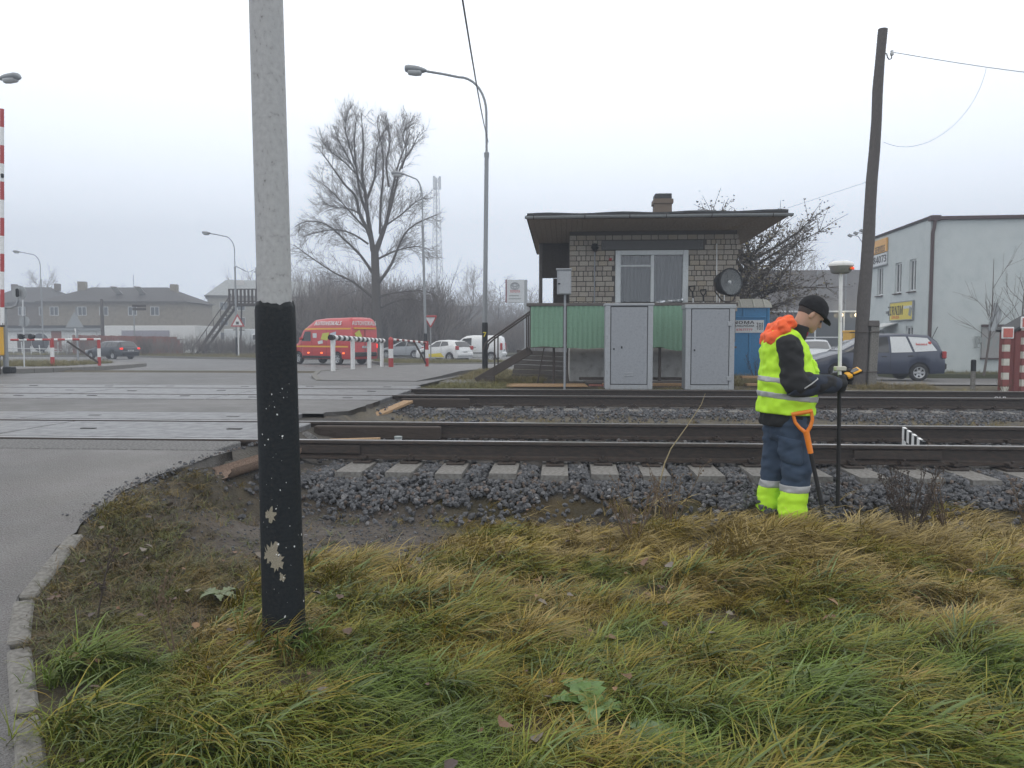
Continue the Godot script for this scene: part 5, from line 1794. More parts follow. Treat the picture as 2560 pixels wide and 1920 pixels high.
# ---------------------------------------------------------------- street lamps
func lamp_post(label: String, at: Vector3, turn: float, h: float, reach: float, seven := false, lean := 0.0) -> Node3D:
	var t := thing("street_lamp", label, "street lamp", at, turn, "tall street lamps")
	var st := mk()
	lathe(st, [[0.1, 0.0], [0.1, 1.6], [0.095, 1.66], [0.0, 1.66]], 14)
	put(st, "black_base", M.black_paint, t)
	tb("shaft", [Vector3(0, 1.6, 0), Vector3(lean * 0.6, h * 0.72, 0)], [0.078, 0.072], M.lamp_grey, t, 12)
	st = mk()
	lathe(st, [[0.085, -0.03], [0.09, 0.1], [0.06, 0.14], [0.0, 0.14]], 12, Transform3D(Basis.IDENTITY, Vector3(lean * 0.6, h * 0.72, 0)))
	put(st, "collar", M.lamp_grey, t)
	var arm := []
	var y0 := h * 0.72
	for i in 15:
		var s := i / 14.0
		var p: Vector3
		if s < 0.35:
			p = Vector3(-0.02 * s, y0 + (h - y0) * 1.45 * s, 0)
		else:
			var q := (s - 0.35) / 0.65
			var an := q * PI * 0.5
			var c := Vector3(-0.007, y0 + (h - y0) * 0.51, 0)
			p = c + Vector3(-reach * 0.42 * (1.0 - cos(an)) , (h - y0) * 0.42 * sin(an), 0)
		p.x += lean * 0.6 + 0.0
		arm.append(p)
	var e: Vector3 = arm[-1]
	arm.append(e + Vector3(-reach * 0.25, 0.12, 0))
	arm.append(e + Vector3(-reach * 0.5, 0.22, 0))
	tb("arm", arm, 0.04, M.lamp_grey, t, 8)
	var hd: Vector3 = arm[-1]
	var bs := Basis(Vector3.BACK, -0.12)
	st = mk()
	var prof := [[0.0, 0.0], [0.05, 0.0], [0.1, 0.08], [0.16, 0.25], [0.17, 0.5], [0.13, 0.58], [0.0, 0.6]]
	lathe(st, prof, 16, Transform3D(bs * Basis(Vector3.BACK, PI / 2) * Basis.from_scale(Vector3(0.75, 1.25, 1.2)), hd + Vector3(0, 0.02, 0)), false)
	put(st, "lamp_head", M.lamp_grey, t)
	st = mk()
	lathe(st, [[0.0, 0.12], [0.12, 0.16], [0.15, 0.3], [0.14, 0.5], [0.0, 0.56]], 14, Transform3D(bs * Basis(Vector3.BACK, PI / 2) * Basis.from_scale(Vector3(0.85, 1.22, 1.1)), hd + Vector3(0, -0.06, 0)), false)
	put(st, "diffuser", M.glass_lamp, t)
	if seven:
		text(t, "number", "7", 0.16, Vector3(0, 1.25, 0.105), Basis.IDENTITY, M.print_yellow)
	return t


func make_lamps() -> void:
	lamp_post("tall grey street lamp with black base left of the booth stair", Vector3(-2.75, 0.42, -26), 0.0, 10.1, 2.2, true, 0.12)
	lamp_post("street lamp in front of the big bare tree's right side", Vector3(-7.95, 0.15, -43), 0.0, 10.6, 1.1, false, -0.2)
	lamp_post("street lamp beside the triangular warning sign", Vector3(-27.9, -0.05, -63), 0.0, 10.4, 2.2)
	lamp_post("street lamp in front of the low white garages", Vector3(-55.9, -0.1, -78), 0.0, 10.8, 2.4)
	lamp_post("street lamp whose head alone reaches into the left picture edge", Vector3(-22.2, 0.4, -26), PI, 10.2, 2.5)
	# cable up to the nearest lamp
	var arr := []
	for i in 16:
		var s := i / 15.0
		arr.append(Vector3(-2.62, 8.15, -26).lerp(Vector3(-1.05, 5.3, -7.0), s) - Vector3(0, 0.2 * sin(PI * s), 0))
	tag(tb("lamp_cable", arr, 0.013, M.wire, null, 5), "dark cable dropping from the sky to the lamp beside the booth", "cable")
	var t := thing("power_pole", "thin far power pole with a transformer behind the black-based post", "utility pole", Vector3(-41.3, -0.2, -100))
	tb("pole", [Vector3(0, 0, 0), Vector3(0, 11.2, 0)], 0.16, M.pole_wood, t, 6)
	bx("transformer", Vector3(1.9, 10.2, 0), Vector3(0.7, 1.2, 0.7), M.lamp_grey, t, 0.1)
	brr("crossarm", Vector3(-0.4, 10.6, 0), Vector3(2.4, 10.6, 0), 0.12, 0.12, M.grey_wood, t)
	tag(tb("far_wire", [Vector3(-27.8, 7.6, -63), Vector3(-34, 8.6, -80), Vector3(-41.3, 10.8, -100)], 0.035, M.wire, null, 4), "faint wire from the warning-sign lamp to the far power pole", "wire")
	# foreground post: grey above, tarred black below
	t = thing("painted_post", "thick steel post in the foreground, grey above and tarred black below", "post", Vector3(-1.42, -0.05, -3.7))
	var ax := Vector3(-0.045, 4.2, 0.0)
	var st := mk()
	tube(st, [ax * 0.4, ax * 0.6, ax * 0.8, ax], [0.083, 0.0815, 0.08, 0.079], 28)
	put(st, "grey_shaft", foreground_paint(false), t)
	st = mk()
	st.set_smooth_group(0)
	# black coat: a sleeve with a lumpy upper rim
	var n := 40
	var lev := [0.0, 0.06, 0.2, 0.38, 0.416, 0.422, 0.42]
	var rad := [0.108, 0.105, 0.101, 0.0985, 0.097, 0.09, 0.079]
	for i in lev.size() - 1:
		for k in n:
			var q := []
			for e in [[0, 0], [0, 1], [1, 1], [1, 0]]:
				var an: float = TAU * (k + e[1]) / n
				var li: int = i + e[0]
				var rim: float = 0.005 * nf.get_noise_2d(cos(an) * 0.9, sin(an) * 0.9) if li >= 3 else 0.0
				var r: float = rad[li] + 0.0015 * nf.get_noise_3d(cos(an) * 2, lev[li] * 14, sin(an) * 2)
				q.append(ax * (lev[li] + rim) + Vector3(cos(an) * r, 0, sin(an) * r))
			for v in [q[0], q[1], q[2], q[0], q[2], q[3]]:
				st.add_vertex(v)
	put(st, "tarred_base", foreground_paint(true), t)
	# chipped patches where the tar has come off
	var chips := [[0.13, -0.3, 0.036], [0.118, -0.1, 0.035], [0.125, -0.52, 0.03], [0.175, -0.35, 0.028], [0.1, 0.12, 0.016]]
	for i in 60:
		chips.append([rng.randf_range(0.05, 0.33), clampf(rng.randfn(0.1, 0.5), -1.3, 1.3), 0.001 + 0.005 * pow(rng.randf(), 3.0)])
	tmat("chip", noise_tex(77, 0.08, [[0.0, col(0.14, 0.115, 0.085)], [0.5, col(0.28, 0.25, 0.19)], [1.0, col(0.46, 0.43, 0.37)]], 4), Vector3.ONE * 5.0, 0.85, M_grit_n, 0.8)
	var ci := 0
	for c in chips:
		st = mk()
		var m := 26 if c[2] > 0.01 else 9
		var yv := atan2(1.42, 3.7)
		for k in m:
			var q := []
			for e in [k, k + 1]:
				var a: float = TAU * (e % m) / m
				var rr: float = c[2] * (0.8 + 0.75 * nf.get_noise_2d((e % m) * 3.7 + ci * 9.0, ci * 5.3))
				q.append(post_skin(ax, c[0] + sin(a) * rr / 4.2 * 1.5, c[1] + cos(a) * rr / 0.1, yv))
			tri(st, q[0], q[1], post_skin(ax, c[0], c[1], yv), ax * c[0])
		put(st, "paint_chip", M.chip if c[2] > 0.01 else M.print_white, t)
		ci += 1


func post_skin(ax: Vector3, lev: float, an: float, yv: float) -> Vector3:
	# a point 2 mm over the tar; an is measured from the side that faces the track walker
	var r := 0.1035 if lev > 0.2 else lerpf(0.1085, 0.1035, lev / 0.2)
	var a := PI / 2 - an - yv * 0.6
	return ax * lev + Vector3(cos(a) * r, 0, sin(a) * r)


func foreground_paint(black: bool) -> StandardMaterial3D:
	if black:
		var m := tmat("post_tar", noise_tex(81, 0.04, [[0.0, col(0.008, 0.01, 0.012)], [0.55, col(0.016, 0.02, 0.024)], [0.8, col(0.022, 0.022, 0.023)], [1.0, col(0.05, 0.04, 0.034)]], 5), Vector3.ONE * 2.2, 0.6, M_fine_n, 0.5)
		m.metallic_specular = 0.3
		return m
	var m2 := tmat("post_grey", noise_tex(82, 0.03, [[0.0, col(0.07, 0.065, 0.06)], [0.12, col(0.16, 0.155, 0.15)], [0.22, col(0.335, 0.34, 0.345)], [0.5, col(0.365, 0.37, 0.378)], [1.0, col(0.42, 0.425, 0.43)]], 5), Vector3(2.2, 1.3, 2.2), 0.6, M_fine_n, 0.35)
	return m2


# ---------------------------------------------------------------- vehicles
# A body is a loft along x (front at 0): each section runs from the sill up the side to the roof middle.
func car_ring(sp: Dictionary, x: float) -> Array:
	var l: float = sp.L
	var top := tab(sp.top, x)
	var belt := tab(sp.belt, x)
	var e := absf(x - l * 0.5) / (l * 0.5)
	var w: float = sp.W * 0.5 * (1.0 - float(sp.get("taper", 0.14)) * pow(e, 5.0))
	var yb: float = sp.base
	for xw in sp.wheels:
		var dx: float = x - xw
		var r: float = sp.wr * 1.16
		if absf(dx) < r:
			yb = maxf(yb, sp.wr + sqrt(r * r - dx * dx))
	var bl := minf(belt, top - 0.05)
	yb = minf(yb, bl - 0.12)
	var t := clampf((top - belt) / maxf(0.05, float(sp.roof) - belt), 0.0, 1.0)
	var wt := lerpf(w * 0.93, w * float(sp.tumble), t)
	var cr := lerpf(0.05, 0.075, t)
	return [Vector2(w * 0.95, yb), Vector2(w * 0.99, yb + 0.1), Vector2(w, lerpf(yb, bl, 0.55)), Vector2(w * 0.985, bl), Vector2(lerpf(w * 0.985, wt, 0.5) + 0.012, lerpf(bl, top - cr, 0.5)), Vector2(wt, top - cr), Vector2(wt - 0.1, top - cr * 0.22), Vector2(wt * 0.45, top), Vector2(0, top + 0.008)]


func car_side(sp: Dictionary, x: float, y: float, off := 0.012) -> Vector3:
	var r := car_ring(sp, x)
	for i in range(0, 6):
		if y <= r[i + 1].y or i == 5:
			var k := clampf((y - r[i].y) / maxf(0.001, r[i + 1].y - r[i].y), 0.0, 1.0)
			return Vector3(x, y, lerpf(r[i].x, r[i + 1].x, k) + off)
	return Vector3(x, y, r[5].x + off)


# quadrilateral laid on both flanks: bottom front, top front, top rear, bottom rear as (x, y)
func car_patch(sp: Dictionary, parent: Node, called: String, q: Array, m: Material, both := true, off := 0.012) -> void:
	for s in ([1.0, -1.0] if both else [1.0]):
		var st := mk()
		st.set_smooth_group(0)
		var nx := 8
		var ny := 4
		for i in nx:
			for j in ny:
				var c := []
				for e in [[0, 0], [1, 0], [1, 1], [0, 1]]:
					var u := float(i + e[0]) / nx
					var v := float(j + e[1]) / ny
					var b: Vector2 = q[0].lerp(q[3], u)
					var t: Vector2 = q[1].lerp(q[2], u)
					var p := b.lerp(t, v)
					var w := car_side(sp, p.x, p.y, off)
					c.append(Vector3(w.x, w.y, w.z * s))
				quad(st, c[0], c[1], c[2], c[3], Vector3(c[0].x, 0.5, 0))
		put(st, called, m, parent)


# sheet across the sloping front or rear between two stations
func car_screen(sp: Dictionary, parent: Node, called: String, x0: float, x1: float, edge: float, m: Material) -> void:
	var st := mk()
	st.set_smooth_group(0)
	var nx := 6
	var nzv := 8
	for i in nx:
		for j in nzv:
			var c := []
			for e in [[0, 0], [1, 0], [1, 1], [0, 1]]:
				var x := lerpf(x0, x1, float(i + e[0]) / nx)
				var k := lerpf(-1.0, 1.0, float(j + e[1]) / nzv)
				var r := car_ring(sp, x)
				var z: float = r[5].x * edge * k
				var y := 0.0
				var az := absf(z)
				for g in range(8, 5, -1):
					if az <= r[g - 1].x or g == 6:
						y = lerpf(r[g].y, r[g - 1].y, clampf((az - r[g].x) / maxf(0.001, r[g - 1].x - r[g].x), 0.0, 1.0))
						break
				c.append(Vector3(x + (0.012 if x0 > float(sp.L) * 0.5 else -0.012), y + 0.012, z))
			quad(st, c[0], c[1], c[2], c[3], Vector3(float(sp.L) * 0.5, 0.3, 0))
	put(st, called, m, parent)


func car_body(sp: Dictionary, parent: Node) -> void:
	var xs := []
	var n := 44
	for i in n + 1:
		xs.append(float(sp.L) * i / n)
	for p in sp.top:
		xs.append(p[0])
	for xw in sp.wheels:
		for k in 9:
			xs.append(xw + sp.wr * 1.16 * cos(PI * k / 8.0))
	xs.sort()
	var st := mk()
	st.set_smooth_group(0)
	var prev := []
	for x in xs:
		if x < 0.0 or x > sp.L:
			continue
		var r := car_ring(sp, x)
		var ring := []
		for i in range(0, 9):
			ring.append(Vector3(x, r[i].y, r[i].x))
		for i in range(7, -1, -1):
			ring.append(Vector3(x, r[i].y, -r[i].x))
		if prev.size() > 0 and x - prev[0].x > 0.0005:
			for i in ring.size() - 1:
				quad(st, prev[i], ring[i], ring[i + 1], prev[i + 1], Vector3((x + prev[0].x) * 0.5, 0.5, 0))
		if prev.size() == 0 or x >= float(sp.L) - 0.0005:
			st.set_smooth_group(-1)
			for i in range(1, ring.size() - 1):
				tri(st, ring[0], ring[i], ring[i + 1], Vector3(float(sp.L) * 0.5, 0.6, 0))
			st.set_smooth_group(0)
		if prev.size() == 0 or x - prev[0].x > 0.0005:
			prev = ring
	put(st, "body", M[sp.paint], parent)
	bx("underbody", Vector3(float(sp.L) * 0.5, float(sp.base) + 0.2, 0), Vector3(float(sp.L) - 0.5, 0.44, float(sp.W) - 0.52), M.trim, parent)


func car_wheel(sp: Dictionary, parent: Node, at: Vector3, s: float) -> void:
	var o := Node3D.new()
	o.name = "wheel"
	parent.add_child(o, true)
	o.position = at
	var r: float = sp.wr
	var xf := Transform3D(Basis(Vector3.RIGHT, PI / 2 * s), Vector3.ZERO)
	var st := mk()
	lathe(st, [[r * 0.62, -0.1], [r * 0.95, -0.1], [r, -0.06], [r, 0.06], [r * 0.95, 0.095], [r * 0.66, 0.1], [r * 0.62, 0.07]], 24, xf, false)
	put(st, "tyre", M.tyre, o)
	st = mk()
	lathe(st, [[0.0, 0.055], [r * 0.16, 0.06], [r * 0.2, 0.035], [r * 0.24, 0.03]], 16, xf, false)
	lathe(st, [[r * 0.52, 0.05], [r * 0.6, 0.09], [r * 0.64, 0.085]], 24, xf, false)
	for k in 6:
		var a := TAU * k / 6.0
		var d := Vector3(cos(a), sin(a), 0)
		bar(st, d * r * 0.15 + Vector3(0, 0, 0.05 * s), d * r * 0.58 + Vector3(0, 0, 0.06 * s), 0.02, 0.07, 0.0, Vector3(0, 0, 1).cross(d))
	put(st, "rim", M.rim, o)
	st = mk()
	lathe(st, [[0.0, 0.01], [r * 0.6, 0.01]], 20, xf)
	put(st, "hub_shade", M.trim, o)  # dark disc painted for the shade behind the spokes


func car(called: String, label: String, category: String, sp: Dictionary, at: Vector3, turn: float) -> Node3D:
	# stands centred on its place; drives towards its own -x
	var t := thing(called, label, category, at + Basis(Vector3.UP, turn) * Vector3(-float(sp.L) * 0.5, 0, 0), turn)
	var b := t
	car_body(sp, b)
	for q in sp.get("windows", []):
		car_patch(sp, b, "side_window", q, sp.get("glass", M.pane))
	for q in sp.get("trims", []):
		car_patch(sp, b, "side_moulding", q, M.trim)
	if sp.has("front"):
		car_screen(sp, b, "windscreen", sp.front[0], sp.front[1], 0.92, M.pane)
	if sp.has("rear"):
		car_screen(sp, b, "rear_window", sp.rear[0], sp.rear[1], sp.get("rear_edge", 0.82), M.pane)
	var l: float = sp.L
	var w: float = sp.W
	for s in [1.0, -1.0]:
		for xw in sp.wheels:
			car_wheel(sp, t, Vector3(float(xw), sp.wr, s * (w * 0.5 - 0.13)), s)
		var ty: float = sp.get("tail_y", 0.85)
		bx("tail_light", Vector3(l - 0.06, ty, s * (w * 0.5 - float(sp.get("tail_w", 0.28)) * 0.5 - 0.02)), Vector3(0.14, sp.get("tail_h", 0.2), sp.get("tail_w", 0.28)), M[sp.get("tail", "tail_red")], b, 0.03)
		bx("headlight", Vector3(0.12, 0.66, s * (w * 0.5 - 0.25)), Vector3(0.2, 0.15, 0.34), M.glass_lamp, b, 0.05)
		if sp.has("mirror"):
			var mp := car_side(sp, sp.mirror[0], sp.mirror[1], 0.09)
			bx("mirror", Vector3(mp.x, mp.y, mp.z * s), Vector3(0.12, 0.14, 0.2), M[sp.get("mirror_paint", sp.paint)], b, 0.04)
	car_door_lines(sp, b)
	bx("bumper", Vector3(l + 0.02, float(sp.base) + 0.26, 0), Vector3(0.12, 0.24, w * 0.86), M[sp.get("bumper", sp.paint)], b, 0.05)
	bx("bumper", Vector3(-0.02, float(sp.base) + 0.24, 0), Vector3(0.12, 0.22, w * 0.8), M[sp.get("bumper", sp.paint)], b, 0.05)
	var pl := bx("number_plate", Vector3(l + 0.03 + float(sp.get("plate_x", 0.0)), sp.get("plate_y", 0.72), 0), Vector3(0.02, 0.12, 0.5), M.sign_white, b)
	text(pl, "lettering", "JB 4073", 0.09, Vector3(l + 0.042 + float(sp.get("plate_x", 0.0)), sp.get("plate_y", 0.72), 0), Basis(Vector3.UP, PI / 2), M.print_dark, 0.9)
	return t


func car_door_lines(sp: Dictionary, b: Node) -> void:
	for x in sp.get("doors", []):
		car_patch(sp, b, "door_gap_shade", [Vector2(x, float(sp.base) + 0.1), Vector2(x, tab(sp.belt, x)), Vector2(x + 0.014, tab(sp.belt, x)), Vector2(x + 0.014, float(sp.base) + 0.1)], M.black_rubber, true, 0.004)  # panel gap shade painted on as a thin black strip
	for x in sp.get("handles", []):
		for s in [1.0, -1.0]:
			var p := car_side(sp, x, tab(sp.belt, x) - 0.12, 0.012)
			bx("door_handle", Vector3(p.x, p.y, p.z * s), Vector3(0.18, 0.035, 0.03), M.trim, b, 0.01)


func v2(x: float, y: float) -> Vector2:
	return Vector2(x, y)


func make_vehicles() -> void:
	var estate := {"L": 4.6, "W": 1.72, "roof": 1.46, "tumble": 0.74, "base": 0.28, "wr": 0.31, "wheels": [0.85, 3.55], "paint": "car_dark", "belt": [[0, 0.84], [1.2, 0.9], [4.6, 0.98]], "top": [[0, 0.62], [0.08, 0.72], [1.25, 0.94], [2.0, 1.38], [2.3, 1.44], [3.2, 1.46], [4.1, 1.4], [4.5, 0.98], [4.58, 0.9], [4.6, 0.66]], "windows": [[v2(1.62, 0.95), v2(2.1, 1.33), v2(2.75, 1.37), v2(2.7, 0.96)], [v2(2.78, 0.96), v2(2.83, 1.37), v2(3.4, 1.37), v2(3.45, 0.98)], [v2(3.52, 0.99), v2(3.48, 1.37), v2(4.0, 1.33), v2(4.2, 1.0)]], "front": [1.32, 1.95], "rear": [4.12, 4.46], "tail": "tail_lit", "tail_y": 0.86, "tail_h": 0.13, "tail_w": 0.22, "doors": [1.55, 2.74, 3.45], "mirror": [1.75, 1.02], "plate_y": 0.7}
	car("estate_car", "dark estate car with lit red tail lights on the far road", "car", estate, Vector3(-36.0, -0.13, -58.2), -0.42)
	var hatch := {"L": 4.02, "W": 1.74, "roof": 1.48, "tumble": 0.72, "base": 0.26, "wr": 0.31, "wheels": [0.82, 3.32], "paint": "car_white", "belt": [[0, 0.9], [1.2, 0.98], [4.02, 1.08]], "top": [[0, 0.66], [0.08, 0.78], [1.0, 1.0], [1.75, 1.38], [2.1, 1.46], [2.6, 1.48], [3.4, 1.42], [3.62, 1.36], [3.9, 1.02], [3.98, 0.92], [4.02, 0.68]], "windows": [[v2(1.45, 1.0), v2(1.98, 1.36), v2(2.45, 1.39), v2(2.45, 1.03)], [v2(2.5, 1.04), v2(2.52, 1.39), v2(3.05, 1.36), v2(3.25, 1.12)]], "front": [1.1, 1.72], "rear": [3.6, 3.92], "rear_edge": 0.9, "tail_y": 0.95, "tail_h": 0.26, "doors": [1.4, 2.6], "mirror": [1.6, 1.06], "plate_y": 0.66}
	var h := car("hatchback", "white hatchback with a yellow patch along its sill", "car", hatch, Vector3(-8.35, -0.06, -52.0), -0.62)
	car_patch(hatch, h, "yellow_patch", [v2(1.2, 0.32), v2(1.2, 0.5), v2(2.6, 0.6), v2(2.9, 0.32)], M.print_yellow)
	var silver := {"L": 4.2, "W": 1.76, "roof": 1.47, "tumble": 0.72, "base": 0.26, "wr": 0.32, "wheels": [0.84, 3.4], "paint": "car_silver", "belt": [[0, 0.86], [1.2, 0.95], [4.2, 1.04]], "top": [[0, 0.62], [0.08, 0.74], [1.1, 0.98], [1.95, 1.38], [2.3, 1.46], [2.8, 1.47], [3.6, 1.38], [4.0, 1.04], [4.15, 0.95], [4.2, 0.66]], "windows": [[v2(1.55, 0.98), v2(2.1, 1.36), v2(2.65, 1.39), v2(2.62, 1.0)], [v2(2.7, 1.0), v2(2.72, 1.39), v2(3.3, 1.34), v2(3.55, 1.06)]], "front": [1.2, 1.92], "rear": [3.62, 3.98], "doors": [1.45, 2.66, 3.4], "mirror": [1.7, 1.04]}
	car("silver_car", "silver compact car parked between the red van and white hatchback", "car", silver, Vector3(-13.6, -0.14, -63.6), -0.22)
	var wvan := {"L": 4.4, "W": 1.8, "roof": 1.84, "tumble": 0.84, "base": 0.27, "wr": 0.32, "wheels": [0.9, 3.62], "paint": "car_white", "belt": [[0, 0.98], [1.2, 1.1], [4.4, 1.14]], "top": [[0, 0.72], [0.08, 0.86], [0.9, 1.1], [1.5, 1.64], [1.8, 1.8], [2.2, 1.84], [4.1, 1.82], [4.3, 1.7], [4.38, 1.1], [4.4, 0.6]], "windows": [[v2(1.25, 1.12), v2(1.6, 1.6), v2(2.2, 1.66), v2(2.2, 1.12)]], "front": [0.98, 1.5], "trims": [[v2(0.95 + 0.4, 0.56), v2(1.35, 0.63), v2(3.2, 0.63), v2(3.2, 0.56)]], "tail_y": 1.05, "tail_h": 0.5, "doors": [1.2, 2.28, 3.1], "handles": [2.45], "mirror": [1.45, 1.18], "plate_y": 0.8}
	car("cargo_van", "white small cargo van behind the white hatchback", "van", wvan, Vector3(-6.55, -0.1, -54.5), -0.1)
	var mini := {"L": 4.62, "W": 1.82, "roof": 1.72, "tumble": 0.74, "base": 0.28, "wr": 0.32, "wheels": [0.95, 3.72], "paint": "car_navy", "belt": [[0, 0.92], [1.0, 0.98], [4.62, 1.06]], "top": [[0, 0.66], [0.06, 0.78], [0.75, 1.0], [1.0, 1.06], [2.0, 1.6], [2.4, 1.7], [3.2, 1.72], [4.1, 1.66], [4.4, 1.42], [4.55, 1.06], [4.62, 0.86], [4.62, 0.7]], "windows": [[v2(1.1, 1.06), v2(1.5, 1.26), v2(1.6, 1.26), v2(1.56, 1.03)], [v2(1.62, 1.03), v2(2.06, 1.54), v2(2.66, 1.6), v2(2.66, 1.03)]], "front": [1.05, 1.95], "rear": [4.14, 4.52], "tail_y": 0.95, "tail_h": 0.26, "doors": [1.5, 2.7, 3.62], "handles": [2.5, 3.4], "mirror": [1.75, 1.1], "plate_y": 0.7, "bumper": "trim"}
	var mv := car("minivan_taxi", "dark blue minivan with white covered rear windows and roof sign", "minivan", mini, Vector3(11.2, 0.0, -28.9), -0.03)
	var sh: Node3D = mv
	car_patch(mini, sh, "covered_window", [v2(2.74, 1.03), v2(2.74, 1.6), v2(3.28, 1.6), v2(3.46, 1.05)], M.sign_white)
	car_patch(mini, sh, "covered_window", [v2(3.54, 1.06), v2(3.36, 1.6), v2(4.02, 1.55), v2(4.32, 1.1)], M.sign_white)
	text(sh, "lettering", "bonus", 0.075, Vector3(3.78, 1.33, car_side(mini, 3.78, 1.33).z + 0.02), Basis(Vector3.RIGHT, -0.34), M.print_red, 1.3)
	bx("logo", Vector3(4.08, 1.38, car_side(mini, 4.08, 1.38).z + 0.012), Vector3(0.1, 0.09, 0.01), M.print_red, sh, 0.003, Basis(Vector3.RIGHT, -0.34))
	text(sh, "lettering", "20", 0.15, Vector3(1.9, 0.6, car_side(mini, 1.9, 0.6).z + 0.012), Basis.IDENTITY, M.print_yellow, 1.2)
	var st := mk()
	prism(st, PackedVector2Array([v2(-0.16, 0), v2(0, 0.17), v2(0.16, 0)]), 0.5, Transform3D(Basis.IDENTITY, Vector3(2.35, 1.7, 0.25)))
	put(st, "roof_sign", M.print_white, sh)
	tb("aerial", [Vector3(4.25, 1.5, 0.5), Vector3(4.45, 1.95, 0.5)], 0.012, M.trim, sh, 5)
	# cars parked behind the minivan
	car("parked_car", "pale silver car parked behind the surveyor's face", "car", silver, Vector3(12.9, 0.0, -40.5), 1.25)
	var dk: Dictionary = silver.duplicate()
	dk.paint = "car_dark"
	car("parked_car", "dark car parked just behind the minivan windscreen", "car", dk, Vector3(13.9, 0.0, -37.5), 1.2)
	# red delivery van
	var rv := {"L": 5.4, "W": 2.0, "roof": 2.62, "tumble": 0.82, "base": 0.34, "wr": 0.35, "wheels": [0.95, 4.2], "taper": 0.06, "paint": "car_red", "belt": [[0, 1.15], [1.0, 1.3], [1.2, 1.95], [5.4, 2.05]], "top": [[0, 0.8], [0.06, 1.02], [0.9, 1.2], [1.0, 1.24], [1.5, 1.98], [1.56, 2.06], [1.66, 2.12], [2.3, 2.52], [3.2, 2.6], [5.1, 2.62], [5.28, 2.54], [5.36, 2.1], [5.4, 0.7]], "windows": [[v2(1.36, 1.32), v2(1.62, 1.86), v2(2.12, 1.86), v2(2.12, 1.32)]], "front": [1.05, 1.46], "tail": "tail_lit", "tail_y": 1.05, "tail_h": 0.26, "tail_w": 0.1, "mirror": [1.35, 1.45], "doors": [1.3, 2.2, 3.4], "bumper": "trim", "plate_y": 1.0, "plate_x": 0.02}
	var r := car("delivery_van", "red high-roofed delivery van with yellow stripes and white lettering", "van", rv, Vector3(-13.3, 0.06, -42.6), deg_to_rad(-31))
	sh = r
	car_patch(rv, sh, "yellow_stripe", [v2(1.6, 1.96), v2(1.62, 2.04), v2(5.3, 2.04), v2(5.3, 1.96)], M.yellow_paint)
	car_patch(rv, sh, "yellow_stripe", [v2(0.5, 0.98), v2(0.5, 1.06), v2(5.1, 1.06), v2(5.1, 0.98)], M.yellow_paint)
	bx("yellow_stripe", Vector3(5.4, 2.02, 0), Vector3(0.05, 0.08, 1.62), M.yellow_paint, sh)
	text(sh, "lettering", "AUTOVEIKALS", 0.24, Vector3(3.5, 2.3, car_side(rv, 3.5, 2.3).z + 0.03), Basis(Vector3.RIGHT, -0.45), M.print_white, 1.0)
	text(sh, "lettering", "AUTOVEIKALS", 0.22, Vector3(5.36, 2.3, 0), Basis(Vector3.UP, PI / 2), M.print_white, 0.9)
	# plain patches of the vinyl print, without its figures
	var yg := mat("print_lime", col(0.5, 0.52, 0.08), 0.5)
	var pb := mat("print_paleblue", col(0.5, 0.56, 0.66), 0.5)
	car_patch(rv, sh, "print_patch", [v2(2.95, 1.42), v2(3.1, 1.75), v2(3.65, 1.8), v2(3.5, 1.35)], yg, true, 0.014)
	car_patch(rv, sh, "print_patch", [v2(3.75, 1.2), v2(3.7, 1.75), v2(4.2, 1.85), v2(4.15, 1.1)], pb, true, 0.014)
	car_patch(rv, sh, "print_patch", [v2(2.75, 1.14), v2(2.7, 1.3), v2(3.1, 1.38), v2(3.15, 1.2)], M.sign_white, true, 0.014)
	car_patch(rv, sh, "print_patch", [v2(1.55, 1.3) + v2(0.75, 0.2), v2(2.28, 1.76), v2(2.62, 1.76), v2(2.62, 1.5)], M.sign_white, true, 0.014)
	bx("print_patch", Vector3(5.41, 1.66, 0.5), Vector3(0.02, 0.4, 0.4), yg, sh, 0.0, Basis(Vector3.RIGHT, 0.5))
	bx("print_patch", Vector3(5.415, 1.4, 0.55), Vector3(0.02, 0.26, 0.55), M.pale_red, sh)
	bx("door_gap_shade", Vector3(5.405, 1.3, 0), Vector3(0.02, 1.5, 0.02), M.black_rubber, sh)  # black strip painted for the shade between the rear doors
	for x in [1.9, 3.0, 4.75]:
		var p := car_side(rv, x, 0.66, 0.01)
		bx("side_marker_light", p, Vector3(0.14, 0.07, 0.03), M.marker_lit, sh, 0.01)
	car_patch(rv, sh, "sill_dark_band", [v2(1.4, 0.36), v2(1.4, 0.5), v2(3.75, 0.5), v2(3.75, 0.36)], M.trim)  # dark band low on the flanks between the wheels


# ---------------------------------------------------------------- trees
func twigs(st: SurfaceTool, r: RandomNumberGenerator, p: Vector3, dir: Vector3, len: float, rad: float, depth: int, droop: float, spread: float, sides := 3) -> void:
	var n := 3
	var pts := [p]
	var d := dir
	for i in n:
		d = (d + Vector3(r.randf_range(-1, 1), r.randf_range(-1, 1) - droop, r.randf_range(-1, 1)) * 0.2).normalized()
		pts.append(pts[-1] + d * len / n)
	tube(st, pts, [rad, rad * 0.85, rad * 0.7, rad * 0.5], sides, false)
	if depth <= 0:
		return
	var kids := 4 if depth > 1 else 5
	for k in kids:
		var at := r.randf_range(0.25, 1.0)
		var seg := mini(int(at * n), n - 1)
		var q: Vector3 = pts[seg].lerp(pts[seg + 1], at * n - seg)
		var axis := Vector3(r.randf_range(-1, 1), r.randf_range(-1, 1), r.randf_range(-1, 1)).cross(d).normalized()
		var nd := d.rotated(axis, r.randf_range(0.35, 0.85) * spread)
		nd = (nd + Vector3(0, 0.12 - droop * 0.4, 0)).normalized()
		twigs(st, r, q, nd, len * r.randf_range(0.45, 0.75), rad * 0.55, depth - 1, droop, spread, 3)


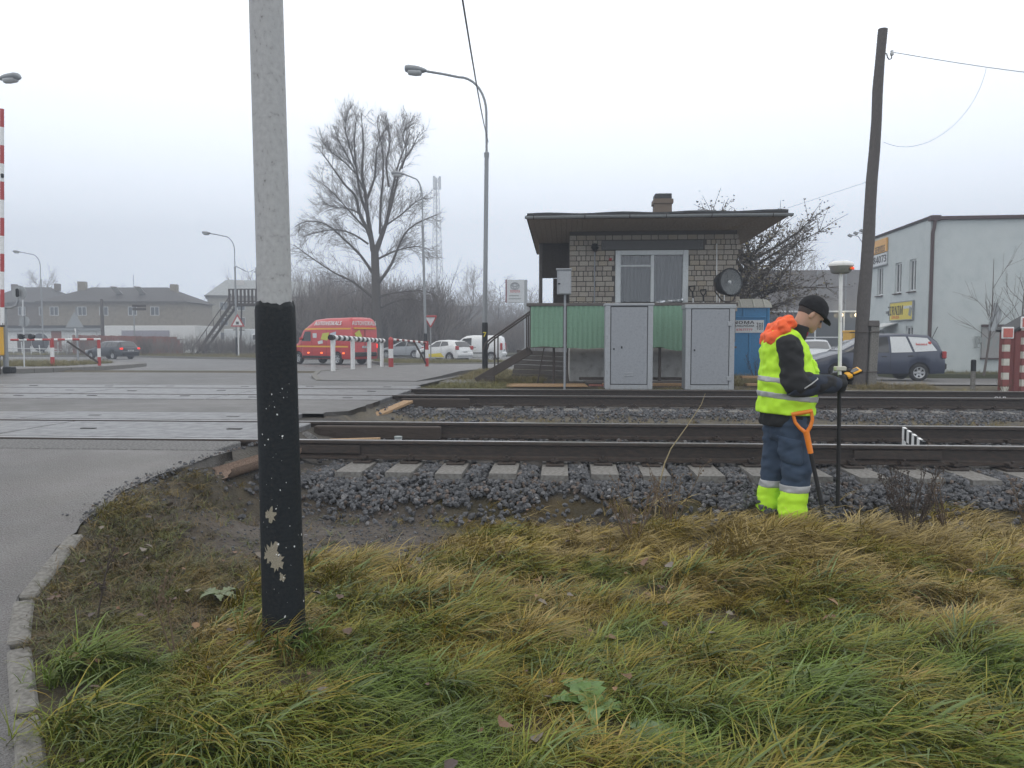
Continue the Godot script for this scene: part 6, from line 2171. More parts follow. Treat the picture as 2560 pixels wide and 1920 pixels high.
func bare_tree_meshes(sd: int, h: float, rad: float, limbs: int, up: float) -> Array:
	var r := RandomNumberGenerator.new()
	r.seed = sd
	var st := mk()
	var pts := []
	var rr := []
	for i in 7:
		var s := i / 6.0
		pts.append(Vector3(0.03 * h * r.randf_range(-1, 1) * s, h * 0.85 * s, 0.03 * h * r.randf_range(-1, 1) * s))
		rr.append(rad * lerpf(1.0, 0.15, pow(s, 0.8)))
	tube(st, pts, rr, 6)
	var cr := mk()
	for k in limbs:
		var s := lerpf(0.22, 0.98, (k + r.randf()) / limbs)
		var f := s * 6.0
		var i := mini(int(f), 5)
		var p: Vector3 = pts[i].lerp(pts[i + 1], f - i)
		var an := r.randf() * TAU
		var d := Vector3(cos(an), up * r.randf_range(0.7, 1.4), sin(an)).normalized()
		twigs(cr, r, p, d, h * lerpf(0.42, 0.16, s) * r.randf_range(0.7, 1.15), rad * lerpf(0.36, 0.14, s), 3, 0.0, 1.0)
	st.generate_normals()
	cr.generate_normals()
	st.set_material(M.bark)
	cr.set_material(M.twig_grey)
	return [st.commit(), cr.commit()]


func place_bare(meshes: Array, label: String, at: Vector3, turn: float, s: float, group: String) -> void:
	var t := thing("bare_tree", label, "tree", at, turn, group)
	t.scale = Vector3.ONE * s
	inst(meshes[0], "trunk", null, t)
	inst(meshes[1], "crown", null, t)


func make_trees() -> void:
	# the great bare tree behind the red van, limb by limb: (metres right of the trunk, metres up)
	var limbs := [
		[[[665, 1830], [662, 1560], [660, 1300], [655, 1075]], 0.46, 0.31],
		[[[655, 1085], [620, 950], [570, 830], [550, 720], [480, 640], [400, 520], [330, 420]], 0.2, 0.03],
		[[[645, 1080], [610, 830], [600, 700], [580, 560], [590, 350], [580, 150]], 0.24, 0.03],
		[[[660, 1080], [700, 950], [730, 840], [760, 640], [800, 450], [850, 300], [870, 220]], 0.2, 0.03],
		[[[670, 1080], [740, 900], [800, 700], [850, 520], [930, 400], [990, 290]], 0.18, 0.03],
		[[[610, 830], [560, 700], [530, 500], [520, 300], [540, 140]], 0.14, 0.025],
		[[[605, 720], [650, 560], [660, 360], [720, 200]], 0.12, 0.025],
		[[[645, 1240], [560, 1110], [460, 1010], [330, 900], [200, 880], [120, 920]], 0.15, 0.03],
		[[[640, 1400], [500, 1290], [380, 1230], [230, 1130], [110, 1040]], 0.13, 0.03],
		[[[670, 1310], [780, 1180], [870, 1000], [960, 920], [1120, 860]], 0.15, 0.03],
		[[[670, 1400], [800, 1370], [1000, 1360], [1110, 1400]], 0.1, 0.03],
		[[[670, 1480], [800, 1420], [900, 1410], [1000, 1440]], 0.09, 0.03],
		[[[665, 1140], [800, 1080], [950, 1050], [1060, 1080]], 0.1, 0.03],
		[[[610, 1030], [500, 960], [380, 930], [240, 950], [140, 980]], 0.1, 0.03],
		[[[570, 830], [480, 790], [380, 780], [300, 740]], 0.08, 0.025],
		[[[600, 700], [540, 560], [470, 420], [420, 330], [400, 260]], 0.1, 0.025],
		[[[695, 960], [690, 760], [700, 560], [690, 360], [650, 200], [640, 120]], 0.13, 0.025],
		[[[760, 640], [735, 480], [760, 330], [745, 190]], 0.1, 0.025],
		[[[850, 520], [885, 400], [865, 290], [930, 230]], 0.08, 0.025],
		[[[540, 560], [450, 470], [350, 390], [300, 340]], 0.08, 0.025],
		[[[530, 500], [480, 340], [460, 220], [480, 120]], 0.09, 0.025],
		[[[620, 950], [520, 840], [400, 700], [310, 620]], 0.09, 0.025],
		[[[740, 900], [850, 840], [960, 760], [1040, 740]], 0.08, 0.025]]
	var r := RandomNumberGenerator.new()
	r.seed = 5
	var t := thing("great_bare_tree", "great leafless tree towering behind the red van", "tree", Vector3(-15.05, -0.15, -60))
	var st := mk()
	var cr := mk()
	var li := 0
	for l in limbs:
		var pts := []
		var dz := 0.0
		var bias := r.randf_range(-0.5, 0.5)
		for i in l[0].size():
			var p: Array = l[0][i]
			dz += bias * (1.0 if li > 0 else 0.0) * (0.3 if i == 0 else 1.0)
			pts.append(Vector3((p[0] - 662) * 0.01145, (1830 - p[1]) * 0.01145, dz if i > 0 else 0.0))
		# smooth the run
		var cv := Curve3D.new()
		for i in pts.size():
			var tg: Vector3 = (pts[mini(i + 1, pts.size() - 1)] - pts[maxi(i - 1, 0)]) * 0.17
			cv.add_point(pts[i], -tg, tg)
		var run := []
		var rr := []
		var n: int = pts.size() * 3
		for i in n + 1:
			var s := float(i) / n
			run.append(cv.sample_baked(s * cv.get_baked_length()))
			rr.append(lerpf(l[1], l[2], pow(s, 0.75)) * (1.0 + (0.35 * pow(1.0 - s, 8.0) if li == 0 else 0.0)))
		tube(st, run, rr, 9 if li == 0 else 6, li == 0)
		if li > 0:
			var cnt := 40
			for k in cnt:
				var s := lerpf(0.15, 1.0, (k + r.randf()) / cnt)
				var i := mini(int(s * n), n - 1)
				var p: Vector3 = run[i]
				var d: Vector3 = (run[i + 1] - run[i]).normalized()
				var axis := Vector3(r.randf_range(-1, 1), r.randf_range(-1, 1), r.randf_range(-1, 1)).cross(d).normalized()
				var nd := d.rotated(axis, r.randf_range(0.4, 0.95))
				var low: bool = l[0][-1][1] > 700
				nd = (nd + Vector3(0, 0.35 if not low else 0.0, 0)).normalized()
				twigs(cr, r, p, nd, r.randf_range(0.8, 2.0) * (1.2 - 0.55 * s), 0.016, 2, 0.25 if l[0][-1][1] > 1030 and l[0][-1][0] > 900 else (0.06 if low else -0.12), 0.9)
		li += 1
	put(st, "trunk", M.bark, t)
	put(cr, "crown", M.twig, t)
	# smaller bare trees in the haze
	var va := bare_tree_meshes(31, 9.0, 0.16, 16, 0.9)
	var vb := bare_tree_meshes(32, 8.0, 0.13, 18, 1.5)
	var vc := bare_tree_meshes(33, 7.0, 0.12, 14, 0.6)
	place_bare(va, "hazy bare tree at the left edge behind the crossing signal", Vector3(-92, 0, -128), 0.3, 1.5, "hazy bare trees")
	place_bare(vc, "hazy bare tree between the left street lamp and signal", Vector3(-84, 0, -128), 1.3, 1.6, "hazy bare trees")
	place_bare(vb, "slim hazy tree just left of the brown house chimney", Vector3(-86, 0, -140), 2.0, 1.4, "hazy bare trees")
	place_bare(va, "hazy bare tree behind the right end of the brown house", Vector3(-62, 0, -135), 0.9, 1.25, "hazy bare trees")
	place_bare(va, "faint bare tree right of the mast, nearest the lamp post", Vector3(-17, -0.3, -140), 2.2, 1.7, "hazy bare trees")
	place_bare(vc, "broad faint bare tree left of the pylon sign", Vector3(-12, -0.3, -138), 0.2, 1.9, "hazy bare trees")
	place_bare(vb, "faint bare tree behind the pylon sign column", Vector3(-6, -0.3, -130), 1.1, 1.3, "hazy bare trees")
	place_bare(vb, "upright bare tree right of the leafy tree, above the warehouse", Vector3(16.5, -0.2, -58), 0.4, 1.25, "hazy bare trees")
	place_bare(va, "small bare tree above the warehouse roof line", Vector3(14.2, -0.2, -60), 3.0, 0.95, "hazy bare trees")
	# thickets: nobody could count the stems
	var shrub := []
	for k in 3:
		var rs := RandomNumberGenerator.new()
		rs.seed = 60 + k
		var s2 := mk()
		for i in 11:
			var an := rs.randf() * TAU
			twigs(s2, rs, Vector3(cos(an) * rs.randf() * 0.7, 0, sin(an) * rs.randf() * 0.7), Vector3(cos(an) * 0.35, 1, sin(an) * 0.35).normalized(), rs.randf_range(1.6, 3.0), 0.03, 2, -0.1, 0.75)
		s2.generate_normals()
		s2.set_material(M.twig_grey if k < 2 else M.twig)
		shrub.append(s2.commit())
	var zones := [
		["thicket", "grey-brown leafless thicket behind the red van and tree", [[-26, -11.5, -66, -76, 90, 1.3], [-32, -13.5, -78, -96, 60, 1.8], [-11, -5, -80, -95, 24, 0.9]]],
		["far_wood", "misty bare wood between the houses", [[-66, -44, -150, -170, 60, 3.2], [-44, 30, -150, -185, 110, 2.2]]],
		["brush", "low dark brush along the far verge", [[-46, -29, -66.5, -71, 70, 0.42], [-6, 3, -80, -95, 30, 0.8]]]]
	for z in zones:
		for k in 3:
			var at := []
			for a in z[2]:
				for i in int(a[4]) / 3:
					at.append([Vector3(rng.randf_range(a[0], a[1]), -0.15, rng.randf_range(a[3], a[2])), a[5] * rng.randf_range(0.7, 1.2)])
			var mm := MultiMesh.new()
			mm.transform_format = MultiMesh.TRANSFORM_3D
			mm.mesh = shrub[k]
			mm.instance_count = at.size()
			for i in at.size():
				mm.set_instance_transform(i, Transform3D(Basis(Vector3.UP, rng.randf() * TAU).scaled(Vector3.ONE * at[i][1]), at[i][0]))
			var o := MultiMeshInstance3D.new()
			o.multimesh = mm
			o.name = numbered(z[0])
			add_child(o)
			tag(o, z[1], "brush", z[0])
			kind(o, "stuff")
	# leafy tree behind the booth: limbs and curled dull leaves
	t = thing("leafy_tree", "spreading tree with curled dull leaves behind the booth roof", "tree", Vector3(6.1, 0.35, -27.5))
	t.scale = Vector3(1.32, 1.16, 1.3)
	r.seed = 77
	st = mk()
	cr = mk()
	var leaves := []
	var lp := [[Vector3(0, 0, 0), Vector3(-0.1, 1.4, 0), Vector3(0.05, 2.4, 0), Vector3(0.3, 3.6, 0.1)]]
	tube(st, lp[0], [0.2, 0.16, 0.13, 0.07], 8)
	for k in 38:
		var y := r.randf_range(1.2, 3.5)
		var an := r.randf() * TAU
		var d := Vector3(cos(an), r.randf_range(0.1, 1.1), sin(an) * 0.8).normalized()
		var len := r.randf_range(1.2, 2.5)
		if d.x < -0.2:
			len *= 0.9
			d.y += 0.6
			d = d.normalized()
		var p := Vector3(0.1 * y - 0.1, y, 0)
		var run := [p]
		for i in 5:
			d = (d + Vector3(r.randf_range(-1, 1), r.randf_range(-0.8, 0.9), r.randf_range(-1, 1)) * 0.28).normalized()
			run.append(run[-1] + d * len / 5)
		tube(st, run, [0.05, 0.045, 0.035, 0.028, 0.02, 0.012], 5, false)
		for i in range(1, 6):
			for q in 6:
				var td := (d + Vector3(r.randf_range(-1, 1), r.randf_range(-0.6, 1.0), r.randf_range(-1, 1)) * 1.0).normalized()
				var tl := r.randf_range(0.3, 0.85)
				tube(cr, [run[i], run[i] + td * tl * 0.5, run[i] + (td + Vector3(0, -0.1, 0)).normalized() * tl], [0.011, 0.008, 0.005], 3, false)
				for j in 7:
					leaves.append(run[i] + td * tl * r.randf_range(0.2, 1.05) + Vector3(r.randf_range(-1, 1), r.randf_range(-1, 1), r.randf_range(-1, 1)) * 0.09)
	put(st, "trunk", M.bark, t)
	put(cr, "twigs", M.twig, t)
	var lf := mk()
	lf.set_smooth_group(0)
	for v in [[0, 0, 0], [-0.5, 0.5, 0.12], [0, 0.55, 0], [0, 0, 0], [0, 0.55, 0], [0.5, 0.5, 0.12], [-0.5, 0.5, 0.12], [0, 1.0, 0.3], [0, 0.55, 0], [0, 0.55, 0], [0, 1.0, 0.3], [0.5, 0.5, 0.12]]:
		lf.set_color(Color(1, 1, 1))
		lf.add_vertex(Vector3(v[0], v[1], v[2]))
	lf.generate_normals()
	var lm := mat("dull_leaf", col(1, 1, 1), 0.55)
	lm.vertex_color_use_as_albedo = true
	lf.set_material(lm)
	var mm := MultiMesh.new()
	mm.transform_format = MultiMesh.TRANSFORM_3D
	mm.use_colors = true
	mm.mesh = lf.commit()
	mm.instance_count = leaves.size()
	for i in leaves.size():
		mm.set_instance_transform(i, Transform3D(Basis.from_euler(Vector3(r.randf() * TAU, r.randf() * TAU, r.randf() * TAU)).scaled(Vector3.ONE * r.randf_range(0.04, 0.075)), leaves[i]))
		var c := Color(0.12, 0.105, 0.085) * r.randf_range(0.5, 1.5)
		if r.randf() < 0.12:
			c = Color(0.2, 0.16, 0.05)
		c.a = 1.0
		mm.set_instance_color(i, c)
	var lo := MultiMeshInstance3D.new()
	lo.multimesh = mm
	lo.name = "leaves"
	kind(lo, "stuff")
	t.add_child(lo)
	# saplings before the pale wall, one with a rag tied up
	for q in [[Vector3(15.85, 0.12, -30.0), 4.4, 0.05, "slender sapling before the pale wall with a rag hung on it", 3], [Vector3(17.3, 0.12, -30.6), 4.6, 0.18, "slender bare sapling before the pale wall nearer the right edge", 8]]:
		var sp := thing("bare_sapling", q[3], "sapling", q[0], 0.0, "saplings before the pale wall")
		var rs := RandomNumberGenerator.new()
		rs.seed = q[4]
		var a := mk()
		var c := mk()
		var run := [Vector3(0, 0, 0), Vector3(0.12, 1.0, 0), Vector3(0.2, 1.9, 0), Vector3(0.22, 2.8, 0), Vector3(0.16 + q[2], q[1], 0)]
		tube(a, run, [0.045, 0.038, 0.03, 0.02, 0.007], 6)
		for k in 11:
			var f := rs.randf_range(0.8, 3.4)
			var i := mini(int(f), 3)
			var p: Vector3 = run[i].lerp(run[i + 1], f - i)
			var an := rs.randf() * TAU
			twigs(c, rs, p, Vector3(cos(an) * 0.8, 0.9, sin(an) * 0.4).normalized(), rs.randf_range(0.6, 1.7), 0.012, 1, -0.1, 0.8)
		put(a, "trunk", M.twig, sp)
		put(c, "crown", M.twig, sp)
	var rag := mk()
	rag.set_smooth_group(0)
	for i in 10:
		for j in 5:
			var qd := []
			for e in [[0, 0], [1, 0], [1, 1], [0, 1]]:
				var v: float = (i + e[0]) / 10.0
				var u: float = (j + e[1]) / 5.0 * 2.0 - 1.0
				var wd := 0.05 + 0.14 * sin(v * 2.4)
				qd.append(Vector3(u * wd + 0.06 * sin(v * 5.0), 2.75 - v * 1.05, 0.05 * cos(u * 4.0 + v * 6.0)))
			for v in [qd[0], qd[1], qd[2], qd[0], qd[2], qd[3]]:
				rag.add_vertex(v)
	var rg := put(rag, "hanging_rag", M.galv)
	rg.position = Vector3(16.15, 0.12, -29.95)
	tag(rg, "grey-green rag hanging in the sapling before the pale wall", "rag")


# ---------------------------------------------------------------- the surveyor
func smin(a: float, b: float, k: float) -> float:
	var h := clampf(0.5 + 0.5 * (b - a) / k, 0.0, 1.0)
	return lerpf(b, a, h) - k * h * (1.0 - h)


# bones: [from, to, radius, radius, z stretch]
func bones_d(p: Vector3, bones: Array, k: float) -> float:
	var d := 9.0
	for b in bones:
		var zs: float = b[4]
		var a: Vector3 = b[0]
		var q := p - a
		var ab: Vector3 = b[1] - a
		q.z /= zs
		ab.z /= zs
		var t := clampf(q.dot(ab) / maxf(ab.length_squared(), 1e-6), 0.0, 1.0)
		var e: float = (q - ab * t).length() - lerpf(b[2], b[3], t)
		d = smin(d, e, k) if d < 8.0 else e
	return d


# surface nets over a field; only blocks near the surface are visited
func nets(st: SurfaceTool, f: Callable, lo: Vector3, hi: Vector3, cell: float) -> void:
	st.set_smooth_group(0)
	var n := Vector3i(((hi - lo) / cell).ceil()) + Vector3i.ONE
	var val := {}
	var vert := {}
	var B := 4
	var nb := Vector3i((n.x + B - 1) / B, (n.y + B - 1) / B, (n.z + B - 1) / B)
	var reach := cell * B * 0.9 + 0.03
	var sx := n.y + 2
	var sxy := sx * (n.z + 2)
	var cells := []
	for bi in nb.x:
		for bj in nb.y:
			for bk in nb.z:
				var c := lo + (Vector3(bi, bj, bk) * B + Vector3.ONE * B * 0.5) * cell
				if absf(f.call(c)) > reach:
					continue
				for i in B:
					for j in B:
						for k in B:
							var g := Vector3i(bi * B + i, bj * B + j, bk * B + k)
							var id := g.x * sxy + g.z * sx + g.y
							if not val.has(id):
								val[id] = f.call(lo + Vector3(g) * cell)
							cells.append(g)
	var off := [Vector3i(0, 0, 0), Vector3i(1, 0, 0), Vector3i(0, 1, 0), Vector3i(1, 1, 0), Vector3i(0, 0, 1), Vector3i(1, 0, 1), Vector3i(0, 1, 1), Vector3i(1, 1, 1)]
	var edges := [[0, 1], [2, 3], [4, 5], [6, 7], [0, 2], [1, 3], [4, 6], [5, 7], [0, 4], [1, 5], [2, 6], [3, 7]]
	var live := []
	for g in cells:
		var v := []
		var neg := 0
		var ok := true
		for o in off:
			var q: Vector3i = g + o
			var id: int = q.x * sxy + q.z * sx + q.y
			if not val.has(id):
				val[id] = f.call(lo + Vector3(q) * cell)
			var e: float = val[id]
			v.append(e)
			if e < 0.0:
				neg += 1
		if neg == 0 or neg == 8 or not ok:
			continue
		var s := Vector3.ZERO
		var m := 0
		for e in edges:
			var a: float = v[e[0]]
			var b: float = v[e[1]]
			if (a < 0.0) != (b < 0.0):
				s += Vector3(off[e[0]]).lerp(Vector3(off[e[1]]), a / (a - b))
				m += 1
		vert[g.x * sxy + g.z * sx + g.y] = lo + (Vector3(g) + s / m) * cell
		live.append(g)
	var step := [Vector3i(1, 0, 0), Vector3i(0, 1, 0), Vector3i(0, 0, 1)]
	for g in live:
		var id0: int = g.x * sxy + g.z * sx + g.y
		for ax in 3:
			var q: Vector3i = g + step[ax]
			var a: float = val[id0]
			var idq: int = q.x * sxy + q.z * sx + q.y
			if not val.has(idq):
				continue
			var b: float = val[idq]
			if (a < 0.0) == (b < 0.0):
				continue
			var u: Vector3i = step[(ax + 1) % 3]
			var w: Vector3i = step[(ax + 2) % 3]
			var ids := []
			for c in [g, g - u, g - u - w, g - w]:
				ids.append(c.x * sxy + c.z * sx + c.y)
			if not (vert.has(ids[0]) and vert.has(ids[1]) and vert.has(ids[2]) and vert.has(ids[3])):
				continue
			for k in ([0, 2, 1, 0, 3, 2] if a < 0.0 else [0, 1, 2, 0, 2, 3]):
				st.add_vertex(vert[ids[k]])


func net(called: String, f: Callable, lo: Vector3, hi: Vector3, cell: float, m: Material, parent: Node) -> MeshInstance3D:
	var st := mk()
	nets(st, f, lo, hi, cell)
	return put(st, called, m, parent)


func ell(p: Vector3, c: Vector3, r: Vector3, bs := Basis.IDENTITY) -> float:
	var q := bs.transposed() * (p - c)
	var k := Vector3(q.x / r.x, q.y / r.y, q.z / r.z).length()
	return (k - 1.0) * minf(r.x, minf(r.y, r.z))


func make_person() -> void:
	var wr := FastNoiseLite.new()
	wr.seed = 4
	wr.frequency = 5.0
	wr.fractal_octaves = 2
	var fold := func(p: Vector3, a: float) -> float: return wr.get_noise_3d(p.x * 1.0, p.y * 1.5, p.z * 1.0) * a
	var fine := FastNoiseLite.new()
	fine.seed = 9
	fine.frequency = 9.0
	fine.fractal_octaves = 2
	mat("skin", col(0.44, 0.27, 0.19), 0.55)
	M.skin.subsurf_scatter_enabled = true
	M.skin.subsurf_scatter_strength = 0.08
	mat("jacket_black", col(0.012, 0.013, 0.015), 0.85)
	mat("jacket_navy", col(0.018, 0.026, 0.045), 0.85)
	mat("vest_yellow", col(0.5, 0.86, 0.03), 0.7)
	mat("reflective", col(0.36, 0.37, 0.38), 0.45)
	mat("hood_orange", col(0.86, 0.13, 0.035), 0.75)
	mat("jeans", col(0.032, 0.055, 0.095), 0.9)
	mat("cap_wool", col(0.008, 0.0085, 0.011), 0.95)
	mat("glove_black", col(0.012, 0.013, 0.015), 0.8)
	mat("boot", col(0.03, 0.03, 0.03), 0.7)
	mat("collar_red", col(0.25, 0.02, 0.04), 0.85)
	mat("orange_plastic", col(0.78, 0.22, 0.02), 0.4)
	mat("lip", col(0.36, 0.16, 0.13), 0.5)
	var t := thing("person", "person in yellow hi-vis vest and black cap looking down at a handset", "person", Vector3(1.77, 0.0, -6.28), 0.02)
	# joints, facing +x
	var hipR := Vector3(0.03, 0.9, 0.1)
	var kneeR := Vector3(0.075, 0.49, 0.115)
	var ankR := Vector3(0.035, 0.08, 0.12)
	var hipL := Vector3(-0.01, 0.9, -0.1)
	var kneeL := Vector3(-0.03, 0.49, -0.1)
	var ankL := Vector3(-0.115, 0.08, -0.11)
	var shR := Vector3(-0.03, 1.495, 0.205)
	var elR := Vector3(0.0, 1.2, 0.265)
	var wrR := Vector3(0.33, 1.19, 0.13)
	var shL := Vector3(0.0, 1.495, -0.205)
	var elL := Vector3(0.07, 1.2, -0.25)
	var wrL := Vector3(0.4, 1.2, -0.1)
	var hc := Vector3(0.2, 1.735, 0)
	var tilt := Basis(Vector3.BACK, -0.62)
	# body: one skin surface, with the head on a finer grid
	var body := [[Vector3(0.0, 0.95, 0), Vector3(0.0, 1.25, 0), 0.11, 0.115, 1.35], [Vector3(0.0, 1.25, 0), Vector3(0.0, 1.52, 0), 0.115, 0.1, 1.5], [hipR, kneeR, 0.075, 0.055, 1.0], [kneeR, ankR, 0.052, 0.036, 1.0], [hipL, kneeL, 0.075, 0.055, 1.0], [kneeL, ankL, 0.052, 0.036, 1.0], [shR, elR, 0.048, 0.038, 1.0], [elR, wrR, 0.038, 0.028, 1.0], [shL, elL, 0.048, 0.038, 1.0], [elL, wrL, 0.038, 0.028, 1.0], [Vector3(0.03, 1.52, 0), Vector3(0.1, 1.64, 0), 0.058, 0.056, 1.0]]
	var st := mk()
	nets(st, func(p): return bones_d(p, body, 0.04), Vector3(-0.35, 0.02, -0.42), Vector3(0.55, 1.62, 0.42), 0.02)
	var headf := func(p: Vector3) -> float:
		var d := ell(p, hc + tilt * Vector3(-0.012, 0.035, 0), Vector3(0.098, 0.092, 0.076), tilt)
		var jaw := ell(p, hc + tilt * Vector3(0.03, -0.055, 0), Vector3(0.066, 0.066, 0.056), tilt)
		d = smin(d, jaw, 0.045)
		var nose := bones_d(p, [[hc + tilt * Vector3(0.092, -0.0, 0), hc + tilt * Vector3(0.112, -0.036, 0), 0.009, 0.014, 1.0]], 0.01)
		d = smin(d, nose, 0.014)
		var chin := (p - (hc + tilt * Vector3(0.082, -0.1, 0))).length() - 0.018
		d = smin(d, chin, 0.025)
		var lips := ell(p, hc + tilt * Vector3(0.092, -0.068, 0), Vector3(0.012, 0.011, 0.024), tilt)
		d = smin(d, lips, 0.01)
		var brow := ell(p, hc + tilt * Vector3(0.087, 0.018, 0), Vector3(0.012, 0.009, 0.05), tilt)
		d = smin(d, brow, 0.016)
		var neck := bones_d(p, [[Vector3(0.06, 1.57, 0), hc + tilt * Vector3(-0.035, -0.03, 0), 0.058, 0.058, 1.0]], 0.02)
		d = smin(d, neck, 0.035)
		for s in [-1.0, 1.0]:
			var ear := ell(p, hc + tilt * Vector3(-0.012, -0.012, 0.077 * s), Vector3(0.017, 0.03, 0.01), tilt)
			d = smin(d, ear, 0.008)
			var eye := ell(p, hc + tilt * Vector3(0.094, -0.004, 0.032 * s), Vector3(0.012, 0.009, 0.014), tilt)
			d = maxf(d, -eye)
		return d
	nets(st, headf, Vector3(0.03, 1.56, -0.1), Vector3(0.36, 1.88, 0.1), 0.006)
	put(st, "body", M.skin, t)
	for s in [-1.0, 1.0]:
		var ey := inst(SphereMesh.new(), "eye", M.print_dark, t)
		ey.mesh.radius = 0.01
		ey.mesh.height = 0.02
		ey.mesh.radial_segments = 10
		ey.mesh.rings = 6
		ey.position = hc + tilt * Vector3(0.086, -0.004, 0.031 * s)
	# short hair below the cap at the nape
	net("hair", func(p): return maxf(ell(p, hc + tilt * Vector3(-0.02, 0.02, 0), Vector3(0.098, 0.092, 0.079), tilt), (tilt.transposed() * (p - hc)).x + 0.012), Vector3(0.03, 1.6, -0.1), Vector3(0.26, 1.88, 0.1), 0.008, mat("hair_dark", col(0.05, 0.042, 0.038), 0.9), t)
	# knitted cap with a short peak
	var capf := func(p: Vector3) -> float:
		var q := tilt.transposed() * (p - hc)
		var d := ell(p, hc + tilt * Vector3(-0.012, 0.045, 0), Vector3(0.122, 0.114, 0.094), tilt)
		d = maxf(d, -(q.y - 0.022 - 0.1 * q.x))
		var peak := ell(p, hc + tilt * Vector3(0.115, 0.032, 0), Vector3(0.062, 0.012, 0.066), tilt * Basis(Vector3.BACK, -0.22))
		return smin(d, peak, 0.018) + fine.get_noise_3dv(p * 3.0) * 0.002
	net("cap", capf, Vector3(0.0, 1.62, -0.12), Vector3(0.42, 1.92, 0.12), 0.0065, M.cap_wool, t)
	# trousers
	var legs := [[Vector3(0.01, 0.95, 0), Vector3(0.015, 0.83, 0), 0.155, 0.135, 1.15], [hipR + Vector3(0, -0.03, 0), kneeR, 0.122, 0.108, 1.0], [kneeR, Vector3(0.04, 0.05, 0.12), 0.108, 0.105, 0.95], [hipL + Vector3(0, -0.03, 0), kneeL, 0.122, 0.1, 1.0], [kneeL, Vector3(-0.1, 0.05, -0.11), 0.1, 0.098, 0.95]]
	var legf := func(p: Vector3) -> float: return bones_d(p, legs, 0.035) + fold.call(p * 1.3, 0.018) + fine.get_noise_3d(p.x, p.y * 1.4, p.z) * 0.004
	net("trousers", func(p): return maxf(legf.call(p), maxf(p.y - 1.0, 0.33 - p.y)), Vector3(-0.3, 0.3, -0.3), Vector3(0.28, 1.05, 0.3), 0.013, M.jeans, t)
	net("hi_vis_leggings", func(p): return maxf(legf.call(p) - 0.004, maxf(p.y - 0.345, 0.05 - p.y)), Vector3(-0.3, 0.02, -0.3), Vector3(0.28, 0.38, 0.3), 0.012, M.vest_yellow, t)
	net("reflective_cuff", func(p): return maxf(legf.call(p) - 0.008, absf(p.y - 0.352) - 0.03), Vector3(-0.3, 0.3, -0.3), Vector3(0.28, 0.4, 0.3), 0.01, M.reflective, t)
	net("reflective_hem", func(p): return maxf(legf.call(p) - 0.006, absf(p.y - 0.075) - 0.022), Vector3(-0.3, 0.03, -0.3), Vector3(0.28, 0.12, 0.3), 0.011, M.reflective, t)
	for q in [[ankR, "boot"], [ankL, "boot"]]:
		var b: Vector3 = q[0]
		net("boot", func(p): return maxf(bones_d(p, [[b + Vector3(-0.05, -0.045, 0), b + Vector3(0.15, -0.05, 0), 0.05, 0.042, 0.95], [b + Vector3(-0.01, -0.03, 0), b + Vector3(-0.01, 0.04, 0), 0.055, 0.055, 1.0]], 0.03), -p.y), b + Vector3(-0.14, -0.1, -0.1), b + Vector3(0.24, 0.14, 0.1), 0.012, M.boot, t)
	# thigh pocket
	net("thigh_pocket", func(p): return maxf(maxf(legf.call(p) - 0.014, absf(p.y - 0.66 + p.x * 0.2) - 0.1), maxf(absf(p.x + 0.01) - 0.095, 0.12 - p.z)), Vector3(-0.2, 0.5, 0.05), Vector3(0.2, 0.85, 0.3), 0.011, M.jeans, t)
	# jacket: trunk and sleeves in one
	var trunk := [[Vector3(0.012, 0.9, 0), Vector3(0.03, 1.2, 0), 0.195, 0.205, 1.02], [Vector3(0.03, 1.2, 0), Vector3(-0.005, 1.46, 0), 0.205, 0.155, 1.2], [Vector3(-0.005, 1.46, 0), Vector3(0.02, 1.56, 0), 0.15, 0.1, 1.45]]
	var sleeves := [[shR, elR, 0.092, 0.088, 1.0], [elR, wrR, 0.088, 0.062, 1.0], [shL, elL, 0.1, 0.085, 1.0], [elL, wrL, 0.085, 0.06, 1.0]]
	var all := trunk + sleeves
	var jackf := func(p: Vector3) -> float: return bones_d(p, all, 0.035) + fold.call(p * 1.4, 0.018) + fine.get_noise_3dv(p) * 0.005
	net("jacket", func(p): return maxf(jackf.call(p), maxf(0.845 - p.y, p.y - 1.62)), Vector3(-0.32, 0.8, -0.42), Vector3(0.5, 1.68, 0.42), 0.014, M.jacket_black, t)
	# navy lower sleeve and the pale piping at the elbow
	net("sleeve_lower", func(p): return maxf(bones_d(p, [[elR + Vector3(-0.01, -0.02, 0), wrR, 0.094, 0.068, 1.0]], 0.02) + fold.call(p, 0.016), -((p - Vector3(0.06, 1.21, 0.24)).dot(Vector3(0.85, -0.5, 0)) + 0.05)), Vector3(-0.15, 1.0, 0.0), Vector3(0.45, 1.4, 0.42), 0.011, M.jacket_navy, t)
	tb("piping", [Vector3(0.045, 1.165, 0.355), Vector3(0.1, 1.2, 0.345), Vector3(0.165, 1.235, 0.29), Vector3(0.175, 1.245, 0.24)], 0.005, M.reflective, t, 6)
	net("cuff", func(p): return maxf(bones_d(p, [[wrR + Vector3(-0.04, 0, 0.02), wrR + Vector3(0.03, 0, -0.015), 0.062, 0.056, 1.0]], 0.02), -9.0), wrR - Vector3.ONE * 0.13, wrR + Vector3.ONE * 0.13, 0.01, M.jacket_navy, t)
	# collar
	net("collar", func(p): return maxf(absf(bones_d(p, [[Vector3(0.02, 1.5, 0), Vector3(0.085, 1.66, 0), 0.105, 0.092, 1.0]], 0.02)) - 0.012, maxf((p - Vector3(0.09, 1.655, 0)).dot(Vector3(0.25, 0.97, 0)), 1.5 - p.y)), Vector3(-0.14, 1.46, -0.16), Vector3(0.24, 1.72, 0.16), 0.009, M.jacket_black, t)
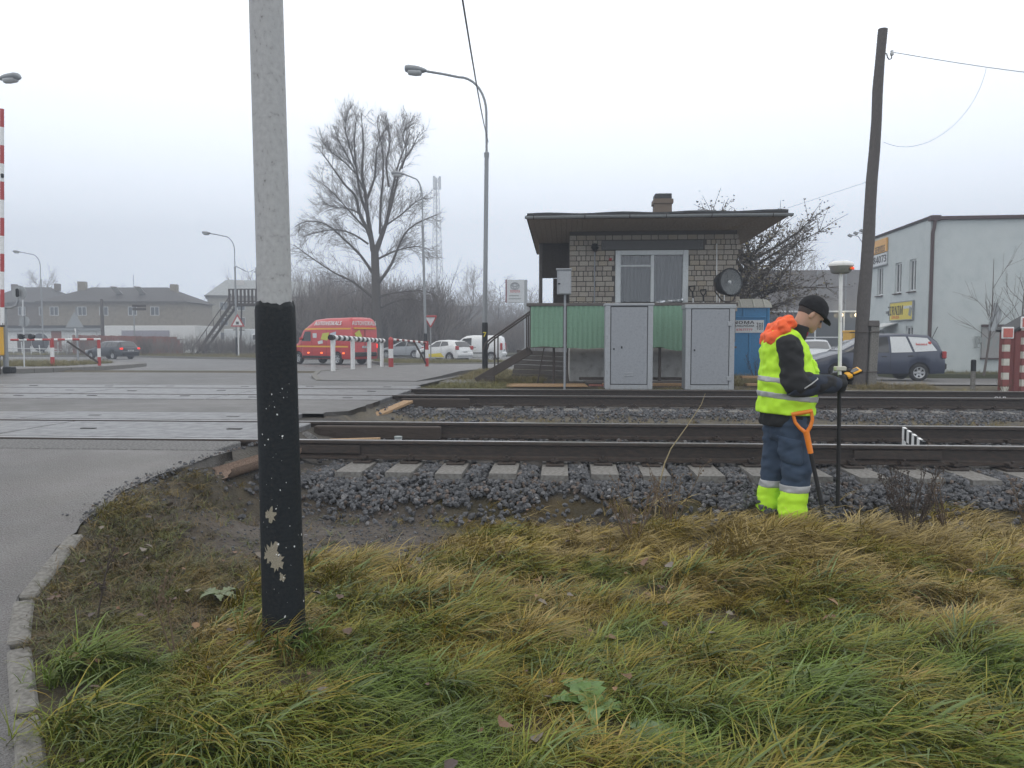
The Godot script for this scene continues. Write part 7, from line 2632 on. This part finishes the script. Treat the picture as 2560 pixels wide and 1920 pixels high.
	net("neck_scarf", func(p): return maxf(absf(bones_d(p, [[Vector3(0.05, 1.52, 0), Vector3(0.12, 1.64, 0), 0.078, 0.07, 1.0]], 0.02)) - 0.008, maxf((p - Vector3(0.12, 1.62, 0)).dot(Vector3(0.4, 0.9, 0)), 1.52 - p.y)), Vector3(-0.1, 1.5, -0.12), Vector3(0.24, 1.7, 0.12), 0.009, M.collar_red, t)
	# orange hood folded on the back
	var hoodf := func(p: Vector3) -> float:
		return bones_d(p, [[Vector3(-0.115, 1.545, -0.1), Vector3(-0.115, 1.545, 0.1), 0.062, 0.062, 1.0], [Vector3(-0.06, 1.625, -0.12), Vector3(-0.05, 1.63, 0.12), 0.058, 0.058, 1.0], [Vector3(-0.01, 1.68, -0.1), Vector3(-0.005, 1.685, 0.1), 0.042, 0.042, 1.0], [Vector3(0.0, 1.72, 0.09), Vector3(0.02, 1.66, 0.13), 0.022, 0.03, 1.0]], 0.028) + fold.call(p * 2.2, 0.02)
	net("hood", hoodf, Vector3(-0.24, 1.42, -0.24), Vector3(0.1, 1.8, 0.24), 0.011, M.hood_orange, t)
	# vest over the trunk, open at the arms, with two silver bands
	var arm_cut := [[shR + Vector3(0.015, -0.035, 0.04), Vector3(0.02, 1.2, 0.36), 0.092, 0.11, 1.0], [shL + Vector3(0.015, -0.035, -0.04), Vector3(0.02, 1.2, -0.36), 0.1, 0.11, 1.0]]
	var vestf := func(p: Vector3) -> float:
		var d: float = bones_d(p, trunk, 0.045) - 0.02 + fold.call(p * 1.2, 0.018) + fine.get_noise_3d(p.x * 1.2, p.y * 0.5, p.z * 1.2) * 0.009
		d -= 0.02 * clampf((1.15 - p.y) * 3.0, 0.0, 1.0)
		return d
	var hem := func(p: Vector3) -> float: return 0.955 - 0.1 * (p.x + 0.24) * 0.5 - p.y
	net("vest", func(p): return maxf(maxf(vestf.call(p), -bones_d(p, arm_cut, 0.02)), maxf(hem.call(p), maxf(p.y - 1.655, (p - Vector3(0.06, 1.58, 0)).dot(Vector3(0.75, 0.66, 0))))), Vector3(-0.32, 0.85, -0.42), Vector3(0.34, 1.7, 0.42), 0.012, M.vest_yellow, t)
	for q in [[1.212, 0.022, 1], [1.09, 0.024, 1]]:
		net("reflective_band", func(p): return maxf(maxf(vestf.call(p) - 0.005, -bones_d(p, arm_cut, 0.02)), absf(p.y + 0.11 * (p.x + 0.05) - q[0]) - q[1]), Vector3(-0.32, q[0] - 0.1, -0.42), Vector3(0.36, q[0] + 0.1, 0.42), 0.0095, M.reflective, t)
	net("vest_pocket", func(p): return maxf(maxf(vestf.call(p) - 0.012, absf(p.y - 1.33) - 0.05), maxf(0.17 - p.x, absf(p.z - 0.1) - 0.05)), Vector3(0.1, 1.2, 0.0), Vector3(0.32, 1.45, 0.24), 0.009, M.vest_yellow, t)
	# gloved hands: palm, four fingers and a thumb closed round the pole or the handset
	var px := 0.437
	hand(t, wrR + Vector3(0.05, 0.0, -0.035), Vector3(px, 1.19, 0.0), 1.0)
	hand(t, wrL + Vector3(0.03, 0.03, 0.02), Vector3(px + 0.09, 1.235, -0.045), -1.0)
	# pole with satellite receiver
	t = thing("survey_pole", "survey pole, dark below and white above, topped by a round receiver", "survey pole", Vector3(1.77 + px, 0.08, -6.285))
	tb("lower_section", [Vector3(0.012, -0.02, 0), Vector3(0.0, 1.1, 0)], 0.016, M.black_rubber, t, 12)
	tb("upper_section", [Vector3(0, 1.1, 0), Vector3(-0.012, 1.985, 0)], 0.0145, M.white_paint, t, 12)
	bx("clamp", Vector3(0.0, 1.225, 0.0), Vector3(0.085, 0.035, 0.06), M.cream_plastic, t, 0.006)
	st = mk()
	var rx := Transform3D(Basis.IDENTITY, Vector3(-0.012, 1.985, 0))
	lathe(st, [[0.0, 0.0], [0.06, 0.0], [0.075, 0.012], [0.087, 0.05], [0.09, 0.056]], 28, rx, false)
	put(st, "receiver_base", M.galv, t)
	st = mk()
	lathe(st, [[0.094, 0.056], [0.097, 0.066], [0.09, 0.085], [0.06, 0.097], [0.0, 0.101]], 28, rx, false)
	put(st, "receiver_dome", M.white_paint, t)
	bx("status_window", Vector3(0.05, 2.02, 0.067), Vector3(0.045, 0.022, 0.012), M.orange_plastic, t, 0.003, Basis(Vector3.UP, 0.6))
	bx("status_light", Vector3(0.055, 2.021, 0.075), Vector3(0.014, 0.014, 0.01), M.led_lit, t, 0.003, Basis(Vector3.UP, 0.6))
	# handset
	t = thing("handset", "yellow and black survey handset held beside the pole", "handset", Vector3(1.77 + 0.545, 1.265, -6.31))
	var hb := Basis(Vector3.BACK, 0.42) * Basis(Vector3.RIGHT, 0.35)
	bx("case", Vector3.ZERO, Vector3(0.15, 0.028, 0.075), M.black_rubber, t, 0.01, hb)
	bx("yellow_grip", hb * Vector3(-0.035, 0.0, 0.0), Vector3(0.05, 0.034, 0.082), paint("handset_yellow", col(0.85, 0.42, 0.02), 0.45, 0.1), t, 0.01, hb)
	bx("yellow_edge", hb * Vector3(0.03, 0.012, 0.0), Vector3(0.07, 0.014, 0.08), M.handset_yellow, t, 0.005, hb)
	bx("screen", hb * Vector3(0.02, 0.0205, 0), Vector3(0.06, 0.003, 0.05), M.pane, t, 0.0, hb)
	# spade standing by his leg
	d_shovel("orange_spade", "spade with bright orange grip standing against the person's leg", Vector3(2.12, -0.24, -6.04), Vector3(-0.235, 1, 0.02), 1.28, M.black_rubber, M.orange_plastic)


func hand(parent: Node, wrist: Vector3, hold: Vector3, s: float) -> void:
	# wrist joint to the thing held; fingers wrap to the far side, the thumb closes from the near side
	var f := (hold - wrist).normalized()
	var side := Vector3.UP.cross(f).normalized()
	var out := side * -s
	var palm := wrist + f * 0.05 + out * 0.03
	var bones := [[wrist, palm, 0.042, 0.045, 1.0], [palm + Vector3(0, 0.036, 0), palm + Vector3(0, -0.045, 0) + f * 0.01, 0.032, 0.03, 1.0]]
	for i in 4:
		var y := 0.05 - i * 0.032
		var ln: float = [0.9, 1.0, 0.95, 0.78][i]
		var k0 := palm + Vector3(0, y, 0) + f * 0.022
		var k1 := k0 + f * 0.04 * ln + out * 0.006
		var k2 := k1 + f * 0.016 - out * 0.034 * ln
		var k3 := k2 - f * 0.02 - out * 0.018 * ln
		bones.append([k0, k1, 0.0165, 0.016, 1.0])
		bones.append([k1, k2, 0.016, 0.0145, 1.0])
		bones.append([k2, k3, 0.0145, 0.012, 1.0])
	var th0 := palm + Vector3(0, 0.03, 0) - f * 0.012
	var th1 := th0 + f * 0.028 - out * 0.022 + Vector3(0, 0.018, 0)
	var th2 := th1 + f * 0.03 - out * 0.006 - Vector3(0, 0.006, 0)
	bones.append([th0, th1, 0.019, 0.018, 1.0])
	bones.append([th1, th2, 0.018, 0.014, 1.0])
	var c := palm + f * 0.03
	net("gloved_hand", func(p): return bones_d(p, bones, 0.008), c - Vector3.ONE * 0.15, c + Vector3.ONE * 0.15, 0.0065, M.glove_black, parent)


# ---------------------------------------------------------------- grass and weeds
func blade(st: SurfaceTool, root: Vector3, an: float, len: float, w: float, lay: float, c: Color, r: RandomNumberGenerator) -> void:
	# an arching strip; lay says how far it lies over
	var dir := Vector3(cos(an), 0, sin(an))
	var side := Vector3(-dir.z, 0, dir.x).rotated(dir, r.randf_range(-0.6, 0.6))
	var pts := []
	var p := root
	var el := r.randf_range(0.9, 1.45)
	var n := 5
	for i in n + 1:
		pts.append(p)
		p += (dir * cos(el) + Vector3(0, sin(el), 0)) * len / n
		el -= lay * r.randf_range(0.6, 1.4) / n
	st.set_color(c)
	for i in n:
		var w0 := w * (1.0 - pow(float(i) / n, 1.6)) * 0.5
		var w1 := w * (1.0 - pow(float(i + 1) / n, 1.6)) * 0.5
		var a: Vector3 = pts[i] - side * w0
		var b: Vector3 = pts[i] + side * w0
		var d: Vector3 = pts[i + 1] + side * w1
		var e: Vector3 = pts[i + 1] - side * w1
		st.add_vertex(a)
		st.add_vertex(b)
		st.add_vertex(d)
		if i < n - 1:
			st.add_vertex(a)
			st.add_vertex(d)
			st.add_vertex(e)


func clump(sd: int, blades: int, lmin: float, lmax: float, lay: float, heading: float, sweep: float, width: float, spread: float) -> ArrayMesh:
	var r := RandomNumberGenerator.new()
	r.seed = sd
	var st := mk()
	st.set_smooth_group(0)
	for i in blades:
		var a := r.randf() * TAU
		var q := Vector3(cos(a), 0, sin(a)) * sqrt(r.randf()) * spread
		var k := r.randf_range(0.45, 1.55)
		var c := Color(k, k, k * r.randf_range(0.75, 1.05))
		if r.randf() < 0.26:
			c = Color(1.95, 1.5, 0.95) * r.randf_range(0.6, 1.25)
		c.a = 1.0
		blade(st, q, heading + r.randfn(0.0, sweep), r.randf_range(lmin, lmax), width * r.randf_range(0.6, 1.3), lay * r.randf_range(0.5, 1.5), c, r)
	st.generate_normals()
	st.set_material(M.grass)
	return st.commit()


func scatter(called: String, label: String, mesh: Mesh, spots: Array) -> void:
	var mm := MultiMesh.new()
	mm.transform_format = MultiMesh.TRANSFORM_3D
	mm.use_colors = true
	mm.mesh = mesh
	mm.instance_count = spots.size()
	for i in spots.size():
		mm.set_instance_transform(i, spots[i][0])
		mm.set_instance_color(i, spots[i][1])
	var o := MultiMeshInstance3D.new()
	o.multimesh = mm
	o.name = numbered(called)
	add_child(o)
	tag(o, label, "grass", called)
	kind(o, "stuff")


func grass_color(x: float, d: float) -> Color:
	var n := nz.get_noise_2d(x * 2.6 + 300.0, d * 2.6)
	var n2 := nf.get_noise_2d(x * 0.9 - 70.0, d * 0.9)
	var green := Color(0.12, 0.18, 0.026)
	var olive := Color(0.2, 0.19, 0.022)
	var ochre := Color(0.28, 0.2, 0.034)
	var straw := Color(0.34, 0.26, 0.1)
	# nearer growth is greener, the sward by the ballast has gone to straw
	var t := clampf((d - 1.6) / 4.2 + n * 0.8 + n2 * 0.3 + 0.04 - 0.06 - 0.16 * smoothstep(4.6, 2.6, d) * smoothstep(-2.4, 0.4, x) + rng.randfn(0.0, 0.17), 0.0, 1.0)
	var c: Color
	if t < 0.4:
		c = green.lerp(olive, t / 0.4)
	elif t < 0.75:
		c = olive.lerp(ochre, (t - 0.4) / 0.35)
	else:
		c = ochre.lerp(straw, (t - 0.75) / 0.25)
	var k := rng.randf_range(0.75, 1.25)
	return Color(c.r * k, c.g * k, c.b * k, 1.0)


func make_grass() -> void:
	var m := mat("grass", col(1, 1, 1), 0.45)
	m.metallic_specular = 0.38
	m.vertex_color_use_as_albedo = true
	m.backlight_enabled = true
	m.backlight = Color(0.35, 0.38, 0.2)
	# long blades laid over, mostly towards the right; shorter thatch; wide fresh blades
	var kinds := []
	for i in 4:
		kinds.append(clump(100 + i, 10, 0.24, 0.54, 2.2, 0.2 + 0.5 * (i - 1.5), 0.65, 0.0105, 0.07))
	var thatch := []
	for i in 3:
		thatch.append(clump(120 + i, 12, 0.1, 0.24, 1.5, i * 2.1, 1.6, 0.007, 0.08))
	var wide := []
	for i in 2:
		wide.append(clump(140 + i, 7, 0.25, 0.5, 1.9, 0.2 + i * 0.5, 0.7, 0.016, 0.05))
	var spots := [[], [], [], []]
	var tspots := [[], [], []]
	var wspots := [[], []]
	for k in 40000:
		# closer to the camera the same picture area needs fewer plants
		var d := 0.7 + 5.75 * pow(rng.randf(), 0.85)
		var x := rng.randf_range(-3.6, 0.75 * d + 1.6)
		var e := tab(EDGE, d)
		if x < e + (0.14 if d < 4.8 else 0.02):
			if not (x > e - 0.06 and rng.randf() < 0.15):
				continue
		var bare := mud(x, d)
		var sparse := 0.0
		if x < -1.9 - (d - 4.0) * 0.1 and d > 3.3:
			sparse = 0.55
		if d > 6.15 + nz.get_noise_2d(x * 3.0, 8.0) * 0.3 and rng.randf() > 0.06:
			continue
		if rng.randf() < bare * 0.995:
			continue
		# clearings where only litter and low thatch lie
		var open := nf.get_noise_2d(x * 0.62 + 200.0, d * 0.8 - 90.0) + nz.get_noise_2d(x * 3.4, d * 3.4 + 700.0) * 0.5
		if open > 0.28 and rng.randf() < 0.85:
			continue
		var y := ground_y(x, d)
		var c := grass_color(x, d)
		if sparse > 0.0:
			c = c.lerp(Color(0.11, 0.085, 0.045), 0.4)
		var tallness := 0.64 + 0.5 * nz.get_noise_2d(x * 1.6, d * 1.6 + 50.0) - sparse * 0.35 - bare * 0.3
		if d > 5.6 and x < 0.5:
			tallness *= 0.8
		var tuft := nf.get_noise_2d(x * 1.1 + 9.0, d * 1.1)
		var s := clampf(tallness + tuft * 0.3, 0.3, 1.35) * (1.0 if sparse == 0.0 else 0.6)
		var turn := rng.randfn(0.0, 0.45) + 1.3 * nz.get_noise_2d(x * 1.2 + 500, d * 1.2)
		var b := Basis(Vector3.UP, turn).scaled(Vector3(s, s * rng.randf_range(0.6, 0.95), s))
		var xf := Transform3D(b, Vector3(x, y - 0.012, -d))
		var pick := rng.randf()
		if pick < 0.36 + sparse * 0.4:
			tspots[rng.randi() % 3].append([Transform3D(Basis(Vector3.UP, rng.randf() * TAU).scaled(Vector3.ONE * s), xf.origin), c])
		elif pick > 0.93 and d < 5.0 and sparse == 0.0:
			wspots[rng.randi() % 2].append([xf, Color(0.115, 0.16, 0.055) * rng.randf_range(0.7, 1.5)])
		else:
			spots[rng.randi() % 4].append([xf, c])
	# low weeds and litter on the bank by the road
	for k in 3600:
		var d := rng.randf_range(3.3, 6.1)
		var x := rng.randf_range(-3.3, -1.3)
		if x < tab(EDGE, d) + 0.1 or rng.randf() < mud(x, d) * 0.93:
			continue
		var c: Color = [Color(0.12, 0.085, 0.04), Color(0.085, 0.09, 0.03), Color(0.17, 0.12, 0.05), Color(0.07, 0.055, 0.035), Color(0.13, 0.15, 0.05)][rng.randi() % 5]
		tspots[rng.randi() % 3].append([Transform3D(Basis(Vector3.UP, rng.randf() * TAU).scaled(Vector3(0.7, 0.4, 0.7) * rng.randf_range(0.5, 1.2)), Vector3(x, ground_y(x, d) - 0.008, -d)), c])
	# a fringe round the foot of the painted post
	for k in 34:
		var an := rng.randf_range(-0.4, PI + 0.2)
		var x := -1.42 + cos(an) * rng.randf_range(0.12, 0.24)
		var d := 3.7 - sin(an) * rng.randf_range(0.12, 0.26)
		var xf := Transform3D(Basis(Vector3.UP, rng.randfn(0.0, 0.8)).scaled(Vector3(0.6, 0.75, 0.6)), Vector3(x, ground_y(x, d) - 0.01, -d))
		if k % 2 == 0:
			wspots[k / 2 % 2].append([xf, Color(0.11, 0.17, 0.04) * rng.randf_range(0.8, 1.3)])
		else:
			spots[k % 4].append([xf, grass_color(x, d)])
	for i in 4:
		scatter("meadow_grass", "long wet yellow-green grass laid over across the foreground", kinds[i], spots[i])
	for i in 3:
		scatter("short_grass", "short matted grass and straw under the long grass", thatch[i], tspots[i])
	for i in 2:
		scatter("broad_grass", "broad fresh green grass blades in the foreground", wide[i], wspots[i])
	# tufts farther off: between the tracks, round the booth, on the islands
	var fs := [[], [], []]
	var patches := [[-2.6, 11.0, 9.7, 12.0, 1500, 0.5, 0.55], [-3.0, -1.35, 15.9, 18.6, 1200, 0.9, 0.0], [-3.2, -0.6, 18.6, 25.5, 1800, 1.0, 0.3], [0.8, 9.0, 16.3, 17.6, 500, 0.7, 0.4], [5.6, 8.6, 18.2, 20.3, 1300, 1.0, 0.5], [3.6, 6.5, 18.5, 23.0, 700, 1.2, 0.3], [14.0, 33.0, 31.2, 33.0, 900, 0.9, 0.1]]
	for p in patches:
		for k in p[4]:
			var x := rng.randf_range(p[0], p[1])
			var d := rng.randf_range(p[2], p[3])
			if p[6] > 0.4 and nz.get_noise_2d(x * 1.4 + 60, d * 1.4) < 0.02:
				continue
			var c := Color(0.13, 0.14, 0.04).lerp(Color(0.25, 0.19, 0.09), clampf(rng.randf() * 0.6 + p[6], 0, 1))
			var y := ground_y(x, d) if d < 26.0 else 0.12
			fs[rng.randi() % 3].append([Transform3D(Basis(Vector3.UP, rng.randf() * TAU).scaled(Vector3.ONE * p[5] * rng.randf_range(0.6, 1.3)), Vector3(x, y - 0.01, -d)), c])
	# the island, the strip before the cars and the far verge
	for p in [[-38.0, -19.6, 26.0, 36.5, 5200, 1.5, 0.15, 0.15], [-12.5, -3.0, 38.8, 50.0, 3600, 1.1, 0.12, 0.1], [-60.0, -20.0, 56.0, 70.0, 4200, 1.8, 0.12, 0.3]]:
		for k in p[4]:
			var x := rng.randf_range(p[0], p[1])
			var d := rng.randf_range(p[2], p[3])
			if p[0] == -38.0 and x > -19.9 - maxf(0.0, d - 29.0) * 0.35 - (0.0 if d > 27.5 else 0.8):
				continue
			if p[0] == -12.5 and not Geometry2D.is_point_in_polygon(Vector2(x, -d), PackedVector2Array([Vector2(-12.9, -50.2), Vector2(-11.3, -45), Vector2(-9.5, -40.2), Vector2(-8.5, -38.8), Vector2(-6.5, -39.5), Vector2(-3.7, -42.2), Vector2(-2, -44.4), Vector2(-4.2, -47.2), Vector2(-8, -49.2)])):
				continue
			if p[0] == -60.0 and not Geometry2D.is_point_in_polygon(Vector2(x, -d), PackedVector2Array([Vector2(-60, -67.5), Vector2(-52, -66.8), Vector2(-38, -65.8), Vector2(-29, -60.3), Vector2(-21.5, -55.3), Vector2(-18.4, -57), Vector2(-14, -63), Vector2(-14, -90), Vector2(-60, -90)])):
				continue
			var c := Color(0.12, 0.13, 0.04).lerp(Color(0.22, 0.17, 0.07), clampf(rng.randf() * 0.7 + p[7], 0, 1))
			fs[rng.randi() % 3].append([Transform3D(Basis(Vector3.UP, rng.randf() * TAU).scaled(Vector3.ONE * p[5] * rng.randf_range(0.6, 1.3)), Vector3(x, tab(ROAD, d) + p[6] - 0.02, -d)), c])
	for i in 3:
		scatter("rough_grass", "tufts of rough grass beyond the near track", thatch[i], fs[i])


func stalk_weed(label: String, at: Vector3, h: float, stems: int, spread: float, m: Material, bushy: int, sd: int) -> void:
	var t := thing("dry_weed", label, "weed", at, 0.0, "dead stalks in the grass")
	var r := RandomNumberGenerator.new()
	r.seed = sd
	for i in stems:
		var an := r.randf() * TAU
		var d := Vector3(cos(an) * spread, 1.0, sin(an) * spread * 0.7).normalized()
		var st := mk()
		var p := Vector3(cos(an), 0, sin(an)) * 0.03
		var run := [p]
		var len := h * r.randf_range(0.65, 1.05)
		for k in 5:
			d = (d + Vector3(r.randf_range(-1, 1), r.randf_range(-0.4, 0.4), r.randf_range(-1, 1)) * 0.09).normalized()
			run.append(run[-1] + d * len / 5)
		tube(st, run, [0.005, 0.0045, 0.004, 0.0032, 0.0025, 0.0015], 4, false)
		for k in bushy:
			var s := r.randf_range(0.25, 1.0)
			var j := mini(int(s * 5), 4)
			var q: Vector3 = run[j].lerp(run[j + 1], s * 5 - j)
			var e := (d + Vector3(r.randf_range(-1, 1), r.randf_range(-0.2, 0.8), r.randf_range(-1, 1)) * 0.9).normalized()
			var l := r.randf_range(0.04, 0.14)
			tube(st, [q, q + e * l * 0.5, q + (e + Vector3(0, 0.2, 0)).normalized() * l], [0.0022, 0.0018, 0.0012], 3, false)
			for b in 2:
				box(st, q + e * l * r.randf_range(0.5, 1.0), Vector3(0.008, 0.014, 0.006), Basis.from_euler(Vector3(r.randf() * 3, r.randf() * 3, 0)))
		put(st, "stalk", m, t)


func broadleaf(label: String, at: Vector3, n: int, size: float, c: Color, sd: int) -> void:
	var t := thing("broadleaf_weed", label, "weed", at, 0.0, "broad-leaved weeds")
	var m := mat("leaf_%d" % sd, c, 0.45)
	m.backlight_enabled = true
	m.backlight = Color(0.2, 0.3, 0.1)
	var r := RandomNumberGenerator.new()
	r.seed = sd
	for i in n:
		var an := TAU * i / n + r.randf_range(-0.3, 0.3)
		var len := size * r.randf_range(0.7, 1.2)
		var st := mk()
		st.set_smooth_group(0)
		var d := Vector3(cos(an), 0, sin(an))
		var sd2 := Vector3(-d.z, 0, d.x)
		var el := r.randf_range(0.45, 0.9)
		var k := 10
		var rows := []
		var p := Vector3(0, 0.02, 0)
		for j in k + 1:
			var v := float(j) / k
			var w := len * 0.2 * sin(PI * pow(v, 0.8)) * (1.0 + 0.28 * (1 if j % 2 == 0 else -1)) + 0.004
			rows.append([p - sd2 * w + Vector3(0, w * 0.35, 0), p, p + sd2 * w + Vector3(0, w * 0.35, 0)])
			p += (d * cos(el) + Vector3(0, sin(el), 0)) * len / k
			el -= 0.14
		for j in k:
			for s in 2:
				for v in [rows[j][s], rows[j][s + 1], rows[j + 1][s + 1], rows[j][s], rows[j + 1][s + 1], rows[j + 1][s]]:
					st.add_vertex(v)
		put(st, "leaf", m, t)


func make_small_plants() -> void:
	mat("stalk_dark", col(0.055, 0.042, 0.035), 0.9)
	mat("stalk_pale", col(0.3, 0.25, 0.15), 0.85)
	mat("stalk_brown", col(0.12, 0.085, 0.055), 0.9)
	var gy := func(x: float, d: float) -> Vector3: return Vector3(x, ground_y(x, d), -d)
	stalk_weed("dark dead bushy weed right of the survey pole", gy.call(2.6, 5.85), 0.62, 15, 0.38, M.stalk_dark, 12, 1)
	stalk_weed("thin dark dead weed left of the person in the grass", gy.call(0.5, 5.6), 0.5, 9, 0.55, M.stalk_brown, 6, 2)
	stalk_weed("wispy brown weed at the ballast foot, mid picture", gy.call(0.85, 5.95), 0.55, 7, 0.3, M.stalk_brown, 8, 3)
	stalk_weed("single thin weed by the kerb at the left", gy.call(-2.45, 3.7), 0.5, 2, 0.15, M.stalk_dark, 8, 4)
	stalk_weed("slim dead weed left of the painted post foot", gy.call(-1.75, 3.3), 0.42, 2, 0.18, M.stalk_brown, 6, 5)
	stalk_weed("wispy weed before the far end of the sleepers at the right", gy.call(3.6, 6.05), 0.4, 7, 0.35, M.stalk_brown, 7, 6)
	stalk_weed("dead weed between the surveyor and the striped marker board", gy.call(2.95, 6.0), 0.42, 5, 0.35, M.stalk_brown, 7, 7)
	stalk_weed("dry weeds at the toilet's foot", Vector3(5.5, 0.36, -22.4), 0.8, 14, 0.45, M.stalk_dark, 6, 8)
	stalk_weed("small weed at the foot of the red shed", Vector3(9.2, 0.38, -16.6), 0.35, 6, 0.5, M.stalk_brown, 4, 9)
	# the tall pale stalk bending to the right
	var t := thing("tall_stalk", "single tall pale stalk bending right across the rails", "stalk", gy.call(0.72, 6.1))
	tb("stalk", [Vector3(0, 0, 0), Vector3(0.02, 0.25, 0), Vector3(0.08, 0.5, -0.02), Vector3(0.13, 0.62, -0.02), Vector3(0.26, 0.8, -0.05), Vector3(0.37, 0.97, -0.06), Vector3(0.4, 1.06, -0.06)], [0.007, 0.006, 0.006, 0.005, 0.004, 0.003, 0.0015], M.stalk_pale, t, 5)
	tb("side_stalk", [Vector3(0.02, 0.25, 0), Vector3(-0.04, 0.42, 0.02), Vector3(-0.05, 0.5, 0.02)], [0.003, 0.002, 0.001], M.stalk_brown, t, 4)
	broadleaf("fresh green broad-leaved weed in the middle foreground", gy.call(0.12, 3.05), 9, 0.2, col(0.09, 0.17, 0.035), 11)
	broadleaf("jagged-leaved green weed just right of the middle foreground", gy.call(0.32, 2.75), 6, 0.2, col(0.1, 0.16, 0.06), 12)
	broadleaf("green rosette near the bottom right corner", gy.call(1.75, 2.75), 7, 0.17, col(0.08, 0.14, 0.05), 13)
	broadleaf("pale green rosette left of the painted post", gy.call(-2.0, 4.2), 6, 0.14, col(0.12, 0.15, 0.07), 14)
	# fallen leaves: brown, lying about in the grass
	var lf := mk()
	lf.set_smooth_group(0)
	for q in [[[0, 0, 0], [-0.5, 0.25, 0.3], [0, 0.04, 0.45]], [[0, 0, 0], [0, 0.04, 0.45], [0.5, 0.2, 0.3]], [[-0.5, 0.25, 0.3], [-0.35, 0.28, 0.8], [0, 0.04, 0.45]], [[0, 0.04, 0.45], [0.38, 0.2, 0.8], [0.5, 0.2, 0.3]], [[0, 0.04, 0.45], [-0.35, 0.28, 0.8], [0, 0.14, 1.1]], [[0, 0.04, 0.45], [0, 0.14, 1.1], [0.38, 0.2, 0.8]]]:
		for v in q:
			lf.set_color(Color(1, 1, 1))
			lf.add_vertex(Vector3(v[0], v[1], v[2]))
	lf.generate_normals()
	var lm := mat("dead_leaf", col(1, 1, 1), 0.6)
	lm.vertex_color_use_as_albedo = true
	lf.set_material(lm)
	var mesh := lf.commit()
	var spots := []
	for k in 420:
		var d := rng.randf_range(2.2, 6.3)
		var x := rng.randf_range(-3.2, 0.72 * d + 0.5)
		if x < tab(EDGE, d) + 0.1:
			continue
		var c: Color = [Color(0.16, 0.085, 0.045), Color(0.1, 0.06, 0.04), Color(0.22, 0.13, 0.06), Color(0.07, 0.05, 0.045), Color(0.15, 0.125, 0.1)][rng.randi() % 5]
		var s := 0.02 + 0.055 * pow(rng.randf(), 2.0)
		spots.append([Transform3D(Basis.from_euler(Vector3(rng.randf_range(-0.5, 0.5), rng.randf() * TAU, rng.randf_range(-0.5, 0.5))).scaled(Vector3.ONE * s), Vector3(x, ground_y(x, d) + rng.randf_range(0.005, 0.09 * (1.0 - mud(x, d)) + 0.01), -d)), c])
	scatter("fallen_leaves", "curled brown fallen leaves lying about in the grass", mesh, spots)
